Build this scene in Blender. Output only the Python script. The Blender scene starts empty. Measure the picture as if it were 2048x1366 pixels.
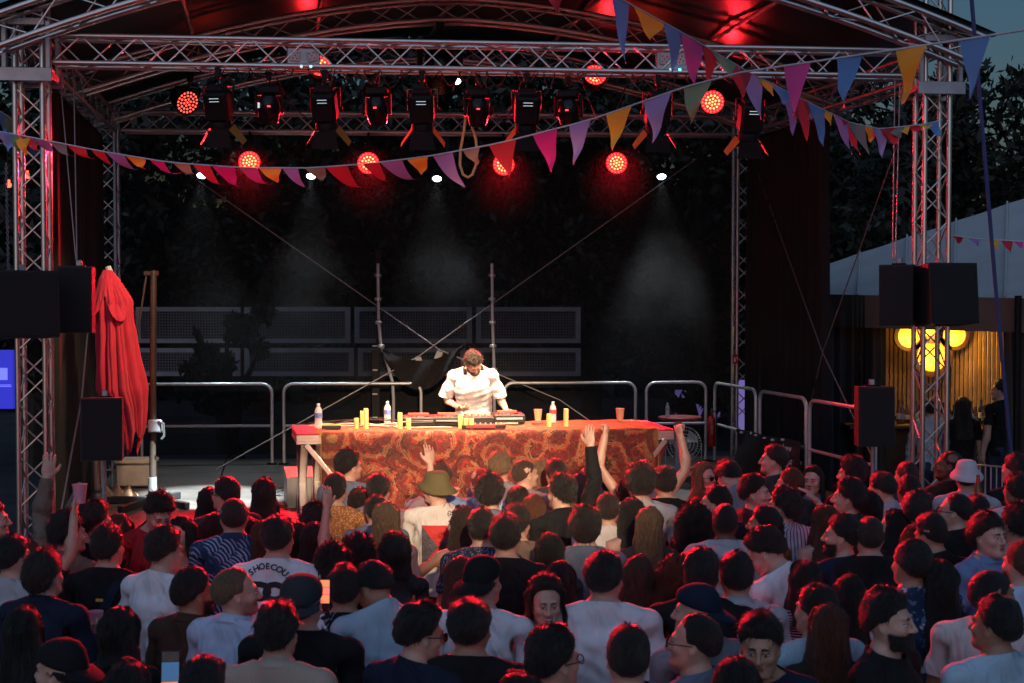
import bpy, bmesh, math, random, time
import numpy as np
from mathutils import Vector, Matrix
from mathutils.bvhtree import BVHTree

random.seed(4)
scene = bpy.context.scene
COL = scene.collection
# ---------------------------------------------------------------- camera, dusk sky, exposure
CAM = Vector((0, 0, 3.05)); FPX = 2814.0; HORIZON = 600.0
PITCH = math.atan((683-HORIZON)/FPX)
cd = bpy.data.cameras.new('camera'); cam = bpy.data.objects.new('camera', cd); COL.objects.link(cam)
cam.location = CAM; cam.rotation_euler = (math.pi/2-PITCH, 0, 0)
cd.sensor_width = 36; cd.lens = FPX/2048*36; cd.clip_end = 600; cd.clip_start = .05
cd.dof.use_dof = True; cd.dof.focus_distance = 13.5; cd.dof.aperture_fstop = 5.6
scene.camera = cam
scene.view_settings.view_transform = 'Standard'; scene.view_settings.look = 'None'
scene.view_settings.exposure = 0; scene.view_settings.gamma = 1
scene.view_settings.use_curve_mapping = False
SUN_EL, SUN_ROT = math.radians(1.8), math.radians(190)
world = bpy.data.worlds.new('World'); scene.world = world; world.use_nodes = True
wn = world.node_tree; bg = wn.nodes['Background']
sky = wn.nodes.new('ShaderNodeTexSky'); sky.sky_type = 'NISHITA'; sky.sun_disc = False
sky.sun_elevation = SUN_EL; sky.sun_rotation = SUN_ROT; sky.air_density = 1.2; sky.dust_density = 1.0; sky.ozone_density = 3.7
wn.links.new(sky.outputs['Color'], bg.inputs['Color']); bg.inputs['Strength'].default_value = 0.15
sl = bpy.data.lights.new('sun', 'SUN'); sl.energy = .80; sl.angle = math.radians(100); sl.color = (.50, .67, 1)  # broad blue fill added for the dusk skylight, no real sun
so = bpy.data.objects.new('sun', sl); COL.objects.link(so); so.rotation_euler = (math.radians(50), 0, math.radians(-8))
scene.cycles.use_denoising = True
scene.cycles.max_bounces = 6; scene.cycles.diffuse_bounces = 3; scene.cycles.glossy_bounces = 3; scene.cycles.transparent_max_bounces = 12
scene.cycles.volume_bounces = 0; scene.cycles.sample_clamp_indirect = 4; scene.cycles.caustics_reflective = False; scene.cycles.caustics_refractive = False

_fw = Vector((0, math.cos(PITCH), -math.sin(PITCH))); _up = Vector((0, math.sin(PITCH), math.cos(PITCH)))
def P(px, py, d):
    """the point seen at photo pixel (px, py) at distance d along the view axis of the ground plane"""
    v = _fw + Vector((1, 0, 0))*((px-1024)/FPX) + _up*((683-py)/FPX)
    return CAM + v*(d/v.y)
def ppm(d): return FPX/d
# the stage's four tower feet on the ground; everything on the stage stands in this frame
FL, FR, RL, RR = [Vector((X, Y, 0)) for X, Y in ((-4.33, 12.75), (4.03, 13.55), (-5.305, 18.5), (3.126, 19.0))]
YAW = math.radians(5.5)
def S(u, v, z=0):
    a = FL*(1-u)+FR*u; b = RL*(1-u)+RR*u
    p = a*(1-v)+b*v
    return Vector((p.x, p.y, z))
DECK = .93
def lathe_np(prof, n=24, c=(0, 0, 0), squash=(1, 1)):
    prof = np.array(prof); a = np.arange(n)/n*2*np.pi
    V = np.stack([np.outer(prof[:, 0], np.cos(a))*squash[0]+c[0], np.outer(prof[:, 0], np.sin(a))*squash[1]+c[1], np.repeat(prof[:, 1:2], n, 1)+c[2]], -1).reshape(-1, 3)
    F = [(i*n+j, i*n+(j+1) % n, (i+1)*n+(j+1) % n, (i+1)*n+j) for i in range(len(prof)-1) for j in range(n)]
    return V, np.array(F)


def tube_np(path, r, n=6, closed=False):
    path = np.array(path, float); m = len(path)
    d = np.gradient(path, axis=0) if not closed else np.roll(path, -1, 0)-np.roll(path, 1, 0)
    d /= np.linalg.norm(d, axis=1)[:, None]+1e-12
    up = np.array([0, 0, 1.]) if abs(d[0][2]) < .95 else np.array([0, 1., 0])
    V = []
    for i in range(m):
        u = up - d[i]*(up @ d[i]); nu = np.linalg.norm(u)
        if nu < 1e-3: u = np.array([1., 0, 0]) - d[i]*d[i][0]; nu = np.linalg.norm(u)
        u /= nu; up = u; w = np.cross(d[i], u)
        rr = r[i] if hasattr(r, '__len__') else r
        a = np.arange(n)/n*2*np.pi
        V.append(path[i] + rr*(np.outer(np.cos(a), u) + np.outer(np.sin(a), w)))
    V = np.concatenate(V)
    F = [(i*n+j, i*n+(j+1) % n, ((i+1) % m)*n+(j+1) % n, ((i+1) % m)*n+j) for i in range(m if closed else m-1) for j in range(n)]
    return V, np.array(F)

# ---------------------------------------------------------------- materials
MAT = {}
def new_mat(name):
    m = bpy.data.materials.new(name); m.use_nodes = True
    return m, m.node_tree, m.node_tree.nodes['Principled BSDF']
def node(nt, t, **kw):
    n = nt.nodes.new(t)
    for k, v in kw.items():
        if k in n.inputs: n.inputs[k].default_value = v
        else: setattr(n, k, v)
    return n
def coords(nt, kind='Object', scale=(1, 1, 1), attr_name=None):
    mp = node(nt, 'ShaderNodeMapping'); mp.inputs['Scale'].default_value = scale
    if attr_name:
        t = node(nt, 'ShaderNodeAttribute', attribute_name=attr_name); nt.links.new(t.outputs['Vector'], mp.inputs['Vector'])
    else:
        t = node(nt, 'ShaderNodeTexCoord'); nt.links.new(t.outputs[kind], mp.inputs['Vector'])
    return mp.outputs['Vector']
def ramp(nt, fac, stops, interp='LINEAR'):
    r = node(nt, 'ShaderNodeValToRGB'); cr = r.color_ramp; cr.interpolation = interp
    while len(cr.elements) < len(stops): cr.elements.new(.5)
    for e, (p, c) in zip(cr.elements, stops):
        e.position = p; e.color = (*c, 1) if len(c) == 3 else c
    nt.links.new(fac, r.inputs['Fac']); return r.outputs['Color']
def bump(nt, b, h, strength=.3, dist=.01, prev=None):
    n = node(nt, 'ShaderNodeBump', Strength=strength, Distance=dist); nt.links.new(h, n.inputs['Height'])
    if prev is not None: nt.links.new(prev, n.inputs['Normal'])
    nt.links.new(n.outputs['Normal'], b.inputs['Normal']); return n.outputs['Normal']
def mat(name, col, rough=.5, metal=0, var=.15, scale=8, bmp=.15, bs=40, spec=.5, emit=None, es=0, alpha=1, sheen=0):
    if name in MAT: return MAT[name]
    m, nt, b = new_mat(name)
    v = coords(nt)
    nz = node(nt, 'ShaderNodeTexNoise', Scale=scale, Detail=4); nt.links.new(v, nz.inputs['Vector'])
    lo = tuple(max(0, c*(1-var)) for c in col); hi = tuple(min(1, c*(1+var)) for c in col)
    c = ramp(nt, nz.outputs['Fac'], [(.3, lo), (.7, hi)])
    nt.links.new(c, b.inputs['Base Color'])
    b.inputs['Roughness'].default_value = rough; b.inputs['Metallic'].default_value = metal
    b.inputs['Specular IOR Level'].default_value = spec; b.inputs['Alpha'].default_value = alpha
    if sheen: b.inputs['Sheen Weight'].default_value = sheen
    if bmp:
        n2 = node(nt, 'ShaderNodeTexNoise', Scale=bs, Detail=3); nt.links.new(v, n2.inputs['Vector'])
        bump(nt, b, n2.outputs['Fac'], bmp, .01)
    if emit:
        b.inputs['Emission Color'].default_value = (*emit, 1); b.inputs['Emission Strength'].default_value = es
    MAT[name] = m; return m

def skin(name, col):
    m, nt, b = new_mat(name)
    nz = node(nt, 'ShaderNodeTexNoise', Scale=22, Detail=3); nt.links.new(coords(nt), nz.inputs['Vector'])
    cur = ramp(nt, nz.outputs['Fac'], [(.3, tuple(c*.9 for c in col)), (.7, (min(1, col[0]*1.08), col[1]*1.03, col[2]*1.02))])
    for at, cc in (('stubble', (.035, .022, .016)), ('lip', (col[0]*.72, col[1]*.42, col[2]*.42)), ('dark', (.022, .014, .011))):
        an = node(nt, 'ShaderNodeAttribute', attribute_name=at)
        mx = node(nt, 'ShaderNodeMix', data_type='RGBA'); nt.links.new(cur, mx.inputs[6]); mx.inputs[7].default_value = (*cc, 1)
        nt.links.new(an.outputs['Fac'], mx.inputs[0]); cur = mx.outputs[2]
    nt.links.new(cur, b.inputs['Base Color']); b.inputs['Roughness'].default_value = .48
    b.inputs['Specular IOR Level'].default_value = .4
    n2 = node(nt, 'ShaderNodeTexNoise', Scale=180, Detail=2); nt.links.new(coords(nt), n2.inputs['Vector'])
    bump(nt, b, n2.outputs['Fac'], .12, .003)
    MAT[name] = m
for k, c in dict(fair=(.56, .35, .27), pale=(.62, .42, .34), tan=(.42, .25, .17), olive=(.34, .20, .13), brown=(.15, .080, .050)).items(): skin('skin_'+k, c)

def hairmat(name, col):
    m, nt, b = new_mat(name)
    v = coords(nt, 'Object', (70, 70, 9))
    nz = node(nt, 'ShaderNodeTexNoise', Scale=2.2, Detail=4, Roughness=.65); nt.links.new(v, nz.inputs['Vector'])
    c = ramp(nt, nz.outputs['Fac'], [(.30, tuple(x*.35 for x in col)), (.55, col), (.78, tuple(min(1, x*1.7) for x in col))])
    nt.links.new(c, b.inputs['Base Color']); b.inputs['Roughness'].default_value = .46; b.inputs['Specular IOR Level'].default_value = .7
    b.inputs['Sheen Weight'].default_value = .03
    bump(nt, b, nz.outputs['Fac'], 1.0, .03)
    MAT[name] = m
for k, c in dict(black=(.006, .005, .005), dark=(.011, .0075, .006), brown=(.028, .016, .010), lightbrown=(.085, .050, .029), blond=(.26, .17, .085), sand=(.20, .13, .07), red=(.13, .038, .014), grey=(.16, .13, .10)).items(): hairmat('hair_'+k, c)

def cloth(name, col, pattern=None, col2=None, rough=.85):
    m, nt, b = new_mat('cloth_'+name)
    v = coords(nt, attr_name='rest')
    nz = node(nt, 'ShaderNodeTexNoise', Scale=5, Detail=3); nt.links.new(v, nz.inputs['Vector'])
    cur = ramp(nt, nz.outputs['Fac'], [(.3, tuple(c*.86 for c in col)), (.7, tuple(min(1, c*1.1) for c in col))])
    def mixin(fac, c2):
        nonlocal cur
        mx = node(nt, 'ShaderNodeMix', data_type='RGBA'); nt.links.new(cur, mx.inputs[6]); mx.inputs[7].default_value = (*c2, 1)
        nt.links.new(fac, mx.inputs[0]); cur = mx.outputs[2]
    def thr(out, a, c):
        mr = node(nt, 'ShaderNodeMapRange'); mr.inputs['From Min'].default_value = a; mr.inputs['From Max'].default_value = c; nt.links.new(out, mr.inputs['Value']); return mr.outputs['Result']
    def mul(a, c):
        mm = node(nt, 'ShaderNodeMath', operation='MULTIPLY'); nt.links.new(a, mm.inputs[0]); nt.links.new(c, mm.inputs[1]); return mm.outputs[0]
    if pattern == 'palm':
        vo = node(nt, 'ShaderNodeTexVoronoi', Scale=11); nt.links.new(v, vo.inputs['Vector'])
        w = node(nt, 'ShaderNodeTexWave', Scale=15, Distortion=0); w.wave_type = 'RINGS'; w.rings_direction = 'SPHERICAL'
        sub = node(nt, 'ShaderNodeVectorMath', operation='SUBTRACT'); nt.links.new(v, sub.inputs[0]); nt.links.new(vo.outputs['Position'], sub.inputs[1])
        ad = node(nt, 'ShaderNodeVectorMath', operation='ADD'); nt.links.new(sub.outputs[0], ad.inputs[0]); ad.inputs[1].default_value = (.07, .03, .05); nt.links.new(ad.outputs[0], w.inputs['Vector'])
        mixin(mul(thr(w.outputs['Fac'], .55, .8), thr(vo.outputs['Distance'], .75, .45)), col2)
    elif pattern in ('floral', 'bluefloral', 'bucket'):
        sc = {'floral': 11, 'bluefloral': 13, 'bucket': 30}[pattern]
        vo = node(nt, 'ShaderNodeTexVoronoi', Scale=sc); nt.links.new(v, vo.inputs['Vector'])
        n3 = node(nt, 'ShaderNodeTexNoise', Scale=sc*2.6, Detail=1); nt.links.new(v, n3.inputs['Vector'])
        ad = node(nt, 'ShaderNodeMath', operation='MULTIPLY_ADD'); ad.inputs[1].default_value = .9; nt.links.new(n3.outputs['Fac'], ad.inputs[0]); nt.links.new(vo.outputs['Distance'], ad.inputs[2])
        wn_ = node(nt, 'ShaderNodeTexWhiteNoise'); nt.links.new(vo.outputs['Position'], wn_.inputs['Vector'])
        mixin(mul(thr(ad.outputs[0], .80, .72), thr(wn_.outputs['Value'], .30, .34)), col2)
        n4 = node(nt, 'ShaderNodeTexNoise', Scale=sc*1.7, Detail=2, Distortion=1.2); nt.links.new(v, n4.inputs['Vector'])
        mixin(mul(thr(n4.outputs['Fac'], .57, .60), thr(ad.outputs[0], .80, .86)), tuple(c*.5 for c in (col2[0]*.5, col2[1]*.8, col2[2])))
    elif pattern in ('stripe', 'rib', 'hstripe'):
        w = node(nt, 'ShaderNodeTexWave', Scale={'stripe': 12, 'rib': 34, 'hstripe': 22}[pattern], Distortion=.2); w.bands_direction = 'Z' if pattern == 'hstripe' else 'X'; nt.links.new(v, w.inputs['Vector'])
        mixin(thr(w.outputs['Fac'], .6, .8), col2)
        if pattern == 'rib': bump(nt, b, w.outputs['Fac'], .5, .006)
    elif pattern in ('dots', 'speckle'):
        vo = node(nt, 'ShaderNodeTexVoronoi', Scale=30 if pattern == 'dots' else 75); nt.links.new(v, vo.inputs['Vector'])
        mixin(thr(vo.outputs['Distance'], .42, .34), col2)
    nt.links.new(cur, b.inputs['Base Color']); b.inputs['Roughness'].default_value = rough
    b.inputs['Specular IOR Level'].default_value = .25; b.inputs['Sheen Weight'].default_value = .03
    n5 = node(nt, 'ShaderNodeTexNoise', Scale=5, Detail=2, Distortion=.9); nt.links.new(coords(nt, attr_name='rest', scale=(1.6, 1.6, .8)), n5.inputs['Vector'])
    prev = None
    if pattern != 'rib': prev = bump(nt, b, n5.outputs['Fac'], .95, .05)
    n6 = node(nt, 'ShaderNodeTexNoise', Scale=420, Detail=1); nt.links.new(v, n6.inputs['Vector'])
    bump(nt, b, n6.outputs['Fac'], .12, .002, prev)
    MAT['cloth_'+name] = m
for k, c in dict(black=(.009, .009, .011), charcoal=(.032, .034, .040), navy=(.010, .016, .038), denim=(.030, .042, .075), white=(.74, .75, .78), offwhite=(.62, .60, .57), grey=(.22, .23, .26), lightgrey=(.40, .42, .46),
                 bluegrey=(.13, .17, .23), sky=(.34, .50, .60), paleblue=(.45, .55, .72), red=(.36, .018, .024), brown=(.055, .032, .022), tan=(.17, .125, .095), rust=(.20, .075, .030), mauve=(.26, .17, .20), pink=(.52, .22, .29),
                 yellow=(.62, .40, .045), orange=(.42, .17, .055), olive=(.12, .105, .045), beige=(.50, .44, .36), lilac=(.42, .40, .62), dkbrown=(.030, .020, .016), blueshirt=(.16, .26, .45)).items(): cloth(k, c)
cloth('palm', (.014, .040, .105), 'palm', (.26, .40, .58)); cloth('floral', (.008, .009, .014), 'floral', (.60, .68, .74))
cloth('bluefloral', (.015, .035, .085), 'bluefloral', (.42, .48, .60)); cloth('bucketfloral', (.50, .52, .56), 'bucket', (.05, .10, .24))
cloth('stripe', (.52, .54, .64), 'stripe', (.10, .12, .22)); cloth('rib', (.46, .39, .31), 'rib', (.36, .30, .24)); cloth('hstripe', (.012, .016, .035), 'hstripe', (.35, .36, .42))
cloth('dots', (.55, .55, .57), 'dots', (.05, .05, .06)); cloth('speckle', (.022, .030, .060), 'speckle', (.16, .19, .26)); cloth('orangeprint', (.40, .15, .05), 'speckle', (.60, .36, .16))
mat('black_plastic', (.008, .008, .009), .6, 0, .2, 10, .05)

def emitter(name, col, strength):
    m, nt, b = new_mat(name)
    b.inputs['Base Color'].default_value = (*[min(.8, c) for c in col], 1)
    b.inputs['Emission Color'].default_value = (*col, 1); b.inputs['Emission Strength'].default_value = strength
    MAT[name] = m
mat('alu', (.60, .58, .55), .30, .95, .08, 6, .06, 90)
mat('alu_dull', (.42, .42, .44), .45, .9, .12, 7, .1, 60)
mat('steel', (.62, .60, .58), .34, .45, .1, 9, .08, 70)
mat('black_paint', (.008, .008, .009), .6, 0, .3, 12, .1, spec=.2)
mat('drape', (.010, .0075, .0085), .92, 0, .3, 3, .2, 120)
mat('vinyl', (.012, .011, .012), .30, 0, .2, 1.5, .25, 5, spec=.6)
mat('deck', (.045, .038, .034), .42, 0, .35, 2.5, .3, 60)
mat('red_top', (.42, .028, .022), .5, 0, .2, 5, .2, 80)
mat('asphalt', (.045, .044, .046), .85, 0, .3, 1.2, .5, 60)
mat('rubber', (.012, .012, .012), .7, 0, .2, 20, .1)
mat('red_fabric', (.52, .008, .030), .8, 0, .12, 6, .25, 150, sheen=.2)
mat('bronze', (.07, .052, .042), .45, .7, .15, 9, .08)
mat('wire', (.30, .26, .25), .5, .6, .1, 20, 0)
mat('galv', (.34, .35, .37), .45, .8, .15, 6, .15, 50)
mat('rope_white', (.66, .66, .70), .8, 0, .1, 30, .3, 200)
mat('rope_yellow', (.80, .58, .22), .8, 0, .1, 30, .3, 200)
mat('candle', (.80, .62, .22), .5, 0, .08, 9, .1)
mat('paper', (.55, .50, .47), .8, 0, .1, 12, .1)
mat('speaker', (.011, .011, .012), .6, 0, .25, 9, .35, 160)
mat('grille', (.016, .016, .018), .7, .2, .2, 220, .8, 420)
emitter('led_amber', (1, .14, .035), 10); emitter('led_hot', (1, .035, .02), 7); emitter('led_coral', (1, .10, .07), 2.2)
emitter('led_red', (1, .004, .012), 4)
emitter('pin_white', (.75, .92, 1), 9)
emitter('lens_warm', (1, .62, .28), 28)
emitter('tiny_red', (1, .05, .08), 3)
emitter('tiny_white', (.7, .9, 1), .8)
emitter('tiny_cyan', (.1, .8, 1), 6)
emitter('tiny_amber', (1, .5, .05), 6)
emitter('bulb_red', (1, .07, .04), 5)
emitter('screen_blue', (.03, .035, .55), .85)
emitter('screen_pale', (.20, .22, .95), 1.0)
emitter('lamp_yellow', (1, .43, .03), .7)
emitter('phone_blue', (.05, .16, .32), .6)
emitter('phone_hot', (1, .30, .12), .9)
emitter('phone_red', (1, .16, .12), 1.4)
emitter('lilac_screen', (.42, .32, .95), .32)
mat('flap', (.45, .24, .05), .55, .2, .1, 9, .1)  # warm lamplight on the side barn doors, put into their colour
mat('black_gloss', (.008, .008, .009), .25, 0, .1, 5, 0, spec=.3)
mat('dot_red', (.45, .04, .03), .6)
mat('paper_grey', (.30, .30, .31), .6)
mat('steel_dark', (.08, .08, .085), .3, .7)
emitter('screen_red', (.6, .10, .05), .5)
emitter('tiny_red2', (.7, .12, .06), .6)
mat('knob', (.50, .42, .28), .4)
emitter('tiny_amber2', (.7, .5, .05), .35)
mat('cable_pale', (.55, .50, .36), .6)
mat('paper_blue', (.10, .18, .42), .5, 0, .6, 60, 0)
mat('paper_red', (.50, .05, .05), .5, 0, .5, 60, 0)
mat('cap_white', (.75, .75, .75), .4)
mat('cup_orange', (.70, .36, .22), .35, 0, .1, 9, 0, alpha=.85)
mat('cup_pink', (.72, .34, .44), .35, 0, .1, 9, 0, alpha=.88)
mat('red_gloss', (.42, .012, .016), .25, 0, .1, 5, 0)
mat('black_sheet', (.016, .015, .016), .45, 0, .2, 8, .3, 30)
mat('beige_plastic', (.36, .30, .24), .5)
mat('tan_cloth', (.36, .21, .12), .9, 0, .2, 10, .5, 30)
mat('strap_blue', (.05, .09, .26), .7, 0, .1, 20, .2)
mat('canvas_grey', (.44, .46, .45), .75, 0, .08, 1.5, .25, 5)
mat('canvas_brown', (.16, .105, .085), .8, 0, .1, 2, .25, 6)
mat('canvas_dark', (.045, .042, .040), .85, 0, .2, 2, .3, 5)
mat('slat_wood', (.40, .25, .10), .55, 0, .25, 6, .2, 30)
mat('dark_wood', (.05, .028, .018), .6, 0, .3, 6, .2)
mat('ring_brown', (.045, .020, .010), .5)
mat('canvas_blue', (.045, .055, .075), .8, 0, .2, 2, .2, 6)
mat('canvas_tan', (.13, .11, .10), .8, 0, .2, 2, .2, 6)
mat('glass_dark', (.02, .03, .02), .12, 0, .2, 5, 0)
mat('glass_amber', (.16, .06, .015), .12, 0, .2, 5, 0)
mat('frame_pale', (.55, .57, .60), .5, .3, .1, 5, .1)
mat('bark', (.05, .04, .03), .9, 0, .3, 6, .6, 25)
mat('house_dark', (.035, .033, .032), .9)
mat('house_pale', (.38, .35, .32), .8)
mat('towel', (.55, .36, .28), .9)

mat('print_black', (.012, .013, .018), .8, 0, .1, 30, 0); mat('print_white', (.6, .6, .62), .8, 0, .2, 60, 0); mat('print_red', (.55, .035, .03), .8, 0, .1, 30, 0); mat('print_slate', (.10, .085, .10), .85, 0, .4, 60, 0); mat('print_orange', (.62, .30, .05), .8, 0, .2, 90, 0)
mat('eye_white', (.62, .58, .55), .25, 0, .05, 9, 0); mat('iris', (.022, .014, .010), .15, 0, .1, 9, 0); mat('mouth_dark', (.07, .02, .02), .5, 0, .1, 9, 0); mat('teeth', (.70, .66, .60), .3, 0, .05, 9, 0)
mat('wedge_grey', (.10, .10, .105), .5, 0, .15, 8, .2, 120); mat('clip_red', (.65, .02, .03), .4); mat('gold', (.75, .52, .20), .25, 1, .1, 9, 0); mat('sticker_yellow', (.60, .40, .05), .6); mat('cup_red', (.70, .10, .10), .35, 0, .1, 9, 0, alpha=.88); mat('phone_dark', (.015, .02, .03), .1)
m = MAT['lamp_yellow']; nt = m.node_tree; nz = node(nt, 'ShaderNodeTexNoise', Scale=7, Detail=3, Distortion=.8); nt.links.new(coords(nt), nz.inputs['Vector']); nt.links.new(ramp(nt, nz.outputs['Fac'], [(.32, (1, .24, .012)), (.5, (1, .42, .03)), (.68, (1, .62, .14))]), nt.nodes['Principled BSDF'].inputs['Emission Color'])
# ---------------------------------------------------------------- mesh building
class MB:
    def __init__(self): self.V = []; self.F = []; self.n = 0
    def add(self, V, F, M=None):
        V = np.asarray(V, float)
        if M is not None: M = np.array(M); V = V @ M[:3, :3].T + M[:3, 3]
        self.V.append(V); self.F += [tuple(int(i)+self.n for i in f) for f in F]; self.n += len(V); return self
    def box(self, c, s, M=None, bev=0):
        c = np.array(c, float); s = np.array(s, float)/2
        if bev:
            v = []; f = []
            q = s-bev
            for ax in range(3):   # three slabs would overlap, so a chamfered box is built directly
                pass
            ids = {}
            for sx in (-1, 1):
                for sy in (-1, 1):
                    for sz in (-1, 1):
                        for ax in range(3):
                            p = np.array([sx, sy, sz])*q; p[ax] = (sx, sy, sz)[ax]*s[ax]
                            ids[sx, sy, sz, ax] = len(v); v.append(c+p)
            for ax in range(3):
                o = [a for a in range(3) if a != ax]
                for sg in (-1, 1):
                    L = []
                    for a, b in ((-1, -1), (1, -1), (1, 1), (-1, 1)):
                        t = [0, 0, 0]; t[ax] = sg; t[o[0]] = a; t[o[1]] = b; L.append(ids[t[0], t[1], t[2], ax])
                    f.append(L if (sg > 0) != (ax == 1) else L[::-1])
            for a0 in range(3):    # edges along a0
                o = [a for a in range(3) if a != a0]
                for s1 in (-1, 1):
                    for s2 in (-1, 1):
                        L = []
                        for e, ax in ((-1, o[0]), (1, o[0]), (1, o[1]), (-1, o[1])):
                            t = [0, 0, 0]; t[a0] = e; t[o[0]] = s1; t[o[1]] = s2; L.append(ids[t[0], t[1], t[2], ax])
                        f.append(L)
            for sx in (-1, 1):
                for sy in (-1, 1):
                    for sz in (-1, 1): f.append([ids[sx, sy, sz, 0], ids[sx, sy, sz, 1], ids[sx, sy, sz, 2]])
            return self.add(v, f, M)
        v = [c+s*np.array(k) for k in ((-1, -1, -1), (1, -1, -1), (1, 1, -1), (-1, 1, -1), (-1, -1, 1), (1, -1, 1), (1, 1, 1), (-1, 1, 1))]
        return self.add(v, [(0, 3, 2, 1), (4, 5, 6, 7), (0, 1, 5, 4), (1, 2, 6, 5), (2, 3, 7, 6), (3, 0, 4, 7)], M)
    def tube(self, path, r, n=8, caps=True, closed=False, M=None):
        path = [tuple(p) for p in path]
        V, F = tube_np(path, r, n, closed)
        F = [tuple(f) for f in F]
        if caps and not closed:
            F += [tuple(range(n))[::-1], tuple(range(len(V)-n, len(V)))]
        return self.add(V, F, M)
    def lathe(self, prof, n=20, c=(0, 0, 0), M=None, caps=True):
        V, F = lathe_np(prof, n, c); F = [tuple(f) for f in F]
        if caps: F += [tuple(range(n))[::-1], tuple(range(len(V)-n, len(V)))]
        return self.add(V, F, M)
    def disc(self, c, nrm, r, n=20, M=None):
        R = Vector((0, 0, 1)).rotation_difference(Vector(nrm)).to_matrix()
        v = [Vector(c)+R @ Vector((r*math.cos(2*math.pi*i/n), r*math.sin(2*math.pi*i/n), 0)) for i in range(n)]
        return self.add(v, [tuple(range(n))], M)
    def grid(self, fn, nu, nv, M=None, thick=0):
        V = [fn(i/nu, j/nv) for i in range(nu+1) for j in range(nv+1)]
        F = [(i*(nv+1)+j, (i+1)*(nv+1)+j, (i+1)*(nv+1)+j+1, i*(nv+1)+j+1) for i in range(nu) for j in range(nv)]
        return self.add(V, F, M)
    def mesh(self, name, smooth_=True):
        me = bpy.data.meshes.new(name); me.from_pydata(np.concatenate(self.V).tolist(), [], self.F)
        if smooth_:
            me.polygons.foreach_set('use_smooth', np.ones(len(me.polygons), bool))
            try: me.set_sharp_from_angle(angle=math.radians(38))
            except Exception: pass
        me.update(); return me
    def build(self, name, m, parent=None, local=False, smooth_=True):
        me = self.mesh(name, smooth_)
        if parent is not None and not local: me.transform(ROOTM[parent.name].inverted())
        me.materials.append(m if not isinstance(m, str) else MAT[m])
        o = bpy.data.objects.new(name, me); COL.objects.link(o); o.parent = parent
        return o
ROOTM = {}
def thing(name, label, cat, loc=(0, 0, 0), rz=0, group=None, rot=None):
    o = bpy.data.objects.new(name, None); COL.objects.link(o); o.empty_display_size = .1
    o.location = loc; o.rotation_euler = rot if rot is not None else (0, 0, rz)
    ROOTM[o.name] = Matrix.LocRotScale(Vector(loc), o.rotation_euler, None)
    return tag(o, label, cat, group)
def tag(o, label, cat, group=None):
    o['label'] = label; o['category'] = cat
    if group: o['group'] = group
    return o
def structure(o): o['kind'] = 'structure'; return o
def stuff(o): o['kind'] = 'stuff'; return o
def copy_tree(o, parent=None):
    c = o.copy(); COL.objects.link(c); c.parent = parent
    for ch in list(o.children): copy_tree(ch, c)
    return c
def TM(loc, rx=0, ry=0, rz=0): return Matrix.LocRotScale(Vector(loc), (Matrix.Rotation(rz, 3, 'Z') @ Matrix.Rotation(ry, 3, 'Y') @ Matrix.Rotation(rx, 3, 'X')).to_quaternion(), None)
def lamp(name, kind, par, loc, target, energy, color, **kw):
    l = bpy.data.lights.new(name, kind); l.energy = energy; l.color = color
    for k, v in kw.items(): setattr(l, k, v)
    o = bpy.data.objects.new(name, l); COL.objects.link(o)
    loc = Vector(loc); dr = Vector(target)-loc
    Mw = Matrix.Translation(loc) @ dr.to_track_quat('-Z', 'Y').to_matrix().to_4x4()
    if par is not None:
        o.parent = par; o.matrix_local = ROOTM[par.name].inverted() @ Mw
    else: o.matrix_world = Mw
    return o
# ---------------------------------------------------------------- human figures: one continuous skin surface per body
def _cap(P, a, b, r0, r1):
    a = np.array(a, np.float32); b = np.array(b, np.float32); d = b - a
    L = float(d @ d) + 1e-12
    t = np.clip(((P[0]-a[0])*d[0] + (P[1]-a[1])*d[1] + (P[2]-a[2])*d[2]) / L, 0, 1)
    return np.sqrt((P[0]-a[0]-t*d[0])**2 + (P[1]-a[1]-t*d[1])**2 + (P[2]-a[2]-t*d[2])**2) - (r0 + (r1-r0)*t)

def _ell(P, c, r, ax=None):
    q = [P[i]-c[i] for i in range(3)]
    if ax is not None:
        q = [q[0]*ax[i][0] + q[1]*ax[i][1] + q[2]*ax[i][2] for i in range(3)]
    k0 = np.sqrt(sum((q[i]/r[i])**2 for i in range(3))) + 1e-9
    k1 = np.sqrt(sum((q[i]/r[i]**2)**2 for i in range(3))) + 1e-9
    return k0*(k0-1)/k1

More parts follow.
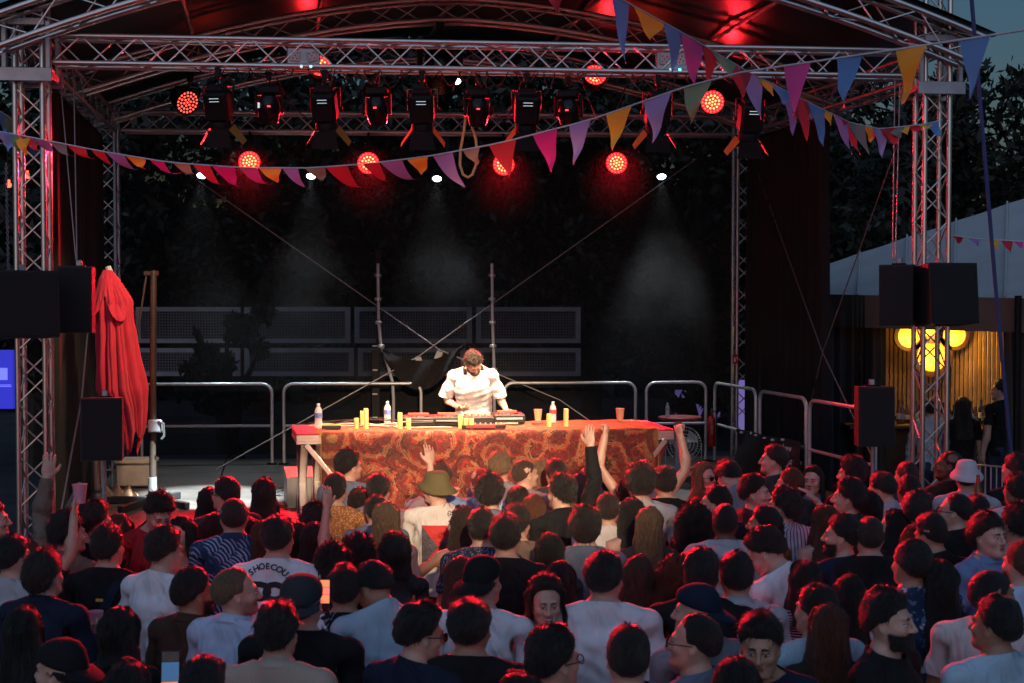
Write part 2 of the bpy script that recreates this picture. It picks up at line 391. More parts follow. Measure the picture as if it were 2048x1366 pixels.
class Field:
    def __init__(self, lo, hi, h):
        self.lo = np.array(lo, np.float32); self.h = h
        self.n = np.ceil((np.array(hi)-np.array(lo))/h).astype(int)+1
        self.ax = [self.lo[i] + h*np.arange(self.n[i], dtype=np.float32) for i in range(3)]
        self.F = np.full(self.n, 1.0, np.float32)
    def put(self, fn, c0, c1, k, sub=False):
        m = k + 0.02
        s = []
        for i in range(3):
            a = max(0, int((c0[i]-m-self.lo[i])/self.h)); b = min(self.n[i], int((c1[i]+m-self.lo[i])/self.h)+2)
            if b <= a: return
            s.append(slice(a, b))
        P = (self.ax[0][s[0]][:, None, None], self.ax[1][s[1]][None, :, None], self.ax[2][s[2]][None, None, :])
        d = fn(P); F = self.F[s[0], s[1], s[2]]
        if sub:
            hh = np.clip(.5-.5*(F+d)/k, 0, 1)
            self.F[s[0], s[1], s[2]] = F + (-d-F)*hh + k*hh*(1-hh)
        else:
            hh = np.clip(.5+.5*(d-F)/k, 0, 1)
            self.F[s[0], s[1], s[2]] = d + (F-d)*hh - k*hh*(1-hh)
    def cap(self, a, b, r0, r1, k=.02):
        r = max(r0, r1)
        self.put(lambda P: _cap(P, a, b, r0, r1), [min(a[i], b[i])-r for i in range(3)], [max(a[i], b[i])+r for i in range(3)], k)
    def ell(self, c, r, k=.02, ax=None, sub=False):
        R = max(r) if ax is not None else None
        self.put(lambda P: _ell(P, c, r, ax), [c[i]-(R or r[i]) for i in range(3)], [c[i]+(R or r[i]) for i in range(3)], k, sub)

def surface_nets(fd):
    F = fd.F; ins = F < 0
    c = np.zeros(np.array(F.shape)-1, np.int8)
    for dx in (0, 1):
        for dy in (0, 1):
            for dz in (0, 1):
                c += ins[dx:F.shape[0]-1+dx, dy:F.shape[1]-1+dy, dz:F.shape[2]-1+dz]
    act = np.argwhere((c > 0) & (c < 8))
    idx = np.full(c.shape, -1, np.int32); idx[act[:, 0], act[:, 1], act[:, 2]] = np.arange(len(act))
    acc = np.zeros((len(act), 3)); cnt = np.zeros(len(act))
    for ax in range(3):
        o = [a for a in range(3) if a != ax]
        for i in (0, 1):
            for j in (0, 1):
                off = np.zeros(3, int); off[o[0]] = i; off[o[1]] = j
                p = act + off; q = p.copy(); q[:, ax] += 1
                fa = F[p[:, 0], p[:, 1], p[:, 2]]; fb = F[q[:, 0], q[:, 1], q[:, 2]]
                m = (fa < 0) != (fb < 0)
                t = np.where(m, fa/(fa-fb+1e-12), 0)
                pt = np.tile(off.astype(float), (len(act), 1)); pt[:, ax] += t
                acc += pt*m[:, None]; cnt += m
    V = fd.lo + fd.h*(act + acc/np.maximum(cnt, 1)[:, None])
    Q = []
    for ax in range(3):
        o = [a for a in range(3) if a != ax]
        sl = [slice(None)]*3; sl2 = [slice(None)]*3
        sl[ax] = slice(0, -1); sl2[ax] = slice(1, None)
        a = ins[tuple(sl)]; b = ins[tuple(sl2)]
        e = np.argwhere(a != b)
        e = e[(e[:, o[0]] > 0) & (e[:, o[1]] > 0) & (e[:, o[0]] < F.shape[o[0]]-1) & (e[:, o[1]] < F.shape[o[1]]-1)]
        if not len(e): continue
        def cell(i, j):
            p = e.copy(); p[:, o[0]] -= i; p[:, o[1]] -= j
            return idx[p[:, 0], p[:, 1], p[:, 2]]
        q = np.stack([cell(1, 1), cell(0, 1), cell(0, 0), cell(1, 0)], 1)
        flip = a[e[:, 0], e[:, 1], e[:, 2]]
        if ax == 1: flip = ~flip
        q[~flip] = q[~flip][:, ::-1]
        Q.append(q)
    return V, np.concatenate(Q)

ARM = np.array([.7071, 0, -.7071])
def smooth(a, b, x):
    t = np.clip((x-a)/(b-a), 0, 1); return t*t*(3-2*t)

class Rest: pass
def body_spec(sex):
    r = Rest(); f = sex == 'f'; r.sex = sex
    r.sh = .163 if f else .200; r.shz = 1.440 if f else 1.452
    r.ul, r.fl = .285, .25
    r.neck = np.array([0, -.012, 1.535]); r.hip = .085
    r.C = np.array([0, -.012, 1.672])
    return r

def make_field(sex, h=.0065):
    r = body_spec(sex); f = sex == 'f'
    fd = Field((-.80, -.24, -.02), (.80, .27, 1.82), h)
    # torso
    if f:
        fd.ell((0, -.005, 1.30), (.130, .094, .205), .05)
        fd.ell((0, 0, 1.10), (.108, .083, .15), .06)
        fd.ell((0, -.012, .94), (.150, .112, .13), .07)
        for s in (-1, 1):
            fd.ell((s*.062, .075, 1.295), (.052, .042, .055), .04)
            fd.ell((s*.075, -.065, .905), (.075, .058, .09), .05)
    else:
        fd.ell((0, -.008, 1.305), (.162, .108, .215), .05)
        fd.ell((0, 0, 1.09), (.132, .098, .16), .06)
        fd.ell((0, -.01, .95), (.152, .112, .125), .06)
        for s in (-1, 1):
            fd.ell((s*.075, .035, 1.345), (.075, .045, .07), .06)
            fd.ell((s*.09, -.068, 1.37), (.07, .035, .09), .06)
            fd.ell((s*.07, -.06, .92), (.075, .065, .09), .05)
    w = .042 if f else .05
    nr = .047 if f else .057
    for s in (-1, 1):
        fd.cap((s*.015, -.035, 1.530), (s*r.sh*.86, -.028, r.shz+.015), w*.8, w*.85, .06)
    fd.cap((0, -.03, 1.47), (0, -.008, 1.60), nr*1.08, nr, .035)
    # head
    fd.ell((0, -.018, 1.686), (.0785, .097, .098), .03)
    fd.ell((0, -.03, 1.70), (.077, .085, .075), .03)
    fd.ell((0, .030, 1.625), (.060, .062, .070), .035)
    fd.ell((0, .038, 1.585), (.044, .050, .030), .03)
    fd.cap((-.006, .078, 1.566), (.006, .078, 1.566), .0155, .0155, .03)
    for s in (-1, 1):
        fd.cap((s*.055, .0, 1.618), (s*.018, .066, 1.570), .018, .017, .03)
        fd.ell((s*.043, .062, 1.642), (.022, .022, .018), .025)
    fd.cap((-.036, .080, 1.694), (.036, .080, 1.694), .0095, .0095, .02)
    for s in (-1, 1):
        fd.ell((s*.031, .102, 1.670), (.019, .020, .013), .014, sub=True)
        fd.ell((s*.031, .079, 1.669), (.0132, .0120, .0105), .006)
    fd.cap((0, .092, 1.682), (0, .112, 1.643), .0075, .0105, .010)
    fd.cap((0, .112, 1.641), (0, .103, 1.636), .0115, .011, .008)
    for s in (-1, 1):
        fd.ell((s*.0125, .099, 1.636), (.0085, .010, .008), .006)
    fd.cap((-.017, .090, 1.611), (.017, .090, 1.611), .0070, .0070, .004)
    fd.cap((-.014, .090, 1.598), (.014, .090, 1.598), .0080, .0080, .004)
    for s in (-1, 1):
        a = math.radians(18)
        ax = [(math.cos(.35), s*math.sin(.35)*-1, 0), (s*math.sin(.35)*math.cos(a), math.cos(.35)*math.cos(a), math.sin(a)), (0, -math.sin(a), math.cos(a))]
        fd.ell((s*.080, -.012, 1.655), (.0095, .0185, .033), .006, ax)
        fd.ell((s*.086, -.008, 1.660), (.006, .010, .018), .006, ax, sub=True)
    # arms and hands
    k = .86 if f else 1.0
    for s in (-1, 1):
        S = np.array([s*r.sh, -.02, r.shz]); a = ARM*np.array([s, 1, 1])
        E = S + a*r.ul; W = E + a*r.fl
        fd.ell(S+np.array([0, 0, -.008]), (.046*k, .050*k, .048*k), .045)
        fd.cap(S, E, .043*k, .038*k, .03)
        fd.ell(S+a*.14+np.array([0, .01, 0]), (.038*k, .042*k, .042*k), .03)
        fd.cap(E, W, .041*k, .0275*k, .02)
        fd.ell(E+a*.07, (.042*k, .043*k, .042*k), .03)
        y = np.array([0, 1., 0]); n = np.cross(a, y)*s
        hs = .93 if f else 1.0
        axs = [tuple(a), (0, 1, 0), tuple(n)]
        fd.ell(W+a*.045*hs, (.056*hs, .041*hs, .017*hs), .012, axs)
        for o, L, rr in ((.031, .070, .0092), (.0105, .079, .0095), (-.0105, .073, .0092), (-.031, .056, .0082)):
            b0 = W + a*.080*hs + y*o*hs
            b1 = b0 + (a*.5 + y*o*.9)*L*hs*.9 - n*.004
            b2 = b0 + (a*1.0 + y*o*1.6)*L*hs - n*.012
            fd.cap(b0-a*.02, b1, rr*hs, rr*hs*.96, .004); fd.cap(b1, b2, rr*hs*.96, rr*hs*.82, .004)
        t0 = W + a*.018*hs + y*.026*hs; t1 = W + a*.052*hs + y*.058*hs - n*.006; t2 = W + a*.083*hs + y*.070*hs - n*.010
        fd.cap(t0, t1, .0145*hs, .0115*hs, .010); fd.cap(t1, t2, .0110*hs, .0090*hs, .004)
    # legs and feet
    for s in (-1, 1):
        x = s*r.hip
        fd.cap((x, 0, .90), (x*1.08, .008, .50), .087 if f else .085, .056, .04)
        fd.cap((x*1.08, .008, .50), (x*1.1, -.012, .10), .052, .034, .03)
        fd.ell((x*1.09, -.02, .36), (.048, .052, .10), .04)
        fd.cap((x*1.1, -.02, .05), (x*1.25, .15, .03), .040, .030, .03)
    return r, fd

def np_mesh(name, V, Q, tri=None):
    me = bpy.data.meshes.new(name)
    V = np.ascontiguousarray(V, np.float32); nv = len(V)
    loops = [np.asarray(Q, np.int32).ravel()] if len(Q) else []
    nq = len(Q); k = Q.shape[1] if nq else 4
    tot = [np.full(nq, k, np.int32)]
    if tri is not None and len(tri):
        loops.append(np.asarray(tri, np.int32).ravel()); tot.append(np.full(len(tri), 3, np.int32))
    loops = np.concatenate(loops); tot = np.concatenate(tot)
    st = np.concatenate([[0], np.cumsum(tot)[:-1]]).astype(np.int32)
    me.vertices.add(nv); me.vertices.foreach_set('co', V.ravel())
    me.loops.add(len(loops)); me.loops.foreach_set('vertex_index', loops)
    me.polygons.add(len(tot)); me.polygons.foreach_set('loop_start', st); me.polygons.foreach_set('loop_total', tot)
    me.polygons.foreach_set('use_smooth', np.ones(len(tot), bool))
    me.update(calc_edges=True)
    return me

def mesh_np(me):
    V = np.empty(len(me.vertices)*3, np.float32); me.vertices.foreach_get('co', V)
    me.calc_loop_triangles()
    T = np.empty(len(me.loop_triangles)*3, np.int32); me.loop_triangles.foreach_get('vertices', T)
    return V.reshape(-1, 3).astype(np.float64), T.reshape(-1, 3)

def normals_np(V, T):
    n = np.cross(V[T[:, 1]]-V[T[:, 0]], V[T[:, 2]]-V[T[:, 0]])
    N = np.zeros_like(V)
    for i in range(3): np.add.at(N, T[:, i], n)
    return N/(np.linalg.norm(N, axis=1)[:, None]+1e-12)

def decimated(V, Q, target, protect):
    me = np_mesh('tmp', V, Q)
    o = bpy.data.objects.new('tmp', me); bpy.context.scene.collection.objects.link(o)
    g = o.vertex_groups.new(name='p')
    lv = np.round(protect*4).astype(int)
    for k in range(5):
        ii = np.nonzero(lv == k)[0]
        if len(ii): g.add(ii.tolist(), k/4, 'REPLACE')
    m = o.modifiers.new('d', 'DECIMATE'); m.ratio = target/(2*len(Q)); m.vertex_group = 'p'; m.invert_vertex_group = True; m.vertex_group_factor = 6.0
    dg = bpy.context.evaluated_depsgraph_get()
    e = o.evaluated_get(dg); me2 = e.to_mesh()
    V2, T2 = mesh_np(me2)
    e.to_mesh_clear(); bpy.data.objects.remove(o); bpy.data.meshes.remove(me)
    return V2, T2

def arm_coords(r, V, s):
    S = np.array([s*r.sh, -.02, r.shz]); a = ARM*np.array([s, 1, 1])
    p = V - S; t = p @ a
    return t, np.linalg.norm(p - t[:, None]*a, axis=1), S, a

def weights(r, V):
    """bone weights from the rest position: spine, head, and per arm upper, fore, hand, finger base, finger tip"""
    z = V[:, 2]; ax = np.abs(V[:, 0])
    W = {}
    W['spine'] = smooth(.95, 1.30, z)
    W['head'] = smooth(1.505, 1.585, z)*(1-smooth(.10, .14, ax))
    for s in (-1, 1):
        t, rad, S, a = arm_coords(r, V, s)
        on = smooth(-.035, .075, t)*np.where(t < .24, 1-smooth(.070, .125, rad), 1.0)*(np.sign(V[:, 0]) == s)*(z > .70)
        on = np.where((t >= .24) & (rad > .16), 0, on)
        W['ua', s] = on
        W['fa', s] = on*smooth(r.ul-.035, r.ul+.035, t)
        W['ha', s] = on*smooth(r.ul+r.fl-.02, r.ul+r.fl+.02, t)
        W['f1', s] = on*smooth(r.ul+r.fl+.070, r.ul+r.fl+.090, t)*(V[:, 1] < .045)
        W['f2', s] = on*smooth(r.ul+r.fl+.108, r.ul+r.fl+.122, t)*(V[:, 1] < .055)
    return W

def rot_between(a, b):
    a = Vector(a).normalized(); b = Vector(b).normalized()
    return np.array(a.rotation_difference(b).to_matrix())
def rot_axis(ax, deg):
    return np.array(Matrix.Rotation(math.radians(deg), 3, Vector(ax)))

ARMS = {  # (upper arm direction, forearm direction, finger curl, twist) for the right side; x is mirrored on the left
    'down': ((.16, -.02, -1), (.05, .22, -1), 25, 0),
    'bent': ((.18, .10, -1), (-.25, .95, .05), 40, 0),
    'hold': ((.20, .15, -1), (-.35, .85, .42), 55, 0),
    'pocket': ((.30, -.12, -1), (-.12, .30, -1), 20, 0),
    'up': ((.45, .35, .85), (-.05, .15, 1), 12, 0),
    'fist': ((.55, .25, .75), (-.20, .10, 1), 80, 0),
    'clap': ((.62, .55, .40), (-.10, .35, 1), 5, 60),
    'chin': ((.10, .35, -.95), (-.42, .60, .85), 70, 0),
    'face': ((.35, .55, -.55), (-.35, .10, 1), 35, 0),
    'phone': ((.10, .18, -1), (-.42, .95, .30), 50, 0),
    'wave': ((.95, .35, .10), (-.65, .30, .75), 8, 90),
    'reach': ((.75, .40, -.60), (-.10, 1, -.10), 20, 0),
    'cross': ((.12, .25, -1), (-.95, .45, .12), 40, 0),
    'deckl': ((.26, .10, -.95), (.28, .80, -.52), 35, 40),
    'deckr': ((.30, .05, -.94), (-.60, .72, -.34), 35, 40),
}

def headscale(V):
    w = smooth(1.52, 1.60, V[:, 2])[:, None]
    return V - (V-np.array([0, -.015, 1.54]))*(.065*w)

def pose_transform(r, V, W, p):
    """linear blend skinning of rest points V"""
    X = headscale(V)
    def apply(w, R, piv):
        nonlocal X
        Y = (X - piv) @ R.T + piv
        X = X + (Y - X)*w[:, None]
    for s, key in ((1, 'R'), (-1, 'L')):
        ua, fa, curl, tw = ARMS[p.get(key, 'down')]
        ua = np.array(ua, float)*(s, 1, 1); fa = np.array(fa, float)*(s, 1, 1)
        ua /= np.linalg.norm(ua); fa /= np.linalg.norm(fa)
        a = ARM*np.array([s, 1, 1]); S = np.array([s*r.sh, -.02, r.shz])
        R1 = rot_between(a, ua)
        R2 = rot_between(R1 @ a, fa) if abs(ua @ fa) < .999 else np.eye(3)
        Rt = rot_axis(a, tw*s)
        E0 = S + a*r.ul; W0 = E0 + a*r.fl
        n = np.cross(a, [0, 1, 0])*s
        # fingers first (deepest bone), each in the rest frame
        if curl:
            Rf = rot_axis((0, 1, 0), curl*s)
            apply(W['f2', s], Rf, W0 + a*.115); apply(W['f1', s], Rf, W0 + a*.080)
        if tw:
            apply(W['ha', s]*.5 + W['fa', s]*.5, Rt, E0)
        # forearm bend, then upper arm; both given as rotations in the rest frame
        Rfa = R1.T @ R2 @ R1
        apply(W['fa', s], Rfa, E0)
        lift = max(0, ua[2])*.045
        apply(W['ua', s], R1, S)
        X = X + (W['ua', s]*lift)[:, None]*np.array([-s*.5, 0, 1])
    hy, hp, hr = p.get('yaw', 0), p.get('pitch', 0), p.get('roll', 0)
    R = rot_axis((0, 0, 1), -hy) @ rot_axis((1, 0, 0), -hp) @ rot_axis((0, 1, 0), hr)
    piv = r.neck + np.array([0, 0, .02])
    # yaw spreads down the neck
    apply(W['head'], R, piv)
    bend, side, twist = p.get('bend', 0), p.get('side', 0), p.get('twist', 0)
    if bend or side or twist:
        Rb = rot_axis((1, 0, 0), -bend) @ rot_axis((0, 1, 0), side) @ rot_axis((0, 0, 1), -twist)
        apply(W['spine'], Rb, np.array([0, 0, .98]))
    return X

def cut(V, T, planes):
    """cut a triangle mesh along planes (point, normal, keep-test); the side the normal points to is removed where test(centre) holds"""
    bm = bmesh.new()
    vs = [bm.verts.new(v) for v in V]
    for t in T:
        try: bm.faces.new([vs[i] for i in t])
        except ValueError: pass
    for co, no, test in planes:
        fs = [f for f in bm.faces if test(f.calc_center_median())]
        ge = fs + list({e for f in fs for e in f.edges}) + list({v for f in fs for v in f.verts})
        bmesh.ops.bisect_plane(bm, geom=ge, plane_co=co, plane_no=no, dist=1e-5)
        c = Vector(co); n = Vector(no)
        kill = [f for f in bm.faces if test(f.calc_center_median()) and (f.calc_center_median()-c).dot(n) > 1e-6]
        bmesh.ops.delete(bm, geom=kill, context='FACES')
    bmesh.ops.delete(bm, geom=[v for v in bm.verts if not v.link_faces], context='VERTS')
    bmesh.ops.triangulate(bm, faces=bm.faces[:])
    bm.verts.index_update()
    V2 = np.array([v.co[:] for v in bm.verts]); T2 = np.array([[v.index for v in f.verts] for f in bm.faces], np.int32)
    bm.free()
    return V2, T2

def garment(r, V, T, kind):
    """rest-pose garment shell from the body surface. kind: tee, long, tank, trousers"""
    f = r.sex == 'f'
    any_ = lambda c: True
    pl = []
    if kind == 'trousers':
        pl = [((0, 0, 1.0), (0, 0, 1), any_), ((0, 0, .07), (0, 0, -1), any_)]
        pl.insert(0, ((0, 0, 1.0), (0, 0, 1), any_))
        tor = lambda c: abs(c.x) < .30 or c.z < .60
        V2, T2 = cut(V, T, pl)
        keep = np.abs(V2[T2[:, 0], 0]) < .26
        T2 = T2[keep]
        N = normals_np(V2, T2)
        V2 = V2 + N*np.where(V2[:, 2] < .45, .022, .010)[:, None]
        return compact(V2, T2)
    slv = {'tee': .19, 'bigtee': .265, 'long': r.ul+r.fl-.005, 'tank': None}[kind]
    arm = lambda s: (lambda c: c.x*s > .10)
    if slv:
        for s in (-1, 1):
            S = np.array([s*r.sh, -.02, r.shz]); a = ARM*np.array([s, 1, 1])
            aa = Vector(a); SS = Vector(S)
            isarm = (lambda c, s=s, aa=aa, SS=SS: c.x*s > .1 and (c-SS).dot(aa) > .05 and ((c-SS)-(c-SS).dot(aa)*aa).length < .13)
            pl.append((tuple(S+a*slv), tuple(a), isarm))
    else:
        for s in (-1, 1):
            x = .112 if f else .135
            pl.append(((s*x, 0, 1.43), (s, 0, .25), lambda c, s=s: c.x*s > .02 and c.z > 1.29))
            pl.append(((s*.20, 0, 1.4), (s, 0, 0), lambda c, s=s: c.x*s > .1))
    hem = .90 if kind != 'tank' else .93
    pl.append(((0, 0, hem), (0, 0, -1), lambda c: abs(c.x) < .30 and c.z < 1.2))
    nk = 1.538 if kind != 'tank' else 1.44
    pl.append(((0, -.02, nk), (0, .36 if kind != 'tank' else .15, 1), lambda c: c.z > 1.39 and abs(c.x) < .13))
    V2, T2 = cut(V, T, pl)
    cen = V2[T2].mean(1)
    bad = (cen[:, 2] > 1.59) | (cen[:, 2] < hem-.002) & (np.abs(cen[:, 0]) < .3)
    if kind in ('tee', 'bigtee'):
        bad |= (cen[:, 2] < 1.05) & (np.abs(cen[:, 0]) > .3)
    bad |= (cen[:, 2] < .72)
    V2, T2 = compact(V2, T2[~bad])
    # keep only the largest connected shell
    V2, T2 = largest(V2, T2)
    N = normals_np(V2, T2)
    off = np.full(len(V2), .010)
    isarm = np.zeros(len(V2))
    for s in (-1, 1):
        t, rad, S, a = arm_coords(r, V2, s)
        m = (t > .02) & (rad < .13) & (V2[:, 0]*s > .1)
        isarm[m] = 1
        if slv: off = np.where(m, .006 + ({'tee': .011, 'bigtee': .030}.get(kind, .007))*smooth(.04, .22, t), off)
    z = V2[:, 2]
    tor = (1-isarm)*(1-smooth(1.30, 1.40, z))
    if kind == 'tank':
        V2 = V2 + N*.006; V2[:, :2] *= (1 + .04*tor*(1-smooth(.95, 1.25, z)))[:, None]
    else:
        V2 = V2 + N*off[:, None]
        # cloth hangs from chest and shoulder blades instead of following the waist
        hx, hy = (.150, .125) if f else (.172, .135)
        if kind == 'bigtee': hx, hy = hx*1.17, hy*1.2; tor = (1-isarm)*(1-smooth(1.36, 1.44, z))
        q = np.sqrt((V2[:, 0]/hx)**2 + (V2[:, 1]/hy)**2)
        g = np.where(q < 1, 1 + (1/np.maximum(q, .4)-1)*.75, 1)
        V2[:, :2] *= (1 + (g-1)*tor)[:, None]
    return V2, T2

def compact(V, T):
    u = np.unique(T); m = np.full(len(V), -1, np.int32); m[u] = np.arange(len(u))
    return V[u], m[T]
def largest(V, T):
    lab = np.arange(len(V))
    for _ in range(200):
        old = lab.copy()
        mn = lab[T].min(1)
        for i in range(3): np.minimum.at(lab, T[:, i], mn)
        lab = lab[lab]
        if (lab == old).all(): break
    l, c = np.unique(lab[T[:, 0]], return_counts=True)
    return compact(V, T[lab[T[:, 0]] == l[c.argmax()]])

def wav(P, seed, f):
    """cheap smooth pseudo-noise in [-1, 1]"""
    rg = np.random.default_rng(seed); v = np.zeros(len(P))
    for i in range(6):
        k = rg.normal(size=3)*f*(1+.5*i); v += np.sin(P @ k + rg.uniform(0, 6.28))/(1+.4*i)
    return v/2.6

BODY = {}
def prepare_bodies():
    for sex in 'mf':
        r, fd = make_field(sex)
        V, Q = surface_nets(fd)
        pr = smooth(1.53, 1.56, V[:, 2])*.55 + .45*smooth(1.53, 1.56, V[:, 2])*smooth(.03, .07, V[:, 1])
        for s in (-1, 1):
            t, rad, S, a = arm_coords(r, V, s)
            pr = np.maximum(pr, .8*smooth(.50, .54, t)*(rad < .12))
        B = {'r': r}
        for lod, n in (('hi', 9000), ('lo', 4600)):
            Vb, Tb = decimated(V, Q, n, pr)
            Wb = weights(r, Vb); Nb = normals_np(Vb, Tb)
            # skin that a garment covers lies a little deeper than the cloth
            for g, sl in (('tee', .15), ('long', .50), ('tank', None)):
                d = smooth(.94, .98, Vb[:, 2])*(1-smooth(1.475, 1.508, Vb[:, 2]))*(np.abs(Vb[:, 0]) < .36)
                for s in (-1, 1):
                    t, rad, S, a = arm_coords(r, Vb, s)
                    m = (t > .03) & (rad < .13) & (Vb[:, 0]*s > .1)
                    if sl: d = np.where(m, 1-smooth(sl-.03, sl, t), d)
                    else: d = np.where(m | (np.abs(Vb[:, 0]) > .09) & (Vb[:, 2] > 1.33) | (Vb[:, 2] > 1.39), 0, d)
                B[lod, g] = (Vb - Nb*d[:, None]*.015, Tb, Wb)
            B[lod] = (Vb, Tb, Wb)
        Vc, Tc = decimated(V, Q, 12000, pr*0+.3*(V[:, 2] > .85)*(V[:, 2] < 1.56))
        for g in ('tee', 'bigtee', 'long', 'tank', 'trousers'):
            Vg, Tg = garment(r, Vc, Tc, g)
            B[g] = (Vg, Tg, weights(r, Vg))
        BODY[sex] = B
# ---------------------------------------------------------------- ground and the materials of the stage


g = MB(); g.add([(-150, -30, 0), (150, -30, 0), (150, 260, 0), (-150, 260, 0)], [(0, 1, 2, 3)])
structure(g.build('ground', 'asphalt'))

# ---------------------------------------------------------------- trusses: chords and braces, every brace a piece of its own
def unit_rod():
    b = MB(); b.tube([(0, 0, 0), (0, 0, 1)], 1, 7, caps=False); return b.mesh('brace')
ROD = unit_rod(); ROD.materials.append(MAT['alu'])
ROD_DULL = unit_rod(); ROD_DULL.materials.append(MAT['alu_dull'])
def brace(a, b, r, root, rod=None):
    a = Vector(a); b = Vector(b); d = b-a
    q = Vector((0, 0, 1)).rotation_difference(d)
    o = bpy.data.objects.new('brace', rod or ROD); COL.objects.link(o); o.parent = root
    o.matrix_local = ROOTM[root.name].inverted() @ Matrix.LocRotScale(a, q, Vector((r, r, d.length)))
    return o
def truss(name, label, cat, path, lateral, size=.24, r=.025, rb=.0085, pitch=.25, faces=(0, 1, 2, 3), group=None, m='alu', loc=None, phase=0):
    path = [Vector(p) for p in path]; lat = Vector(lateral).normalized()
    root = thing(name, label, cat, loc if loc is not None else path[0], 0, group)
    # resample
    L = [0]
    for a, b in zip(path, path[1:]): L.append(L[-1]+(b-a).length)
    n = max(2, int(round(L[-1]/pitch)))
    def at(s):
        for i in range(len(path)-1):
            if s <= L[i+1] or i == len(path)-2:
                t = (s-L[i])/(L[i+1]-L[i]); return path[i].lerp(path[i+1], t), (path[i+1]-path[i]).normalized()
    fr = []
    for k in range(n+1):
        p, t = at(L[-1]*k/n); _, t2 = at(min(L[-1], L[-1]*k/n+.05)); tt = (t+t2).normalized()
        x = (lat - tt*lat.dot(tt)).normalized(); y = tt.cross(x)
        fr.append((p, x, y))
    h = size/2; cs = ((-h, -h), (h, -h), (h, h), (-h, h))
    step = 1 if len(path) > 2 else n
    for a, b in cs:
        ks = list(range(0, n+1, step)) if step == 1 else [0, n]
        MB().tube([fr[k][0]+fr[k][1]*a+fr[k][2]*b for k in ks], r, 10).build('chord', m, root)
    rod = ROD if m == 'alu' else ROD_DULL
    for f in faces:
        (a0, b0), (a1, b1) = cs[f], cs[(f+1) % 4]
        for k in range(n):
            s = (k+phase+f) % 2
            A = fr[k][0]+fr[k][1]*(a0 if s else a1)+fr[k][2]*(b0 if s else b1)
            B = fr[k+1][0]+fr[k+1][1]*(a1 if s else a0)+fr[k+1][2]*(b1 if s else b0)
            brace(A, B, rb, root, rod)
    return root

TOWERS = {}
for key, p, lab, top in (('FL', FL, 'aluminium truss tower at the front of the stage, beside the red parasol', 6.6), ('FR', FR, 'aluminium truss tower at the front of the stage, before the lit bar', 6.9),
                         ('RL', RL, 'aluminium truss tower at the back of the stage, behind the red parasol', 5.6), ('RR', RR, 'aluminium truss tower at the back of the stage with a small red fire sign', 5.6)):
    t = truss('truss_tower', lab, 'truss tower', [p, p+Vector((0, 0, top))], (math.cos(YAW), math.sin(YAW), 0), pitch=.235, group='truss towers of the stage', m='alu' if key[0] == 'F' else 'alu_dull')
    MB().box(p+Vector((0, 0, .02)), (.6, .6, .04)).build('base_plate', 'alu_dull', t)
    if key[0] == 'F':   # sleeve block that rides on the tower and carries the roof
        c = p+Vector((0, 0, 5.12)); R = Matrix.Translation(c) @ Matrix.Rotation(YAW, 4, 'Z')
        b = MB()
        for sx in (-1, 1):
            for sy in (-1, 1): b.box((sx*.19, sy*.19, .16), (.05, .05, .50), R, .008)
        for z in (-.06, .40):
            for s in (-1, 1): b.box((0, s*.19, z), (.33, .045, .07), R, .008); b.box((s*.19, 0, z), (.045, .33, .07), R, .008)
        b.box((0, -.225, -.07), (.46, .02, .12), R, .004); b.box((0, .225, -.07), (.46, .02, .12), R, .004)
        b.build('sleeve_block', 'galv', t)
    TOWERS[key] = t
Z0, Z1 = 5.17, 5.42
Zm = (Z0+Z1)/2
ux = Vector((math.cos(YAW), math.sin(YAW), 0))
truss('front_truss', 'straight aluminium truss spanning the front of the stage with lights under it', 'truss', [S(.025, 0, Zm), S(.978, 0, Zm)], (0, 0, 1), pitch=.25, group='roof trusses of the stage')
truss('rear_truss', 'straight aluminium truss across the back of the stage, red lamps below', 'truss', [S(.025, 1, 5.38), S(.975, 1, 5.38)], (0, 0, 1), pitch=.25, group='roof trusses of the stage', m='alu_dull')
for u, w in ((0, 'left'), (1, 'right')):
    truss('side_truss', 'aluminium truss running back along the %s side of the stage roof' % w, 'truss', [S(u, .045, Zm), S(u, .965, 5.36)], (0, 0, 1), pitch=.30, group='roof trusses of the stage', m='alu_dull')
def arch_z(u, zc=6.28, rise=.87): return zc-rise*abs(2*u-1)**1.7
for v, w, zc, mm, r_ in ((-.055, 'foremost arched roof truss of bright aluminium, above the front of the stage', 6.40, 'alu', .03), (.48, 'arched roof truss over the middle of the stage carrying a black lamp', 6.28, 'alu_dull', .025), (.97, 'arched roof truss over the back of the stage', 6.32, 'alu_dull', .025)):
    pts = [S(u, v, arch_z(u, zc, .93 if v < 0 else .87)) for u in np.linspace(-.035, 1.035, 25)]
    truss('arch_truss', w, 'truss', pts, (0, 0, 1), size=.26 if v < 0 else .23, r=r_, pitch=.36, group='arched roof trusses', m=mm, phase=1)
# purlins and roof skin
roof = thing('stage_roof', 'black vinyl roof skin stretched over the arched trusses', 'roof', S(.5, .5, 6.4))
def roofz(u): return arch_z(u, 6.46, .93)
b = MB(); b.grid(lambda a, c: S(-.05+1.10*a, -.075+1.12*c, roofz(a*1.10-.05)+.14+.02*math.sin(c*9.4*2)), 36, 20)
b.grid(lambda a, c: S(-.05+1.10*a, -.075+1.12*c, roofz(a*1.10-.05)+.17+.02*math.sin(c*9.4*2)), 36, 20)
b.build('roof_skin', 'vinyl', roof)
for u in (.15, .32, .5, .68, .85):
    MB().tube([S(u, -.06, roofz(u)+.08), S(u, 1.02, roofz(u)+.08)], .024, 8).build('purlin', 'alu_dull', roof)
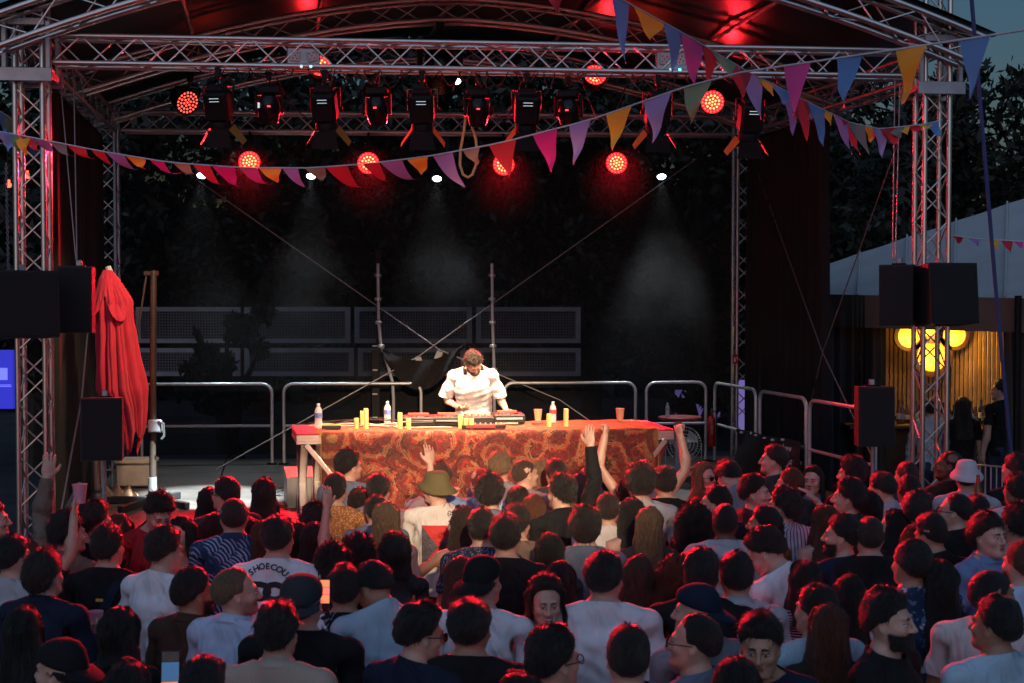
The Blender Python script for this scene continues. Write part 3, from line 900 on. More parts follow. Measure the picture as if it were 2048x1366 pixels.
# stage deck: 8 x 3 panels on a frame
deck = thing('stage_deck', 'dark wooden stage floor of large panels behind the crowd', 'stage', S(.5, .5, 0))
NU, NV = 6, 4
for i in range(NU):
    for j in range(NV):
        u0, u1 = .02+.96*i/NU, .02+.96*(i+1)/NU; v0, v1 = -.035+1.06*j/NV, -.035+1.06*(j+1)/NV
        e = .0012
        c = [S(u0+e, v0+e), S(u1-e, v0+e), S(u1-e, v1-e), S(u0+e, v1-e)]
        MB().add([(p.x, p.y, DECK-.05) for p in c]+[(p.x, p.y, DECK) for p in c], [(4, 5, 6, 7), (0, 1, 5, 4), (1, 2, 6, 5), (2, 3, 7, 6), (3, 0, 4, 7), (3, 2, 1, 0)]).build('deck_panel', 'deck', deck, smooth_=False)
b = MB()
c = [S(.02, -.036), S(.98, -.036), S(.98, 1.026), S(.02, 1.026)]
for a, d in zip(c, c[1:]+c[:1]):
    b.add([(a.x, a.y, .02), (d.x, d.y, .02), (d.x, d.y, DECK-.055), (a.x, a.y, DECK-.055)], [(0, 1, 2, 3)])
b.build('skirt', 'drape', deck)
b = MB()
for i in range(NU+1):
    for j in range(NV+1):
        p = S(.025+.95*i/NU, -.03+1.05*j/NV, 0); b.tube([p, p+Vector((0, 0, DECK-.06))], .03, 6)
b.build('frame', 'alu_dull', deck)
# side drapes and rear net
def drape(name, label, pts, z0, z1, m='drape', folds=26, amp=.05, cat='curtain', thick=False, seed=0):
    pts = [Vector(p) for p in pts]; L = [0]
    for a, c_ in zip(pts, pts[1:]): L.append(L[-1]+(c_-a).length)
    t = thing(name, label, cat, (pts[0].x, pts[0].y, z0))
    def fn(a, c_):
        s = a*L[-1]
        for i in range(len(pts)-1):
            if s <= L[i+1] or i == len(pts)-2: break
        q = pts[i].lerp(pts[i+1], (s-L[i])/(L[i+1]-L[i])); d = (pts[i+1]-pts[i]).normalized(); n = Vector((-d.y, d.x, 0))
        w = amp*(math.sin(a*folds*6.283+seed+.8*math.sin(a*9+c_*2))+.4*math.sin(a*folds*13.1+seed))*(.55+.45*(1-c_))
        p = q+n*w; return (p.x, p.y, z0+(z1-z0)*c_)
    MB().grid(fn, folds*7, 8).build('cloth', m, t)
    MB().tube([(p.x, p.y, z1+.02) for p in pts], .02, 6).build('rail', 'black_paint', t)
    return t
drape('side_drape', 'dark curtain hanging down the left side of the stage behind the red parasol', [S(-.005, .26), S(-.005, .94)], .3, 5.15, folds=15, amp=.055)
drape('side_drape', 'dark curtain hanging down the right side of the stage, crossed by guy wires', [S(1.0, .97), S(1.005, .50)], .3, 5.15, folds=11, amp=.06, seed=2)
m, nt, bs_ = new_mat('net'); MAT['net'] = m
bs_.inputs['Base Color'].default_value = (.010, .009, .010, 1); bs_.inputs['Roughness'].default_value = .9
nz = node(nt, 'ShaderNodeTexNoise', Scale=1.1, Detail=3); nt.links.new(coords(nt), nz.inputs['Vector'])
mr = node(nt, 'ShaderNodeMapRange'); mr.inputs['From Min'].default_value = .35; mr.inputs['From Max'].default_value = .65; mr.inputs['To Min'].default_value = .56; mr.inputs['To Max'].default_value = .72
nt.links.new(nz.outputs['Fac'], mr.inputs['Value']); nt.links.new(mr.outputs['Result'], bs_.inputs['Alpha'])
net = thing('rear_net', 'black see-through gauze stretched across the back of the stage', 'net', S(.5, 1.03, DECK))
MB().grid(lambda a, c_: S(.03+.96*a, 1.033+.004*math.sin(a*40), DECK+.05+(5.25-DECK-.05)*c_), 60, 8).build('gauze', 'net', net)
MB().tube([S(.02, 1.035, 5.27), S(.98, 1.035, 5.27)], .02, 6).build('rail', 'black_paint', net)

# ---------------------------------------------------------------- stage lights
def clamp_mb(z0=.0):
    b = MB(); b.box((0, 0, .0), (.06, .055, .10), None, .006); b.tube([(0, 0, -.05), (0, 0, -.12)], .012, 6); return b
def fresnel(label):
    t = thing('fresnel_light', label, 'stage light', (0, 0, 0), group='black stage lights with barn doors')
    clamp_mb().build('clamp', 'black_paint', t, True)
    b = MB(); b.box((0, 0, -.125), (.32, .035, .008)); b.box((-.158, 0, -.24), (.008, .035, .23)); b.box((.158, 0, -.24), (.008, .035, .23))
    for s in (-1, 1): b.tube([(s*.15, 0, -.33), (s*.185, 0, -.33)], .022, 8)
    b.build('yoke', 'black_paint', t, True)
    M = TM((0, 0, -.33), math.radians(24))
    b = MB(); b.box((0, 0, .02), (.25, .20, .30), M, .03); b.box((0, 0, .185), (.20, .16, .05), M, .012)
    b.lathe([(.10, -.13), (.115, -.16), (.115, -.20), (.10, -.21)], 20, (0, 0, 0), M)
    for k in range(4): b.box((0, -.102, .13-.03*k), (.16, .012, .010), M)
    b.build('housing', 'black_paint', t, True)
    b = MB();
    for k in range(2): b.box((0, -.110, .115-.03*k), (.10, .003, .004), M)
    b.build('vent_glow', 'tiny_white', t, True)
    MB().disc((0, 0, -.206), (0, 0, -1), .092, 20, M).build('lens', 'lens_warm', t, True)
    for k, (ax, ay) in enumerate(((-1, 0), (1, 0), (0, -1), (0, 1))):
        b = MB(); o = .112; L = .20 if ax else .17; w0, w1 = (.10, .075) if ax else (.11, .14); fl = .62 if ax else (.25 if ay < 0 else .5)
        for q in (0, .004):
            pr = []
            for s in (-1, 1): pr.append((ax*(o+q)+(s*w0 if ay else 0), ay*(o+q)+(s*w0 if ax else 0), -.205))
            for s in (1, -1): pr.append((ax*(o+q+L*math.sin(fl))+(s*w1 if ay else 0), ay*(o+q+L*math.sin(fl))+(s*w1 if ax else 0), -.205-L*math.cos(fl)))
            b.add(pr, [(0, 1, 2, 3)], M)
        b.build('barn_door', 'black_paint' if k > 1 else 'flap', t, True, smooth_=False)
    return t, M
def led_par(label):
    t = thing('led_par_light', label, 'stage light', (0, 0, 0), group='round red LED lamps')
    clamp_mb().build('clamp', 'black_paint', t, True)
    b = MB(); b.box((0, 0, -.125), (.32, .03, .008)); b.box((-.16, 0, -.21), (.008, .03, .17)); b.box((.16, 0, -.21), (.008, .03, .17)); b.build('yoke', 'black_paint', t, True)
    M = TM((0, 0, -.28), math.radians(90)) ; Mx = Matrix.Translation((0, 0, -.28))
    b = MB(); b.lathe([(.05, .20), (.11, .17), (.145, .05), (.152, -.05), (.152, -.075), (.140, -.078), (.138, -.060)], 28, (0, 0, 0), Mx @ Matrix.Rotation(math.radians(-90), 4, 'X'), caps=False); b.build('housing', 'black_paint', t, True)
    MB().lathe([(.0005, 0), (.138, 0)], 28, (0, 0, 0), Mx @ Matrix.Translation((0, -.058, 0)) @ Matrix.Rotation(math.radians(90), 4, 'X'), caps=False).build('face_plate', 'led_red', t, True)
    for n_, rr in ((1, 0), (6, .040), (12, .080), (18, .119)):
        if rr in (0, .119): b = MB()
        for k in range(n_):
            a = 2*math.pi*k/n_+rr*9
            b.lathe([(.0135, 0), (.010, .008), (.001, .010)], 8, (0, 0, 0), Mx @ Matrix.Translation((rr*math.cos(a), -.060, rr*math.sin(a))) @ Matrix.Rotation(math.radians(90), 4, 'X'), caps=False)
        if rr in (.080, .119): b.build('led_array', 'led_amber' if rr < .1 else 'led_hot', t, True)
    return t
RED = (1, .012, .028)
def spot_local(par, loc, direc, energy, color, angle, blend=.6, rad=.06):
    l = bpy.data.lights.new('lamp', 'SPOT'); l.energy = energy; l.color = color; l.spot_size = math.radians(angle); l.spot_blend = blend; l.shadow_soft_size = rad
    o = bpy.data.objects.new('lamp', l); COL.objects.link(o); o.parent = par
    o.matrix_local = Matrix.Translation(Vector(loc)) @ Vector(direc).to_track_quat('-Z', 'Y').to_matrix().to_4x4(); return o

E_RED = 2700
rows = [(500, 325, 18.35, 'first'), (737, 327, 18.45, 'second'), (1007, 330, 18.6, 'third'), (1232, 327, 18.75, 'fourth')]
for k, (x, y, d, w) in enumerate(rows):
    o = led_par('round red LED lamp, %s from the left in the low row under the rear truss' % w); p = P(x, y, d)
    o.rotation_euler = (0, 0, YAW*.6)
    o.location = p+Vector((0, 0, .28))
    # hangs on a short pole from the rear truss
    top = Vector((p.x, p.y, 5.24)); rt = o.matrix_basis
    MB().tube([(0, 0, .04), (0, 0, 5.24-o.location.z)], .016, 6).build('drop_pole', 'black_paint', o, True)
    spot_local(o, (0, -.12, -.28), (0.06*(1.5-k), -1, -.34), E_RED, RED, 62)
for k, (x, y, d, rx, rz, w) in enumerate(((375, 205, 16.4, .45, .75, 'tilted round red LED lamp of separate dots near the left side of the roof'), (1190, 150, 17.6, -.35, .1, 'round red LED lamp high up, partly hidden by the front truss'),
                           (1425, 204, 17.2, -.02, -.15, 'round amber red LED lamp high on the right beside the curtain'), (640, 132, 17.4, -.3, .2, 'round red LED lamp behind the pale box on the front truss'))):
    o = led_par(w); p = P(x, y, d); o.rotation_euler = (rx, 0, rz); Rm = o.rotation_euler.to_matrix()
    o.location = p-Rm @ Vector((0, -.06, -.28))
    MB().tube([(0, 0, .04), (0, 0, .5)], .014, 6).build('drop_pole', 'black_paint', o, True)
    if k == 0: [c_.data.materials.__setitem__(0, MAT['led_coral']) for c_ in o.children if c_.name.startswith('led_array')]; next(c_ for c_ in o.children if c_.name.startswith('face_plate')).data.materials[0] = MAT['black_plastic']
    spot_local(o, (0, -.12, -.28), (0, -1, 0), E_RED*(.005 if k in (1, 3) else (.3 if k == 0 else .012)), RED, 85)
# warm lamps with barn doors on the front truss
fd = [(440, .055, 'outermost on the left, doors dark'), (650, .0, 'second from the left, beside the pale box'), (843, 0, 'just left of the looped yellow rope'), (1048, 0, 'just right of the looped yellow rope'), (1308, 0, 'behind a pale blue flag, under the right box'), (1492, .0, 'outermost on the right, near the amber lamp')]
FT = lambda px: (px-1024)/FPX
def on_front_truss(px):
    # the point of the front truss's lower rear chord under photo column px
    best = min(np.linspace(0, 1, 800), key=lambda u: abs(1024+FPX*S(u, 0).x/S(u, 0).y-px)); return best
WARM = (1, .70, .42)
for k, (px, rz, w) in enumerate(fd):
    u = on_front_truss(px); o, M = fresnel('black stage light with four barn doors, %s' % w)
    o.location = S(u, -.02, 5.10 if k < 5 else 5.05); o.scale = (.88, .88, .92); tgt = S(.45+.12*(u-.5), .16, 1.9)
    dx, dy = tgt.x-o.location.x, tgt.y-o.location.y
    o.rotation_euler = (0, 0, -max(-1, min(1, dx))*.12)
    lp = o.location+Vector((0, .09, -.56))
    e = {0: 420, 1: 850, 2: 950, 3: 950, 4: 850, 5: 380}[k]
    if k == 0: tgt = P(240, 700, 14.4)
    spot_local(o, M @ Vector((0, 0, -.25)), o.rotation_euler.to_matrix().inverted() @ (tgt-lp), e, WARM, 56, .8, .08)
# unseen follow spot, assumed and added on a stand well behind the crowd: it lights the rug and the first rows from the front
fo = Vector((1.2, -4.2, 6.1)); ft = thing('assumed_follow_spot', 'warm follow spot on a tall stand behind the crowd', 'stage light', fo)
fdir = (Vector((-.35, 13.3, 1.62))-fo).normalized(); Mf = Matrix.Translation(fo) @ fdir.to_track_quat('-Z', 'Y').to_matrix().to_4x4()
MB().lathe([(.10, .45), (.13, .40), (.13, -.10), (.15, -.14), (.15, -.20), (.14, -.20), (.13, -.12)], 22, (0, 0, 0), Mf, caps=False).build('housing', 'black_paint', ft)
MB().tube([fo+Vector((0, 0, -.13)), Vector((fo.x, fo.y, 1.2))], .03, 8).build('mast', 'black_paint', ft)
for k in range(3): MB().tube([Vector((fo.x, fo.y, 1.3)), Vector((fo.x+.9*math.cos(k*2.094), fo.y+.9*math.sin(k*2.094), .02))], .022, 7).build('leg', 'black_paint', ft)
lamp('lamp', 'SPOT', ft, fo+fdir*.25, fo+fdir*5, 15000, WARM, spot_size=math.radians(13.5), spot_blend=.85, shadow_soft_size=.10)
def moving_head(label):
    t = thing('moving_head_light', label, 'stage light', (0, 0, 0), group='rounded moving stage lights')
    clamp_mb().build('clamp', 'black_paint', t, True)
    MB().box((0, 0, -.15), (.26, .20, .09), None, .02).build('base', 'black_paint', t, True)
    b = MB(); b.box((-.150, 0, -.28), (.035, .10, .24), None, .012); b.box((.150, 0, -.28), (.035, .10, .24), None, .012); b.box((0, 0, -.195), (.30, .07, .02)); b.build('yoke', 'black_paint', t, True)
    M = TM((0, 0, -.33), math.radians(25)); b = MB()
    b.lathe([(.005, .15), (.06, .145), (.105, .10), (.125, .02), (.125, -.06), (.110, -.14), (.098, -.17), (.09, -.16)], 24, (0, 0, 0), M); b.build('head', 'black_gloss', t, True)
    MB().lathe([(.001, -.155), (.088, -.155)], 20, (0, 0, 0), M, caps=False).build('lens', 'black_plastic', t, True)
    MB().box((.0, -.122, .05), (.035, .012, .012), M).build('display', 'tiny_red', t, True)
    return t, M
for k, (px, w) in enumerate(((540, 'first from the left with a white glint'), (756, 'second from the left'), (956, 'above the looped yellow rope'), (1137, 'rightmost, next to the pink flags'))):
    u = on_front_truss(px); o, M = moving_head('rounded black moving light under the front truss, %s' % w)
    o.location = S(u, .005, 5.10); o.scale = (.80, .80, .85); o.rotation_euler = (0, 0, (.15, -.1, .05, -.2)[k])
    if k in (0, 3):   # cool white beams on the bare deck either side of the table
        tgt = Vector((-3.25, 15.1, DECK)) if k == 0 else Vector((1.65, 15.3, DECK))
        lp = o.location+Vector((0, .06, -.5))
        spot_local(o, M @ Vector((0, 0, -.18)), o.rotation_euler.to_matrix().inverted() @ (tgt-lp), 22000 if k == 0 else 2500, (.80, .95, 1), 24 if k == 0 else 14, .5, .05)
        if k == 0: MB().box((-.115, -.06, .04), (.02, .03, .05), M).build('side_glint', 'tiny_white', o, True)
def pin_spot(label):
    t = thing('pin_spot', label, 'stage light', (0, 0, 0), group='small cold white pin spots')
    MB().lathe([(.03, .16), (.055, .12), (.062, .0), (.062, -.01)], 18, (0, 0, 0), None, caps=False).build('housing', 'black_paint', t, True)
    MB().lathe([(.001, .0), (.060, .0)], 18, caps=False).build('lens', 'pin_white', t, True)
    MB().tube([(0, 0, .15), (0, 0, .42)], .010, 6).build('stem', 'black_paint', t, True)
    return t
for k, (x, y, d, w) in enumerate(((403, 351, 18.2, 'outermost on the left under the bunting'), (622, 352, 18.3, 'between the first two low red lamps'), (874, 357, 18.5, 'near the middle, left of the yellow rope'), (1323, 353, 18.75, 'outermost on the right beside a guy wire'), (912, 162, 17.8, 'high behind the front truss'))):
    o = pin_spot('small cold white pin spot, %s' % w); o.location = P(x, y, d); o.rotation_euler = (math.radians(-38), 0, 0)
    MB().tube([(0, 0, .42), (0, .10, .9 if k < 4 else .5)], .010, 6).build('drop_pole', 'black_paint', o, True)
    l = spot_local(o, (0, 0, -.03), (0, .45, -1), 330, (.75, .90, 1), 54, 1.0, .02)
# two pale effect boxes in the front truss
for px, py, rz, w in ((607, 117, .06, 'left'), (1345, 124, -.03, 'right')):
    u = on_front_truss(px); d = S(u, -.02).y; p = P(px, py, d)
    t = thing('effect_box', 'pale box with two dotted cards and LEDs on the %s front truss' % w, 'effect light', p, rz+YAW)
    b = MB(); b.box((0, .04, 0), (.30, .05, .20), None, .01); b.build('backing_plate', 'galv', t, True)
    for s, a in ((-1, .12), (1, -.25)):
        M = TM((s*.075, .005, .025), 0, a, 0); MB().box((0, 0, 0), (.085, .02, .10), M, .006).build('card', 'paper', t, True)
        b = MB()
        for q, r2 in ((-.02, .025), (.02, .025), (0, 0), (-.02, -.025), (.02, -.025)): b.disc((q, -.0115, r2), (0, -1, 0), .008, 10, M)
        b.build('card_dots', 'dot_red', t, True)
    MB().lathe([(.016, -.02), (.012, -.035), (.001, -.038)], 12, (0, 0, 0), TM((-.02, .0, -.075), math.radians(90)) @ Matrix.Scale(-1, 4, (0, 0, 1))).build('led', 'tiny_white', t, True)
    MB().lathe([(.013, -.02), (.010, -.035), (.001, -.038)], 12, (0, 0, 0), TM((.065, .0, -.075), math.radians(90)) @ Matrix.Scale(-1, 4, (0, 0, 1))).build('led', 'tiny_cyan', t, True)
# black lamp over the middle arch and the cables along the front truss
o, M = moving_head('large black lamp clamped to the middle arch above the stage'); o.location = S(.475, .47, 6.12); o.scale = (1.5, 1.5, 1.5)
rg = random.Random(8)
cb = thing('cable_run', 'black cables looped along the lower chord of the front truss', 'cable', S(.5, 0, 5.17))
for k in range(34):
    u = .17+.68*k/34+rg.uniform(-.006, .006); w = rg.uniform(.012, .035); dz = rg.uniform(.06, .20)
    MB().tube([S(u+w*t, -.018, 5.175-dz*math.sin(math.pi*t)+.02*(1-t)) for t in np.linspace(0, 1, 9)], .006, 5).build('cable', 'rubber', cb)
for k, (a, c_) in enumerate(((.26, .34), (.49, .53), (.60, .65))):
    MB().tube([S(a+(c_-a)*t, .02, 5.10-.38*math.sin(math.pi*t)) for t in np.linspace(0, 1, 13)], .006, 5).build('cable', 'rubber', cb)
# looped yellow rope
rp = thing('yellow_rope', 'yellow rope hanging in a long loop from the front truss', 'rope', P(940, 232, 13.3))
lp = [(932, 228), (928, 262), (921, 300), (920, 330), (926, 349), (936, 355), (945, 349), (952, 330), (954, 305), (952, 280), (946, 258), (936, 230)]
MB().tube([P(x, y, 13.3) for x, y in lp], .013, 7).build('loop', 'rope_yellow', rp)
# ---------------------------------------------------------------- DJ riser, rug and equipment
def G(px, py, z):
    v = _fw + Vector((1, 0, 0))*((px-1024)/FPX) + _up*((683-py)/FPX)
    return CAM + v*((z-CAM.z)/v.z)
TZ = 1.80
ra, rb_, rc, rd = P(594, 868, 13.13), P(1347, 859, 13.6), P(1290, 839, 14.62), P(584, 851, 14.0)
def RS(a, b, z=TZ):
    f = ra*(1-a)+rb_*a; k = rd*(1-a)+rc*a; p = f*(1-b)+k*b
    return Vector((p.x, p.y, z))
t = thing('riser_table', 'red topped aluminium platform on crossed legs used as the DJ table', 'table', RS(.5, .5, DECK))
c = [RS(0, 0), RS(1, 0), RS(1, 1), RS(0, 1)]
MB().add([(p.x, p.y, TZ-.02) for p in c]+[(p.x, p.y, TZ) for p in c], [(4, 5, 6, 7), (0, 1, 5, 4), (1, 2, 6, 5), (2, 3, 7, 6), (3, 0, 4, 7), (3, 2, 1, 0)]).build('top', 'red_top', t, smooth_=False)
for a, d in zip(c, c[1:]+c[:1]):
    dr = (d-a).normalized(); n = Vector((dr.y, -dr.x, 0))*.004
    b = MB()
    for z0, z1, o in ((TZ-.045, TZ-.018, .0), (TZ-.075, TZ-.047, -.006), (TZ-.10, TZ-.077, .0)):
        q = [a+n*(1+o*100), d+n*(1+o*100), d-n*6, a-n*6]
        b.add([(p.x, p.y, z0) for p in q]+[(p.x, p.y, z1) for p in q], [(4, 5, 6, 7), (0, 1, 5, 4), (1, 2, 6, 5), (2, 3, 7, 6), (3, 0, 4, 7), (3, 2, 1, 0)])
    b.build('edge_rail', 'alu', t, smooth_=False)
def bar(a, b, w, h, name, m, par):
    a = Vector(a); b = Vector(b); d = b-a
    M = Matrix.Translation((a+b)/2) @ d.to_track_quat('Z', 'Y').to_matrix().to_4x4()
    return MB().box((0, 0, 0), (w, h, d.length), M, .006).build(name, m, par)
for aa, bb in ((.02, .07), (.06, .02), (.94, .98), (.98, .94), (.47, .53), (.53, .47)):
    bar(RS(aa, .05 if aa in (.02, .98, .47) else .10, TZ-.10), RS(aa, .85, DECK+.02), .075, .05, 'leg', 'alu', t)
    bar(RS(aa, .95, TZ-.10), RS(aa, .12, DECK+.02), .075, .05, 'leg', 'alu', t)
for aa in (.04, .96):  # splayed outer legs at the ends
    s = 1 if aa < .5 else -1
    bar(RS(aa-.018*s, -.0, TZ-.10), RS(aa+.055*s, .0, DECK+.45), .07, .05, 'leg', 'alu', t)
    bar(RS(aa+.055*s, .0, DECK+.46), RS(aa+.005*s, .02, DECK+.02), .07, .05, 'leg', 'alu', t)
# rug: Persian carpet draped over the top and down the front
m, nt, b_ = new_mat('rug'); MAT['rug'] = m
uv = coords(nt, attr_name='rugco')
n1 = node(nt, 'ShaderNodeTexNoise', Scale=4.2, Detail=2, Distortion=.6); nt.links.new(uv, n1.inputs['Vector'])
mx = node(nt, 'ShaderNodeVectorMath', operation='MULTIPLY_ADD'); nt.links.new(n1.outputs['Color'], mx.inputs[0]); mx.inputs[1].default_value = (.16, .16, .16); nt.links.new(uv, mx.inputs[2])
vo = node(nt, 'ShaderNodeTexVoronoi', Scale=9.0); nt.links.new(mx.outputs[0], vo.inputs['Vector'])
base = ramp(nt, vo.outputs['Distance'], [(.0, (.40, .20, .08)), (.09, (.42, .04, .025)), (.20, (.035, .03, .02)), (.28, (.44, .022, .018)), (.48, (.30, .014, .014)), (.55, (.42, .19, .08)), (.58, (.38, .018, .016)), (.74, (.03, .015, .015)), (.88, (.24, .014, .013))])
vo2 = node(nt, 'ShaderNodeTexVoronoi', Scale=34); nt.links.new(mx.outputs[0], vo2.inputs['Vector'])
wnn = node(nt, 'ShaderNodeTexWhiteNoise'); nt.links.new(vo2.outputs['Position'], wnn.inputs['Vector'])
fl = ramp(nt, wnn.outputs['Value'], [(.0, (.40, .20, .08)), (.2, (.05, .07, .035)), (.42, (.33, .02, .02)), (.6, (.025, .03, .05)), (.8, (.38, .05, .04)), (.92, (.36, .22, .10))], 'CONSTANT')
mk = node(nt, 'ShaderNodeMapRange'); mk.inputs['From Min'].default_value = .42; mk.inputs['From Max'].default_value = .34; nt.links.new(vo2.outputs['Distance'], mk.inputs['Value'])
mm_ = node(nt, 'ShaderNodeMath', operation='MULTIPLY'); mm_.inputs[1].default_value = .8; nt.links.new(mk.outputs['Result'], mm_.inputs[0])
mix = node(nt, 'ShaderNodeMix', data_type='RGBA'); nt.links.new(mm_.outputs[0], mix.inputs[0]); nt.links.new(base, mix.inputs[6]); nt.links.new(fl, mix.inputs[7])
# scrolling vines
wv = node(nt, 'ShaderNodeTexNoise', Scale=7.0, Detail=1, Distortion=1.9); nt.links.new(uv, wv.inputs['Vector'])
vine = ramp(nt, wv.outputs['Fac'], [(.465, (0, 0, 0)), (.478, (.8, .8, .8)), (.484, (.8, .8, .8)), (.497, (0, 0, 0))])
mix2 = node(nt, 'ShaderNodeMix', data_type='RGBA'); nt.links.new(vine, mix2.inputs[0]); nt.links.new(mix.outputs[2], mix2.inputs[6]); mix2.inputs[7].default_value = (.34, .16, .07, 1)
# yellow green border
sp = node(nt, 'ShaderNodeSeparateXYZ'); nt.links.new(uv, sp.inputs[0])
bd = node(nt, 'ShaderNodeMapRange'); bd.inputs['From Min'].default_value = .16; bd.inputs['From Max'].default_value = .13
ab = node(nt, 'ShaderNodeMath', operation='PINGPONG'); ab.inputs[1].default_value = 1.66; nt.links.new(sp.outputs['X'], ab.inputs[0]); nt.links.new(ab.outputs[0], bd.inputs['Value'])
m3 = node(nt, 'ShaderNodeMath', operation='MULTIPLY'); m3.inputs[1].default_value = .35; nt.links.new(bd.outputs['Result'], m3.inputs[0])
mix3 = node(nt, 'ShaderNodeMix', data_type='RGBA'); nt.links.new(m3.outputs[0], mix3.inputs[0]); nt.links.new(mix2.outputs[2], mix3.inputs[6]); mix3.inputs[7].default_value = (.24, .16, .05, 1)
nl = node(nt, 'ShaderNodeTexNoise', Scale=1.6, Detail=3); nt.links.new(uv, nl.inputs['Vector'])
# large scrolled medallions outlined in tan on dark red
v3 = node(nt, 'ShaderNodeTexVoronoi', Scale=2.1); nt.links.new(mx.outputs[0], v3.inputs['Vector'])
w3 = node(nt, 'ShaderNodeMath', operation='SINE'); k3 = node(nt, 'ShaderNodeMath', operation='MULTIPLY'); k3.inputs[1].default_value = 24; nt.links.new(v3.outputs['Distance'], k3.inputs[0]); nt.links.new(k3.outputs[0], w3.inputs[0])
md = node(nt, 'ShaderNodeMix', data_type='RGBA'); nt.links.new(ramp(nt, w3.outputs[0], [(.80, (0, 0, 0)), (.90, (.75, .75, .75)), (.97, (.75, .75, .75)), (1.0, (.1, .1, .1))]), md.inputs[0]); nt.links.new(mix3.outputs[2], md.inputs[6]); md.inputs[7].default_value = (.36, .17, .07, 1)
dk3 = node(nt, 'ShaderNodeMix', data_type='RGBA'); nt.links.new(ramp(nt, w3.outputs[0], [(.0, (.7, .7, .7)), (.22, (.0, .0, .0))]), dk3.inputs[0]); nt.links.new(md.outputs[2], dk3.inputs[6]); dk3.inputs[7].default_value = (.10, .012, .014, 1); mix3 = dk3
mu = node(nt, 'ShaderNodeMix', data_type='RGBA', blend_type='MULTIPLY'); mu.inputs[0].default_value = .85; nt.links.new(mix3.outputs[2], mu.inputs[6]); nt.links.new(ramp(nt, nl.outputs['Fac'], [(.35, (.42, .40, .45)), (.62, (1, 1, 1))]), mu.inputs[7])
nt.links.new(mu.outputs[2], b_.inputs['Base Color']); b_.inputs['Roughness'].default_value = .95; b_.inputs['Sheen Weight'].default_value = .35; b_.inputs['Sheen Roughness'].default_value = .45; b_.inputs['Sheen Tint'].default_value = (.95, .58, .22, 1)
n9 = node(nt, 'ShaderNodeTexNoise', Scale=160, Detail=2); nt.links.new(uv, n9.inputs['Vector']); bump(nt, b_, n9.outputs['Fac'], .8, .006)
rug = thing('rug', 'red Persian style rug draped over the DJ table and down its front', 'rug', RS(.5, 0, DECK))
prof = [(1.0, 0)]*0
n_u, rowsr = 110, []
path = [(b, TZ+.012) for b in np.linspace(.98, .03, 12)]+[(.004, TZ+.008), (-.018, TZ-.01), (-.026, TZ-.04)]+[(-.03, z) for z in np.linspace(TZ-.10, DECK+.05, 16)]
V = []; RC = []
dist = 0; last = None
for i, (b, z) in enumerate(path):
    for k in range(n_u+1):
        u = .062+(.955-.062)*k/n_u
        hang = max(0, TZ-.05-z)
        wob = .012*math.sin(k*.37)+.008*math.sin(k*.83+1)
        p = RS(u, b-wob*hang*1.4-.01*hang, z+(.004*math.sin(k*.5+i*.7) if b > .02 else 0));
        if i == len(path)-1: p.z += .012*math.sin(k*1.7)
        V.append(p)
    p = RS(.5, b, z)
    if last is not None: dist += (p-last).length
    last = p
    for k in range(n_u+1): RC.append((3.32*k/n_u, dist, 0))
F = [(i*(n_u+1)+k, i*(n_u+1)+k+1, (i+1)*(n_u+1)+k+1, (i+1)*(n_u+1)+k) for i in range(len(path)-1) for k in range(n_u)]
bb_ = MB().add(V, F); ro = bb_.build('pile', 'rug', rug)
at_ = ro.data.attributes.new('rugco', 'FLOAT_VECTOR', 'POINT'); at_.data.foreach_set('vector', np.array(RC, np.float32).ravel())
# fringe along the two short ends and the lower hem
rg = random.Random(5); fb = MB()
for side, u in ((0, .062), (1, .955)):
    for i in range(len(path)-1):
        for q in range(4):
            t_ = q/4; b = path[i][0]*(1-t_)+path[i+1][0]*t_; z = path[i][1]*(1-t_)+path[i+1][1]*t_
            p = RS(u, b, z); o = ux*(.03 if side else -.03)*rg.uniform(.5, 1.3)
            fb.add([p+Vector((0, -.004, .004)), p+Vector((0, .004, -.004)), p+o+Vector((0, rg.uniform(-.01, .004), rg.uniform(-.02, .006)))], [(0, 1, 2)])
stuff(fb.build('fringe', 'candle', rug))

# equipment on the rug
HZ = TZ+.02
def dj_player(label, px, py, rz):
    p = G(px, py, HZ); t = thing('dj_player', label, 'DJ player', p, rz, group='DJ players')
    b = MB(); b.box((0, 0, .05), (.32, .36, .085), None, .012); b.build('body', 'black_plastic', t, True)
    b = MB();
    for sx in (-1, 1):
        for sy in (-1, 1): b.lathe([(.02, 0), (.02, .008)], 8, (sx*.13, sy*.15, 0))
    b.build('foot', 'rubber', t, True)
    MB().box((0, -.1815, .055), (.26, .004, .020)).build('label_plate', 'paper_grey', t, True)
    MB().lathe([(.105, .093), (.103, .104), (.06, .106), (.001, .106)], 24, (0, -.03, 0)).build('jog_wheel', 'steel_dark', t, True)
    MB().box((0, .13, .105), (.20, .07, .012), TM((0, 0, 0), 0)).build('screen', 'screen_red', t, True)
    b = MB()
    for k in range(5): b.box((-.13+.04*k, -.155, .096), (.025, .02, .008))
    b.build('button', 'tiny_red2', t, True)
    return t
dj_player('black DJ player with round jog wheel, left of the three on the rug', 838, 851, YAW); dj_player('black DJ player next to the mixer, middle of the three', 897, 850, YAW); dj_player('black DJ player under the DJ\'s right-hand side fingers, right of the mixer', 1016, 845, YAW)
p = G(952, 850, HZ); t = thing('dj_mixer', 'DJ mixer with rows of pale knobs and faders before the DJ', 'mixer', p, YAW)
MB().box((0, 0, .05), (.34, .38, .09), TM((0, 0, 0), 0), .012).build('body', 'black_plastic', t, True)
for i in range(5):
    for j in range(5):
        MB().lathe([(.013, .095), (.010, .118), (.001, .119)], 8, (-.13+.065*i, -.02+.042*j, 0)).build('knob', 'knob', t, True)
for i in range(4): MB().box((-.10+.065*i, -.12, .102), (.014, .025, .02), None, .003).build('fader', 'knob', t, True)
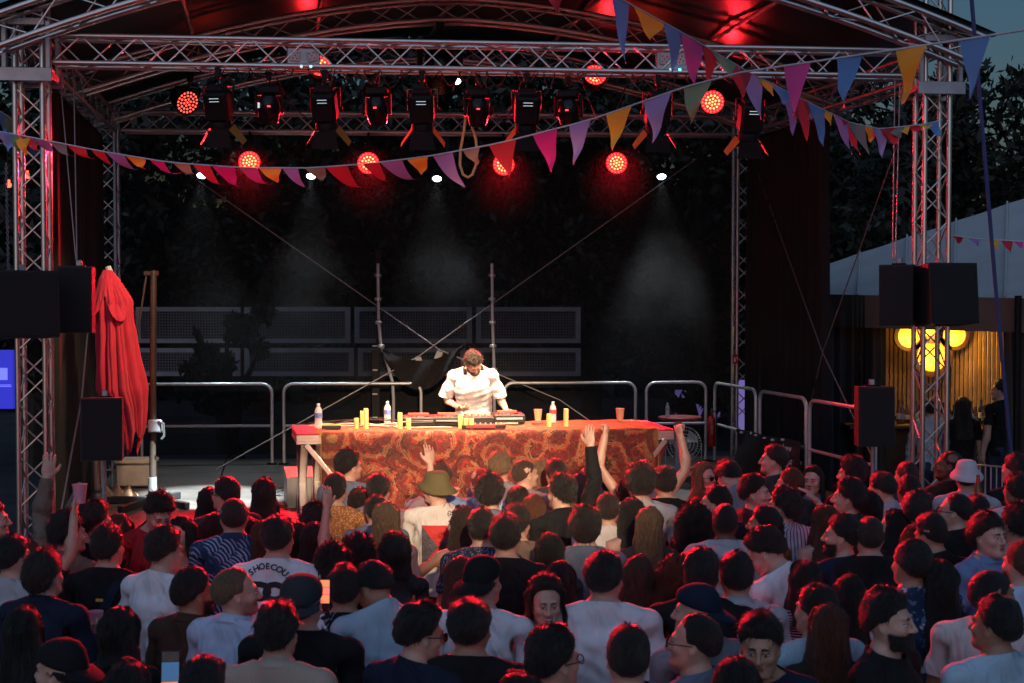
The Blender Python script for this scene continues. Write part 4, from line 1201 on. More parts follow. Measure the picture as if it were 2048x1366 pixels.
p = G(950, 857, HZ); t = thing('controller', 'low red faced controller box lying in front of the mixer', 'controller', p+ux*.0, YAW)
MB().box((.08, -.02, .022), (.42, .11, .04), None, .006).build('body', 'black_plastic', t, True); MB().box((.05, -.0765, .024), (.28, .004, .026)).build('face_plate', 'red_top', t, True)
for k in range(8): MB().lathe([(.008, .042), (.006, .058)], 8, (-.10+.05*k, -.02, 0)).build('knob', 'knob', t, True)
p = G(663, 858, HZ); t = thing('power_box', 'flat black power box with a yellow edge on the left end of the rug', 'power box', p, YAW)
MB().box((0, 0, .02), (.18, .09, .035), None, .005).build('body', 'black_plastic', t, True); MB().box((0, 0, .0405), (.178, .02, .006)).build('strip', 'tiny_amber2', t, True)
# cables across the rug
cb = thing('cable_tangle', 'black and white cables trailing across the rug to the players', 'cable', G(800, 855, HZ))
rg = random.Random(12)
for k in range(11):
    x0, x1 = rg.uniform(600, 880), rg.uniform(780, 1060); y0, y1 = rg.uniform(848, 858), rg.uniform(848, 858)
    pts = []
    for t_ in np.linspace(0, 1, 16):
        q = G(x0+(x1-x0)*t_, y0+(y1-y0)*t_+3.5*math.sin(t_*7+k)*math.sin(math.pi*t_), HZ); q.z += .012+(.05*math.sin(math.pi*t_) if k % 4 == 0 else 0); pts.append(q)
    MB().tube(pts, .005, 5).build('cable', 'rubber' if k % 3 else 'cable_pale', cb)
# candles
ca = [(713, 858, 22, 'short pale yellow candle, first from the left on the rug'), (725, 852, 30, 'pale yellow candle standing behind the tallest one'), (732, 858, 41, 'tallest pale yellow candle, near the left water bottle'), (800, 858, 33, 'tall pale yellow candle at the left edge of the players'), (817, 859, 23, 'short pale yellow candle beside the left player'),
      (921, 858, 29, 'pale yellow candle in front of the mixer, left of a trio'), (932, 858, 21, 'middle pale yellow candle of the trio by the mixer'), (943, 858, 21, 'right pale yellow candle of the trio by the mixer'), (1098, 854, 27, 'pale yellow candle beside the red labelled bottle'), (1132, 853, 36, 'tall pale yellow candle standing right of the red labelled bottle')]
for x, y, h, lab in ca:
    p = G(x, y, HZ); k = p.y/FPX; r = 4.9*k; H = h*k
    t = thing('candle', lab, 'candle', p, 0, group='pale yellow candles on the rug')
    MB().lathe([(r*.98, 0), (r, .01), (r, H-.01), (r*.93, H), (r*.72, H-.005), (r*.6, H-.022), (.001, H-.024)], 16).build('wax', 'candle', t, True)
    MB().tube([(0, 0, H-.026), (.001, 0, H-.008)], .0015, 4).build('wick', 'rubber', t, True)
def bottle(label, p, h=.20, lab='paper_blue', name='water_bottle'):
    t = thing(name, label, 'bottle', p, 0, group='plastic water bottles'); k = h/.20
    MB().lathe([(.028*k, 0), (.031*k, .006), (.031*k, .06*k), (.0285*k, .07*k), (.031*k, .08*k), (.031*k, .135*k), (.026*k, .155*k), (.0125*k, .178*k), (.0125*k, .186*k)], 18).build('body', 'clear_plastic', t, True)
    MB().lathe([(.0318*k, .085*k), (.0318*k, .125*k)], 18, caps=False).build('wrapper', lab, t, True)
    MB().lathe([(.014*k, .186*k), (.014*k, .20*k), (.001, .2005*k)], 14).build('cap', 'cap_white', t, True)
    return t
m, nt, b_ = new_mat('clear_plastic'); MAT['clear_plastic'] = m
b_.inputs['Base Color'].default_value = (.85, .87, .9, 1); b_.inputs['Roughness'].default_value = .12; b_.inputs['Alpha'].default_value = .45; b_.inputs['Specular IOR Level'].default_value = .8
bottle('clear water bottle with a blue wrapper at the left end of the rug', G(637, 856, HZ), .235); bottle('clear water bottle with a blue wrapper between candles on the rug', G(775, 848, HZ), .225); bottle('water bottle with a red wrapper right of the DJ', G(1106, 845, HZ), .21, 'paper_red')
def cup(label, p, h, r, m, group=None):
    t = thing('plastic_cup', label, 'cup', p, 0, group=group)
    MB().lathe([(r*.72, 0), (r, h), (r*1.05, h), (r*1.05, h-.004), (r*.93, h-.004), (r*.68, .006), (.001, .006)], 16, caps=False).build('wall', m, t, True)
    return t
cup('orange lit plastic cup at the middle of the rug, by the right player', G(1076, 842, HZ), .12, .042, 'cup_orange'); cup('orange lit plastic cup alone on the right end of the rug', G(1240, 841, HZ), .125, .045, 'cup_orange')
MB_box = MB(); t = thing('lighter_box', 'small flat red box lying beside the cup on the rug', 'box', G(1075, 849, HZ), YAW); MB_box.box((0, 0, .012), (.11, .05, .022), None, .003).build('shell', 'red_top', t, True)

# ---------------------------------------------------------------- rails round the stage, poles, wires
def rail(label, a, b, h=1.04, mid=.50):
    a = Vector(a); b = Vector(b); t = thing('guard_rail', label, 'guard rail', a, 0, group='tubular guard rails round the stage'); d = (b-a).normalized(); r = .12
    up = Vector((0, 0, 1)); pts = [a]
    for k in range(7):
        q = math.pi/2*k/6; pts.append(a+up*(h-r)+d*(r-r*math.cos(q))+up*r*math.sin(q))
    for k in range(7):
        q = math.pi/2*k/6; pts.append(b-d*(r-r*math.sin(q))+up*(h-r+r*math.cos(q)))
    pts.append(b)
    MB().tube(pts, .021, 10).build('hoop', 'steel', t); MB().tube([a+up*mid, b+up*mid], .018, 8).build('mid_rail', 'steel', t)
    for p in (a, b): MB().box(p+up*.01, (.12, .10, .02)).build('foot', 'black_paint', t)
    return t
def dk(px, d): p = P(px, 700, d); return Vector((p.x, p.y, DECK))
for lab, a, b in (('rear guard rail at the left, behind the red parasol', (282, 18.0), (543, 18.1)), ('rear guard rail left of the DJ', (567, 18.1), (842, 18.2)), ('rear guard rail right of the DJ', (1008, 18.3), (1271, 18.4)), ('narrow rear guard rail above the round table', (1293, 18.4), (1412, 18.5)),
                  ('side guard rail by the fire extinguisher', (1430, 18.4), (1512, 16.9)), ('middle guard rail of the right side, before the dark curtain', (1520, 16.7), (1613, 15.4)), ('nearest guard rail of the right side, its top lit red', (1620, 15.2), (1752, 13.7))):
    rail(lab, dk(*a), dk(*b))
def pole(label, pts, d, couplers, r=.02):
    pw = [P(x, y, d) for x, y in pts]; t = thing('scaffold_pole', label, 'pole', pw[-1], 0, group='scaffold poles behind the DJ')
    MB().tube(pw, r, 8).build('tube', 'steel', t)
    for x, y in couplers:
        q = P(x, y, d); MB().lathe([(.034, -.022), (.046, -.01), (.046, .01), (.034, .022)], 12, q).build('coupler', 'steel', t)
pole('bent scaffold pole left of the DJ, its lower half kinked', [(756, 527), (757, 640), (761, 685), (774, 725), (785, 765), (787, 800), (787, 925)], 18.3, [(756, 551), (756, 598), (757, 645), (762, 692)])
pole('straight scaffold pole right of the DJ', [(984, 527), (985, 640), (988, 725), (990, 925)], 18.3, [(984, 551), (984, 598), (985, 645), (986, 692), (988, 739)])
t = thing('dark_post', 'black post with pale clips behind the bent pole', 'post', P(752, 925, 18.5)); MB().box((P(752, 700, 18.5)+P(752, 925, 18.5))/2, (.10, .06, 225*18.5/FPX)).build('shaft', 'black_paint', t)
for y in (692, 740, 788, 835): MB().box(P(750, y, 18.44), (.065, .02, .018)).build('clip', 'paper', t)
MB().box((P(757, 500, 18.6)+P(757, 690, 18.6))/2, (.07, .05, 190*18.6/FPX)).build('upper_shaft', 'black_paint', t)
def wire(label, pts, r=.007, m='wire', name='guy_wire', cat='wire', group='guy wires of the stage'):
    w = [P(*q) for q in pts]; t = thing(name, label, cat, w[0], 0, group=group); MB().tube(w, r, 6).build('strand', m, t); return t
for lab, pts, tags in (('long guy wire crossing down from the upper left behind the DJ', [(352, 330, 18.55), (880, 700, 18.45), (1120, 800, 18.3), (1180, 842, 18.2)], [(880, 704)]), ('long guy wire crossing down from the upper right behind the DJ', [(1392, 318, 18.9), (838, 712, 18.3), (430, 940, 17.6)], [(836, 716)])):
    t = wire(lab, pts, .0075)
    for x, y in tags:
        M = TM(P(x, y, 18.3), 0, .4 if x > 860 else -.35, 0); MB().box((0, -.01, -.05), (.08, .012, .11), M, .003).build('tag', 'paper', t)
wire('guy wire on the right falling from the curtain to the front tower', [(1510, 330, 18.6), (1645, 705, 16), (1745, 915, 14)]); wire('guy wire on the right rising from the floor to the roof corner', [(1600, 900, 17), (1645, 705, 16.2), (1800, 275, 14)])
wire('steel wire holding up the left flown loudspeaker', [(118, 130, 13), (152, 520, 12.4)], .006); wire('second steel wire beside the left flown loudspeaker', [(147, 120, 13), (154, 520, 12.4)], .006)
wire('steel wire holding up the right flown loudspeaker', [(1790, 160, 13.4), (1785, 520, 13.1)], .006); wire('second steel wire beside the right flown loudspeaker', [(1800, 165, 13.4), (1791, 520, 13.1)], .006)
wire('slanting wire between the left tower and the small loudspeaker', [(182, 590, 13.2), (163, 800, 13), (146, 890, 12.8), (118, 1045, 12.5)], .008)
t = thing('torn_cloth', 'torn black cloth sagging from the post behind the DJ', 'cloth', P(765, 690, 18.2))
MB().grid(lambda a, c_: P(765+165*a, 690+(6+60*a*(1-a)*2)*1+c_*(12+62*math.sin(math.pi*min(1, a*1.1))**.7)*.8-10*a, 18.2+.05*math.sin(a*17+c_*5)), 24, 6).build('sheet', 'drape', t)
# bistro table with bottle, fan, extinguisher, sign
bp = P(1360, 834, 17.0); t = thing('bistro_table', 'tall round table with a red top on one flat post', 'table', (bp.x, bp.y, DECK)); zt = bp.z-DECK
MB().lathe([(.001, zt-.03), (.25, zt-.03), (.265, zt-.015), (.265, zt), (.255, zt+.006), (.001, zt+.006)], 32).build('top', 'red_top', t, True)
MB().box((-.02, 0, (zt-.03)/2), (.085, .06, zt-.03), None, .006).build('post', 'galv', t, True); MB().box((-.02, 0, .008), (.46, .30, .016), None, .004).build('base', 'galv', t, True)
bottle('water bottle standing on the round red table', Vector((P(1335, 830, 17).x, bp.y, bp.z+.008)), .165, 'paper_grey')
fp = P(1367, 887, 17.6); t = thing('floor_fan', 'large round wire cage fan standing behind the round table', 'fan', (fp.x, fp.y, DECK)); zc = fp.z-DECK
for k, r in enumerate((.215, .17, .125, .08)): MB().tube([(r*math.cos(a), -.05, zc+r*math.sin(a)) for a in np.linspace(0, 2*np.pi, 37)[:-1]], .004, 5, closed=True).build('cage_ring', 'steel', t, True)
b = MB();
for k in range(36): a = 2*math.pi*k/36; b.tube([(.03*math.cos(a), -.07, zc+.03*math.sin(a)), (.13*math.cos(a), -.075, zc+.13*math.sin(a)), (.215*math.cos(a), -.03, zc+.215*math.sin(a)), (.20*math.cos(a), .08, zc+.20*math.sin(a))], .0017, 4, caps=False)
stuff(b.build('cage_wires', 'steel', t, True))
for k in range(3):
    a0 = 2*math.pi*k/3+.6; MB().grid(lambda a, c_: ((.03+.15*a)*math.cos(a0+(c_-.5)*1.1*(.5+.5*a)), (c_-.5)*.06, zc+(.03+.15*a)*math.sin(a0+(c_-.5)*1.1*(.5+.5*a))), 5, 5).build('blade', 'paper', t, True)
MB().lathe([(.035, -.02), (.05, .02), (.06, .12), (.03, .16)], 16, (0, 0, 0), TM((0, 0, zc), math.radians(-90))).build('motor', 'black_plastic', t, True)
b = MB(); b.tube([(-.225, 0, zc), (-.225, 0, .02), (.225, 0, .02), (.225, 0, zc)], .010, 6); b.tube([(-.20, -.15, .012), (-.20, .15, .012)], .010, 6); b.tube([(.20, -.15, .012), (.20, .15, .012)], .010, 6); b.build('stand', 'steel', t, True)
ep = P(1423, 862, 18.2); t = thing('fire_extinguisher', 'red fire extinguisher hung on the rail at the right rear of the stage', 'fire extinguisher', (ep.x, ep.y, ep.z-.2))
MB().lathe([(.045, .0), (.052, .015), (.052, .33), (.04, .375), (.018, .395), (.018, .42)], 20).build('cylinder', 'red_gloss', t, True); MB().box((0, 0, .445), (.035, .04, .05), None, .006).build('valve', 'black_plastic', t, True)
MB().tube([(.015, -.01, .45), (.05, -.02, .46), (.066, -.02, .40), (.064, -.02, .15)], .009, 6).build('hose', 'rubber', t, True); MB().box((0, .0, .485), (.02, .10, .01), TM((0, 0, 0), .1)).build('handle', 'black_plastic', t, True)
b = MB(); [b.box((0, -.0530+.0001*k, .17+.02*k), (.028, .002, .006)) for k in range(6)]; b.build('print', 'paper', t, True)
sp_ = P(1471, 718, 18.7); t = thing('fire_sign', 'small red fire point sign strapped to the rear right tower', 'sign', sp_, YAW)
MB().box((0, 0, 0), (.075, .012, .125), None, .002).build('panel', 'red_gloss', t, True)
b = MB(); b.box((-.012, -.008, -.012), (.018, .004, .050)); b.box((-.010, -.008, .022), (.010, .004, .012)); b.box((.004, -.008, .018), (.014, .004, .006), TM((0, 0, 0), 0, .3)); b.box((.022, -.008, .01), (.006, .004, .05)); b.build('pictogram', 'cap_white', t, True)
# black cloth with pale lettering over the side rail
cp = P(1500, 860, 16.9); t = thing('printed_cloth', 'black cloth with pale back-to-front lettering thrown over the side rail', 'cloth', cp)
def clf(a, c_):
    x = 1472+(1600-1472)*a; top = 858+ (884-858)*a; y = top+(118-20*a)*c_
    q = P(x, y, 17.3-2.0*a); q.y += .05*math.sin(a*11+c_*3)+.06*math.sin(c_*5+a*3)-.12*c_; q.x += .03*math.sin(c_*7+a*9); return q
MB().grid(clf, 30, 14).build('sheet', 'black_sheet', t)
def text_mesh(body, size=1.0, ext=.0, res=3, mirror=False, align='CENTER', bold=0):
    cu = bpy.data.curves.new('lettering', 'FONT'); cu.body = body; cu.size = size; cu.align_x = align; cu.resolution_u = res; cu.offset = bold; cu.extrude = ext
    o = bpy.data.objects.new('lettering', cu); COL.objects.link(o); dg = bpy.context.evaluated_depsgraph_get(); me = bpy.data.meshes.new_from_object(o.evaluated_get(dg)); bpy.data.objects.remove(o); bpy.data.curves.remove(cu)
    if mirror: me.transform(Matrix.Scale(-1, 4, (1, 0, 0)))
    return me
for txt, a, c_, sz in (('Lovely', .80, .18, .12), ('design.', .84, .40, .12)):
    me = text_mesh(txt, sz, .002, mirror=True); q = Vector(clf(a, c_)); dv = (Vector(clf(a+.1, c_))-q).normalized(); ang = math.atan2(dv.y, dv.x)
    me.transform(Matrix.Translation(q+Vector((-.01, -.035, -.03))) @ Matrix.Rotation(ang*.6, 4, 'Z') @ Matrix.Rotation(math.radians(90), 4, 'X')); me.transform(ROOTM[t.name].inverted()); me.materials.append(MAT['cap_white'])
    o = bpy.data.objects.new('lettering', me); COL.objects.link(o); o.parent = t
b = MB(); rg = random.Random(3)
for k in range(6):
    q = Vector(clf(.08+.13*k+rg.uniform(-.03, .03), rg.uniform(.01, .05))); b.box(q+Vector((0, -.03, -.01)), (rg.uniform(.03, .07), .006, rg.uniform(.012, .03)), None)
b.build('hem_marks', 'cap_white', t)
# floor wedge monitor, cables on the deck, parasol and its base, cushions
wp = G(603, 1010, DECK); t = thing('monitor_wedge', 'grey wedge floor monitor leaning by the left table leg', 'loudspeaker', wp, .25)
b = MB(); b.add([(-.16, -.20, 0), (.16, -.20, 0), (.16, .22, 0), (-.16, .22, 0), (-.16, -.13, .30), (.16, -.13, .30), (.16, .20, .38), (-.16, .20, .38)], [(0, 3, 2, 1), (4, 5, 6, 7), (0, 1, 5, 4), (1, 2, 6, 5), (2, 3, 7, 6), (3, 0, 4, 7)]); b.build('cabinet', 'wedge_grey', t, True, smooth_=False)
MB().box((0, -.185, .15), (.27, .012, .24), TM((0, 0, 0), math.radians(-13))).build('grille', 'grille', t, True)
rg = random.Random(21); cb = thing('cable_coil', 'tangle of black cables on the bright floor left of the table', 'cable', G(575, 1000, DECK))
for k in range(9):
    c0 = G(570+rg.uniform(-14, 22), 1000+rg.uniform(-22, 28), DECK+.012); r = rg.uniform(.05, .12)
    MB().tube([c0+Vector((r*math.cos(a)*1.1, r*math.sin(a), .006*math.sin(a*3+k))) for a in np.linspace(0, 5.5, 18)], .006, 5).build('cable', 'rubber', cb)
mb = G(305, 1008, DECK); pt = P(307, 541, mb.y); t = thing('parasol_mast', 'brown cantilever parasol mast on a cross base with a crank', 'parasol mast', mb)
MB().tube([mb, Vector((pt.x, mb.y, pt.z))], .035, 12).build('mast', 'bronze', t); MB().lathe([(.046, 0), (.046, .16)], 14, mb+Vector((0, 0, .12))).build('socket', 'galv', t)
q = Vector((pt.x, mb.y, pt.z)); bar(q+Vector((-.10, 0, -.03)), q+Vector((.05, 0, -.03)), .05, .05, 'head_bracket', 'bronze', t)
bar(q+Vector((-.075, 0, -.05)), P(272, 690, mb.y-.05), .025, .02, 'strut', 'bronze', t)
cq = P(310, 852, mb.y-.05); MB().box(cq, (.14, .07, .13), None, .012).build('crank_box', 'galv', t); MB().tube([cq+Vector((.04, -.03, .05)), cq+Vector((.10, -.05, .03)), cq+Vector((.105, -.05, -.10)), cq+Vector((.08, -.06, -.13))], .014, 7).build('crank_handle', 'black_plastic', t)
for px, py in ((215, 1000), (240, 1020), (358, 990), (375, 1012)):
    e = G(px, py, DECK+.04); bar(mb+Vector((0, 0, .05)), e, .06, .07, 'base_arm', 'black_paint', t)
# the closed parasol: folded cloth hanging beside the mast
pw = P(222, 540, 14.4); foot = P(255, 905, 14.4); t = thing('closed_parasol', 'closed bright red parasol hanging in folds at the left of the stage', 'parasol', (pw.x, pw.y, foot.z))
prof = [(540, 215, 9, .1), (560, 218, 20, .25), (600, 228, 34, .4), (640, 230, 32, .45), (700, 236, 37, .5), (780, 245, 43, .5), (815, 256, 33, .55), (860, 264, 21, .6), (905, 263, 11, .6)]
ys = [a[0] for a in prof]; k14 = 14.4/FPX
def fold(th, c_, n):   # rounded outside, pinched inside, like gathered cloth
    return abs(math.sin(th*n/2+1.1*math.sin(c_*3+th)))**.7-.62
def par(a, c_):
    th = a*2*math.pi; y = 540+(345+20*math.sin(th*3+.5)+9*math.sin(th*8))*c_; cx = np.interp(y, ys, [a_[1] for a_ in prof]); w = np.interp(y, ys, [a_[2] for a_ in prof]); f = np.interp(y, ys, [a_[3] for a_ in prof])
    rr = 1+f*(.75*fold(th, c_, 9)+.30*fold(th+.7, c_, 19)+.06*math.sin(c_*23+th*5))
    return P(cx, y, 14.4)+Vector((w*k14*math.cos(th)*rr, w*k14*math.sin(th)*rr*.95, 0))
MB().grid(par, 170, 60).build('cloth', 'red_fabric', t)
def flap(a, c_):   # the loose upper valance that stands off the folds in points
    th = a*2*math.pi; pt = abs(math.sin(th*2+.4)); y = 556+(34+52*pt)*c_; w = 19+(13+13*pt)*c_*(1+.25*fold(th, c_, 13))
    return P(217+9*c_, y, 14.4)+Vector((w*k14*math.cos(th), w*k14*math.sin(th), 0))
MB().grid(flap, 120, 14).build('valance', 'red_fabric', t)
MB().tube([P(216, 533, 14.4), P(226, 560, 14.4)], .03, 8).build('tip', 'paper', t)
cu = G(270, 975, DECK); t = thing('storage_box', 'pale plastic storage box behind the parasol base', 'box', cu, .1); MB().box((0, .1, .14), (.42, .32, .26), None, .02).build('tub', 'beige_plastic', t, True); MB().box((0, .1, .295), (.46, .36, .05), None, .015).build('lid', 'beige_plastic', t, True)
cu = G(232, 1000, DECK); t = thing('folded_blanket', 'tan striped blanket heaped on the deck by the parasol base', 'blanket', cu)
MB().grid(lambda a, c_: ((a-.5)*.42, (c_-.5)*.30, .14*max(0, (1-(2*a-1)**4)*(1-(2*c_-1)**4))**.6*(1+.22*math.sin(a*21+c_*6))), 30, 14).build('cloth', 'tan_cloth', t, True)
# loudspeakers
def loudspeaker(label, px, py, d, w, h, dep, rz, tilt=0, stand=False):
    p = P(px, py, d); t = thing('loudspeaker', label, 'loudspeaker', p, 0, group='black loudspeakers of the stage', rot=(tilt, 0, rz))
    b = MB(); k = .86
    v = [(-w/2, -dep/2, 0), (w/2, -dep/2, 0), (w/2*k, dep/2, 0), (-w/2*k, dep/2, 0)]
    b.add([(x, y, -h/2) for x, y, _ in v]+[(x, y, h/2) for x, y, _ in v], [(0, 3, 2, 1), (4, 5, 6, 7), (1, 2, 6, 5), (2, 3, 7, 6), (3, 0, 4, 7), (0, 1, 5, 4)])
    b.build('cabinet', 'speaker', t, True, smooth_=False); MB().box((0, -dep/2-.006, 0), (w*.94, .012, h*.95), None, .004).build('grille', 'grille', t, True)
    for z in (h/2+.003, ):
        b = MB(); b.box((0, .02, z+.004), (w*.42, .05, .014), None, .004); b.build('handle', 'black_paint', t, True)
    MB().box((0, .06, h/2+.03), (.05, .05, .07), None, .006).build('fly_bracket', 'galv', t, True)
    if stand: MB().tube([(0, 0, -h/2), (0, 0, -(p.z-.02))], .022, 8).build('stand_pole', 'galv', t, True)
    return t
loudspeaker('large black loudspeaker covering the left truss tower', 48, 610, 11.9, .50, .56, .36, .55, -.05); loudspeaker('black loudspeaker flown on wires beside the left tower', 156, 600, 12.4, .29, .58, .30, .12, -.03)
loudspeaker('black loudspeaker on a pole in front of the red parasol', 208, 857, 12.7, .36, .56, .34, .15, -.04, True); loudspeaker('black loudspeaker flown left of the right tower, its side lit red', 1797, 590, 13.0, .30, .56, .34, -.42, .02)
loudspeaker('dark grey loudspeaker tilted forward on the right tower', 1888, 590, 12.9, .48, .55, .36, .22, -.10); loudspeaker('black loudspeaker on a pole before the bar, right of the stage', 1746, 832, 13.0, .33, .55, .32, -.05, -.04, True)
# ---------------------------------------------------------------- bunting
for k, c in dict(red=(.58, .03, .05), magenta=(.62, .02, .24), pink=(.66, .08, .34), yellow=(.78, .44, .04), violet=(.32, .22, .52), blue=(.12, .30, .60), green=(.22, .36, .20), tan=(.34, .24, .15), grey=(.20, .25, .22), peri=(.30, .33, .64)).items():
    m, nt, b_ = new_mat('flag_'+k); MAT['flag_'+k] = m
    b_.inputs['Base Color'].default_value = (*c, 1); b_.inputs['Roughness'].default_value = .75
    tr = node(nt, 'ShaderNodeBsdfTranslucent'); tr.inputs['Color'].default_value = (*c, 1)
    ms = node(nt, 'ShaderNodeMixShader'); ms.inputs[0].default_value = .10; out = nt.nodes['Material Output']
    nt.links.new(b_.outputs[0], ms.inputs[1]); nt.links.new(tr.outputs[0], ms.inputs[2]); nt.links.new(ms.outputs[0], out.inputs['Surface'])
    nz = node(nt, 'ShaderNodeTexNoise', Scale=40, Detail=2); nt.links.new(coords(nt), nz.inputs['Vector']); bump(nt, b_, nz.outputs['Fac'], .3, .004)
def bunting(label, cord, flags, rad=.006, name='bunting', size=.19):
    """cord: (px, py, distance); flags: (px along the cord, tip dx, tip dy, colour)"""
    w = [P(*q) for q in cord]; xs = [q[0] for q in cord]
    def at(px):
        y = np.interp(px, xs, [q[1] for q in cord]); d = np.interp(px, xs, [q[2] for q in cord]); return P(px, y, d), d
    t = thing(name, label, 'bunting', w[0], 0, group='strings of coloured bunting')
    MB().tube([at(x)[0] for x in np.linspace(xs[0], xs[-1], 60)], rad, 6).build('cord', 'rope_white', t)
    rg = random.Random(len(flags))
    for px, dx, dy, col in flags:
        p, d = at(px); k = d/FPX; hw = size/2/k*rg.uniform(.85, 1.05)
        n_ = 9; V = []
        tipd = Vector((dx*k, rg.uniform(-.05, .05), -dy*k)); ph = rg.uniform(0, 6); am = rg.uniform(.012, .03)
        foreshort = rg.uniform(.55, 1.0) if dx else rg.uniform(.8, 1)
        for i in range(n_+1):
            s = i/n_; ww = (1-s)
            for j in range(5):
                a = (j/4-.5)*2
                q = at(px+a*hw*foreshort)[0]; e = p+tipd
                r_ = q.lerp(e, s)
                sag = Vector((0, 0, -1))*(abs(dx)*k*.25*math.sin(math.pi*s))
                r_ = r_+sag+Vector((0, am*math.sin(s*6+ph+a), 0))*(.3+s)+Vector((am*.5*math.sin(s*7+ph), 0, 0))*s
                V.append(r_)
        F = [(i*5+j, i*5+j+1, (i+1)*5+j+1, (i+1)*5+j) for i in range(n_) for j in range(4)]
        MB().add(V, F).build('flag', 'flag_'+col, t)
    return t
A = [(10, 10, 40, 'peri'), (26, 8, 38, 'green'), (42, 10, 40, 'yellow'), (56, 24, 30, 'red'), (78, 34, 26, 'violet'), (113, 36, 28, 'grey'), (152, 36, 24, 'red'), (195, 32, 28, 'red'), (230, 48, 30, 'violet'), (270, 16, 24, 'yellow'), (312, 50, 24, 'magenta'), (362, 36, 22, 'tan'), (402, 50, 40, 'red'), (446, 30, 40, 'magenta'), (495, 48, 32, 'pink'), (540, 14, 30, 'yellow'),
     (580, 32, 40, 'violet'), (630, 18, 26, 'green'), (672, 58, 42, 'red'), (742, 36, 36, 'red'), (782, 54, 36, 'violet'), (835, 12, 34, 'yellow'), (885, 46, 68, 'violet'), (942, 12, 34, 'tan'), (1005, 14, 68, 'red'), (1090, 16, 82, 'magenta'), (1160, -10, 86, 'violet'), (1238, -10, 80, 'yellow'), (1315, -6, 92, 'peri'), (1396, -16, 80, 'green'), (1595, -12, 106, 'pink'), (1700, -20, 104, 'blue'), (1822, -6, 110, 'yellow'), (1950, -12, 122, 'blue')]
bunting('longest bunting string, sagging across the front of the stage and rising to the upper right', [(-40, 256, 12.2), (60, 274, 12.1), (200, 302, 11.8), (340, 325, 11.5), (480, 335, 11.2), (620, 336, 10.8), (740, 327, 10.4), (860, 312, 10.0), (1000, 286, 9.6), (1180, 240, 9.0), (1366, 175, 8.3), (1480, 145, 7.9), (1595, 128, 7.5), (1800, 98, 6.9), (1985, 70, 6.5), (2100, 52, 6.2)], A, .0055)
Bf = [(1063, -2, 40, 'magenta'), (1112, -2, 60, 'red'), (1240, 8, 130, 'blue'), (1300, -2, 52, 'yellow'), (1347, 1, 90, 'blue'), (1383, 4, 104, 'pink'), (1420, -2, 74, 'red'), (1447, 12, 42, 'green'), (1475, 10, 66, 'red'), (1500, 22, 92, 'peri'), (1530, 18, 30, 'yellow'), (1560, 10, 34, 'blue'), (1580, 10, 84, 'violet'), (1600, 16, 86, 'red'), (1618, 4, 38, 'grey'), (1633, 15, 82, 'blue'), (1652, 12, 28, 'yellow'), (1680, 20, 74, 'violet'), (1696, 24, 66, 'red'), (1712, 30, 60, 'grey'), (1742, 3, 30, 'yellow'), (1762, 2, 58, 'peri'), (1778, 18, 34, 'red'), (1790, 10, 22, 'grey'), (1806, 6, 18, 'yellow'), (1832, 4, 16, 'red'), (1852, 2, 12, 'yellow'), (1864, 16, 30, 'blue')]
bunting('bunting string dropping from the top of the picture to the front right tower', [(1040, -40, 7.0), (1180, -30, 7.4), (1245, 0, 7.7), (1366, 66, 8.4), (1500, 146, 9.6), (1600, 196, 10.8), (1700, 245, 12.0), (1760, 258, 12.6), (1850, 248, 13.1), (1885, 240, 13.3)], Bf, .005)
bunting('small red bunting string in front of the grey marquee roof', [(1890, 470, 13.6), (1960, 478, 13.9), (2060, 484, 14.2)], [(1916, 6, 14, 'red'), (1948, 6, 16, 'violet'), (1986, 8, 22, 'yellow'), (2014, 4, 26, 'red'), (2036, 6, 14, 'pink')], .006, size=.13)
bunting('short bunting string at the far left edge beside the tower', [(-30, 205, 13.6), (20, 235, 13.8), (75, 300, 14.2), (110, 312, 14.4)], [(2, 8, 50, 'blue'), (22, 6, 52, 'green'), (45, 2, 34, 'yellow'), (62, 8, 34, 'blue'), (100, 4, 16, 'yellow')], .006)
wire('blue strap running from the sky down past the marquee at the far right', [(1940, -40, 11.0), (1965, 260, 11.4), (1990, 560, 11.8), (2022, 905, 12.4)], .017, 'strap_blue', 'blue_strap', 'strap', None)
# ---------------------------------------------------------------- marquee with the bar on the right
mq = thing('marquee', 'grey canvas marquee with a brown valance sheltering the bar', 'marquee', P(1850, 950, 17.5))
e0, e1 = P(1628, 588, 18.2), P(2120, 598, 15.6); r0, r1 = P(1628, 536, 22.5), P(2120, 372, 20.5)
NP = 5
for k in range(NP):
    def pf(a, c_, k=k):
        s = (k+a)/NP; q = e0.lerp(e1, s).lerp(r0.lerp(r1, s), c_); q.z += -.10*math.sin(math.pi*c_)-.012*math.sin(math.pi*a); return q
    MB().grid(pf, 10, 8).build('roof_panel', 'canvas_grey', mq)
    q0 = e0.lerp(e1, k/NP); q1 = r0.lerp(r1, k/NP); MB().tube([q0.lerp(q1, s)+Vector((0, -.01, .03-.10*math.sin(math.pi*s))) for s in np.linspace(0, 1, 9)], .016, 6).build('roof_seam', 'canvas_grey', mq)
v0, v1 = P(1628, 652, 18.2), P(2120, 668, 15.6)
for k, (a0, a1, m_) in enumerate(((0, .17, 'canvas_dark'), (.17, .23, 'canvas_dark'), (.23, .84, 'canvas_brown'), (.84, 1, 'canvas_brown'))):
    MB().grid(lambda a, c_: e0.lerp(e1, a0+(a1-a0)*a).lerp(v0.lerp(v1, a0+(a1-a0)*a), c_)+Vector((0, -.02-.02*math.sin(a*20)*c_, 0)), 14, 4).build('valance', m_, mq)
for x, d in ((1735, 17.7), (2036, 15.9)):
    q = P(x, 640, d); MB().tube([(q.x, q.y, 0), (q.x, q.y, 3.1)], .04, 8).build('pole', 'black_paint', mq)
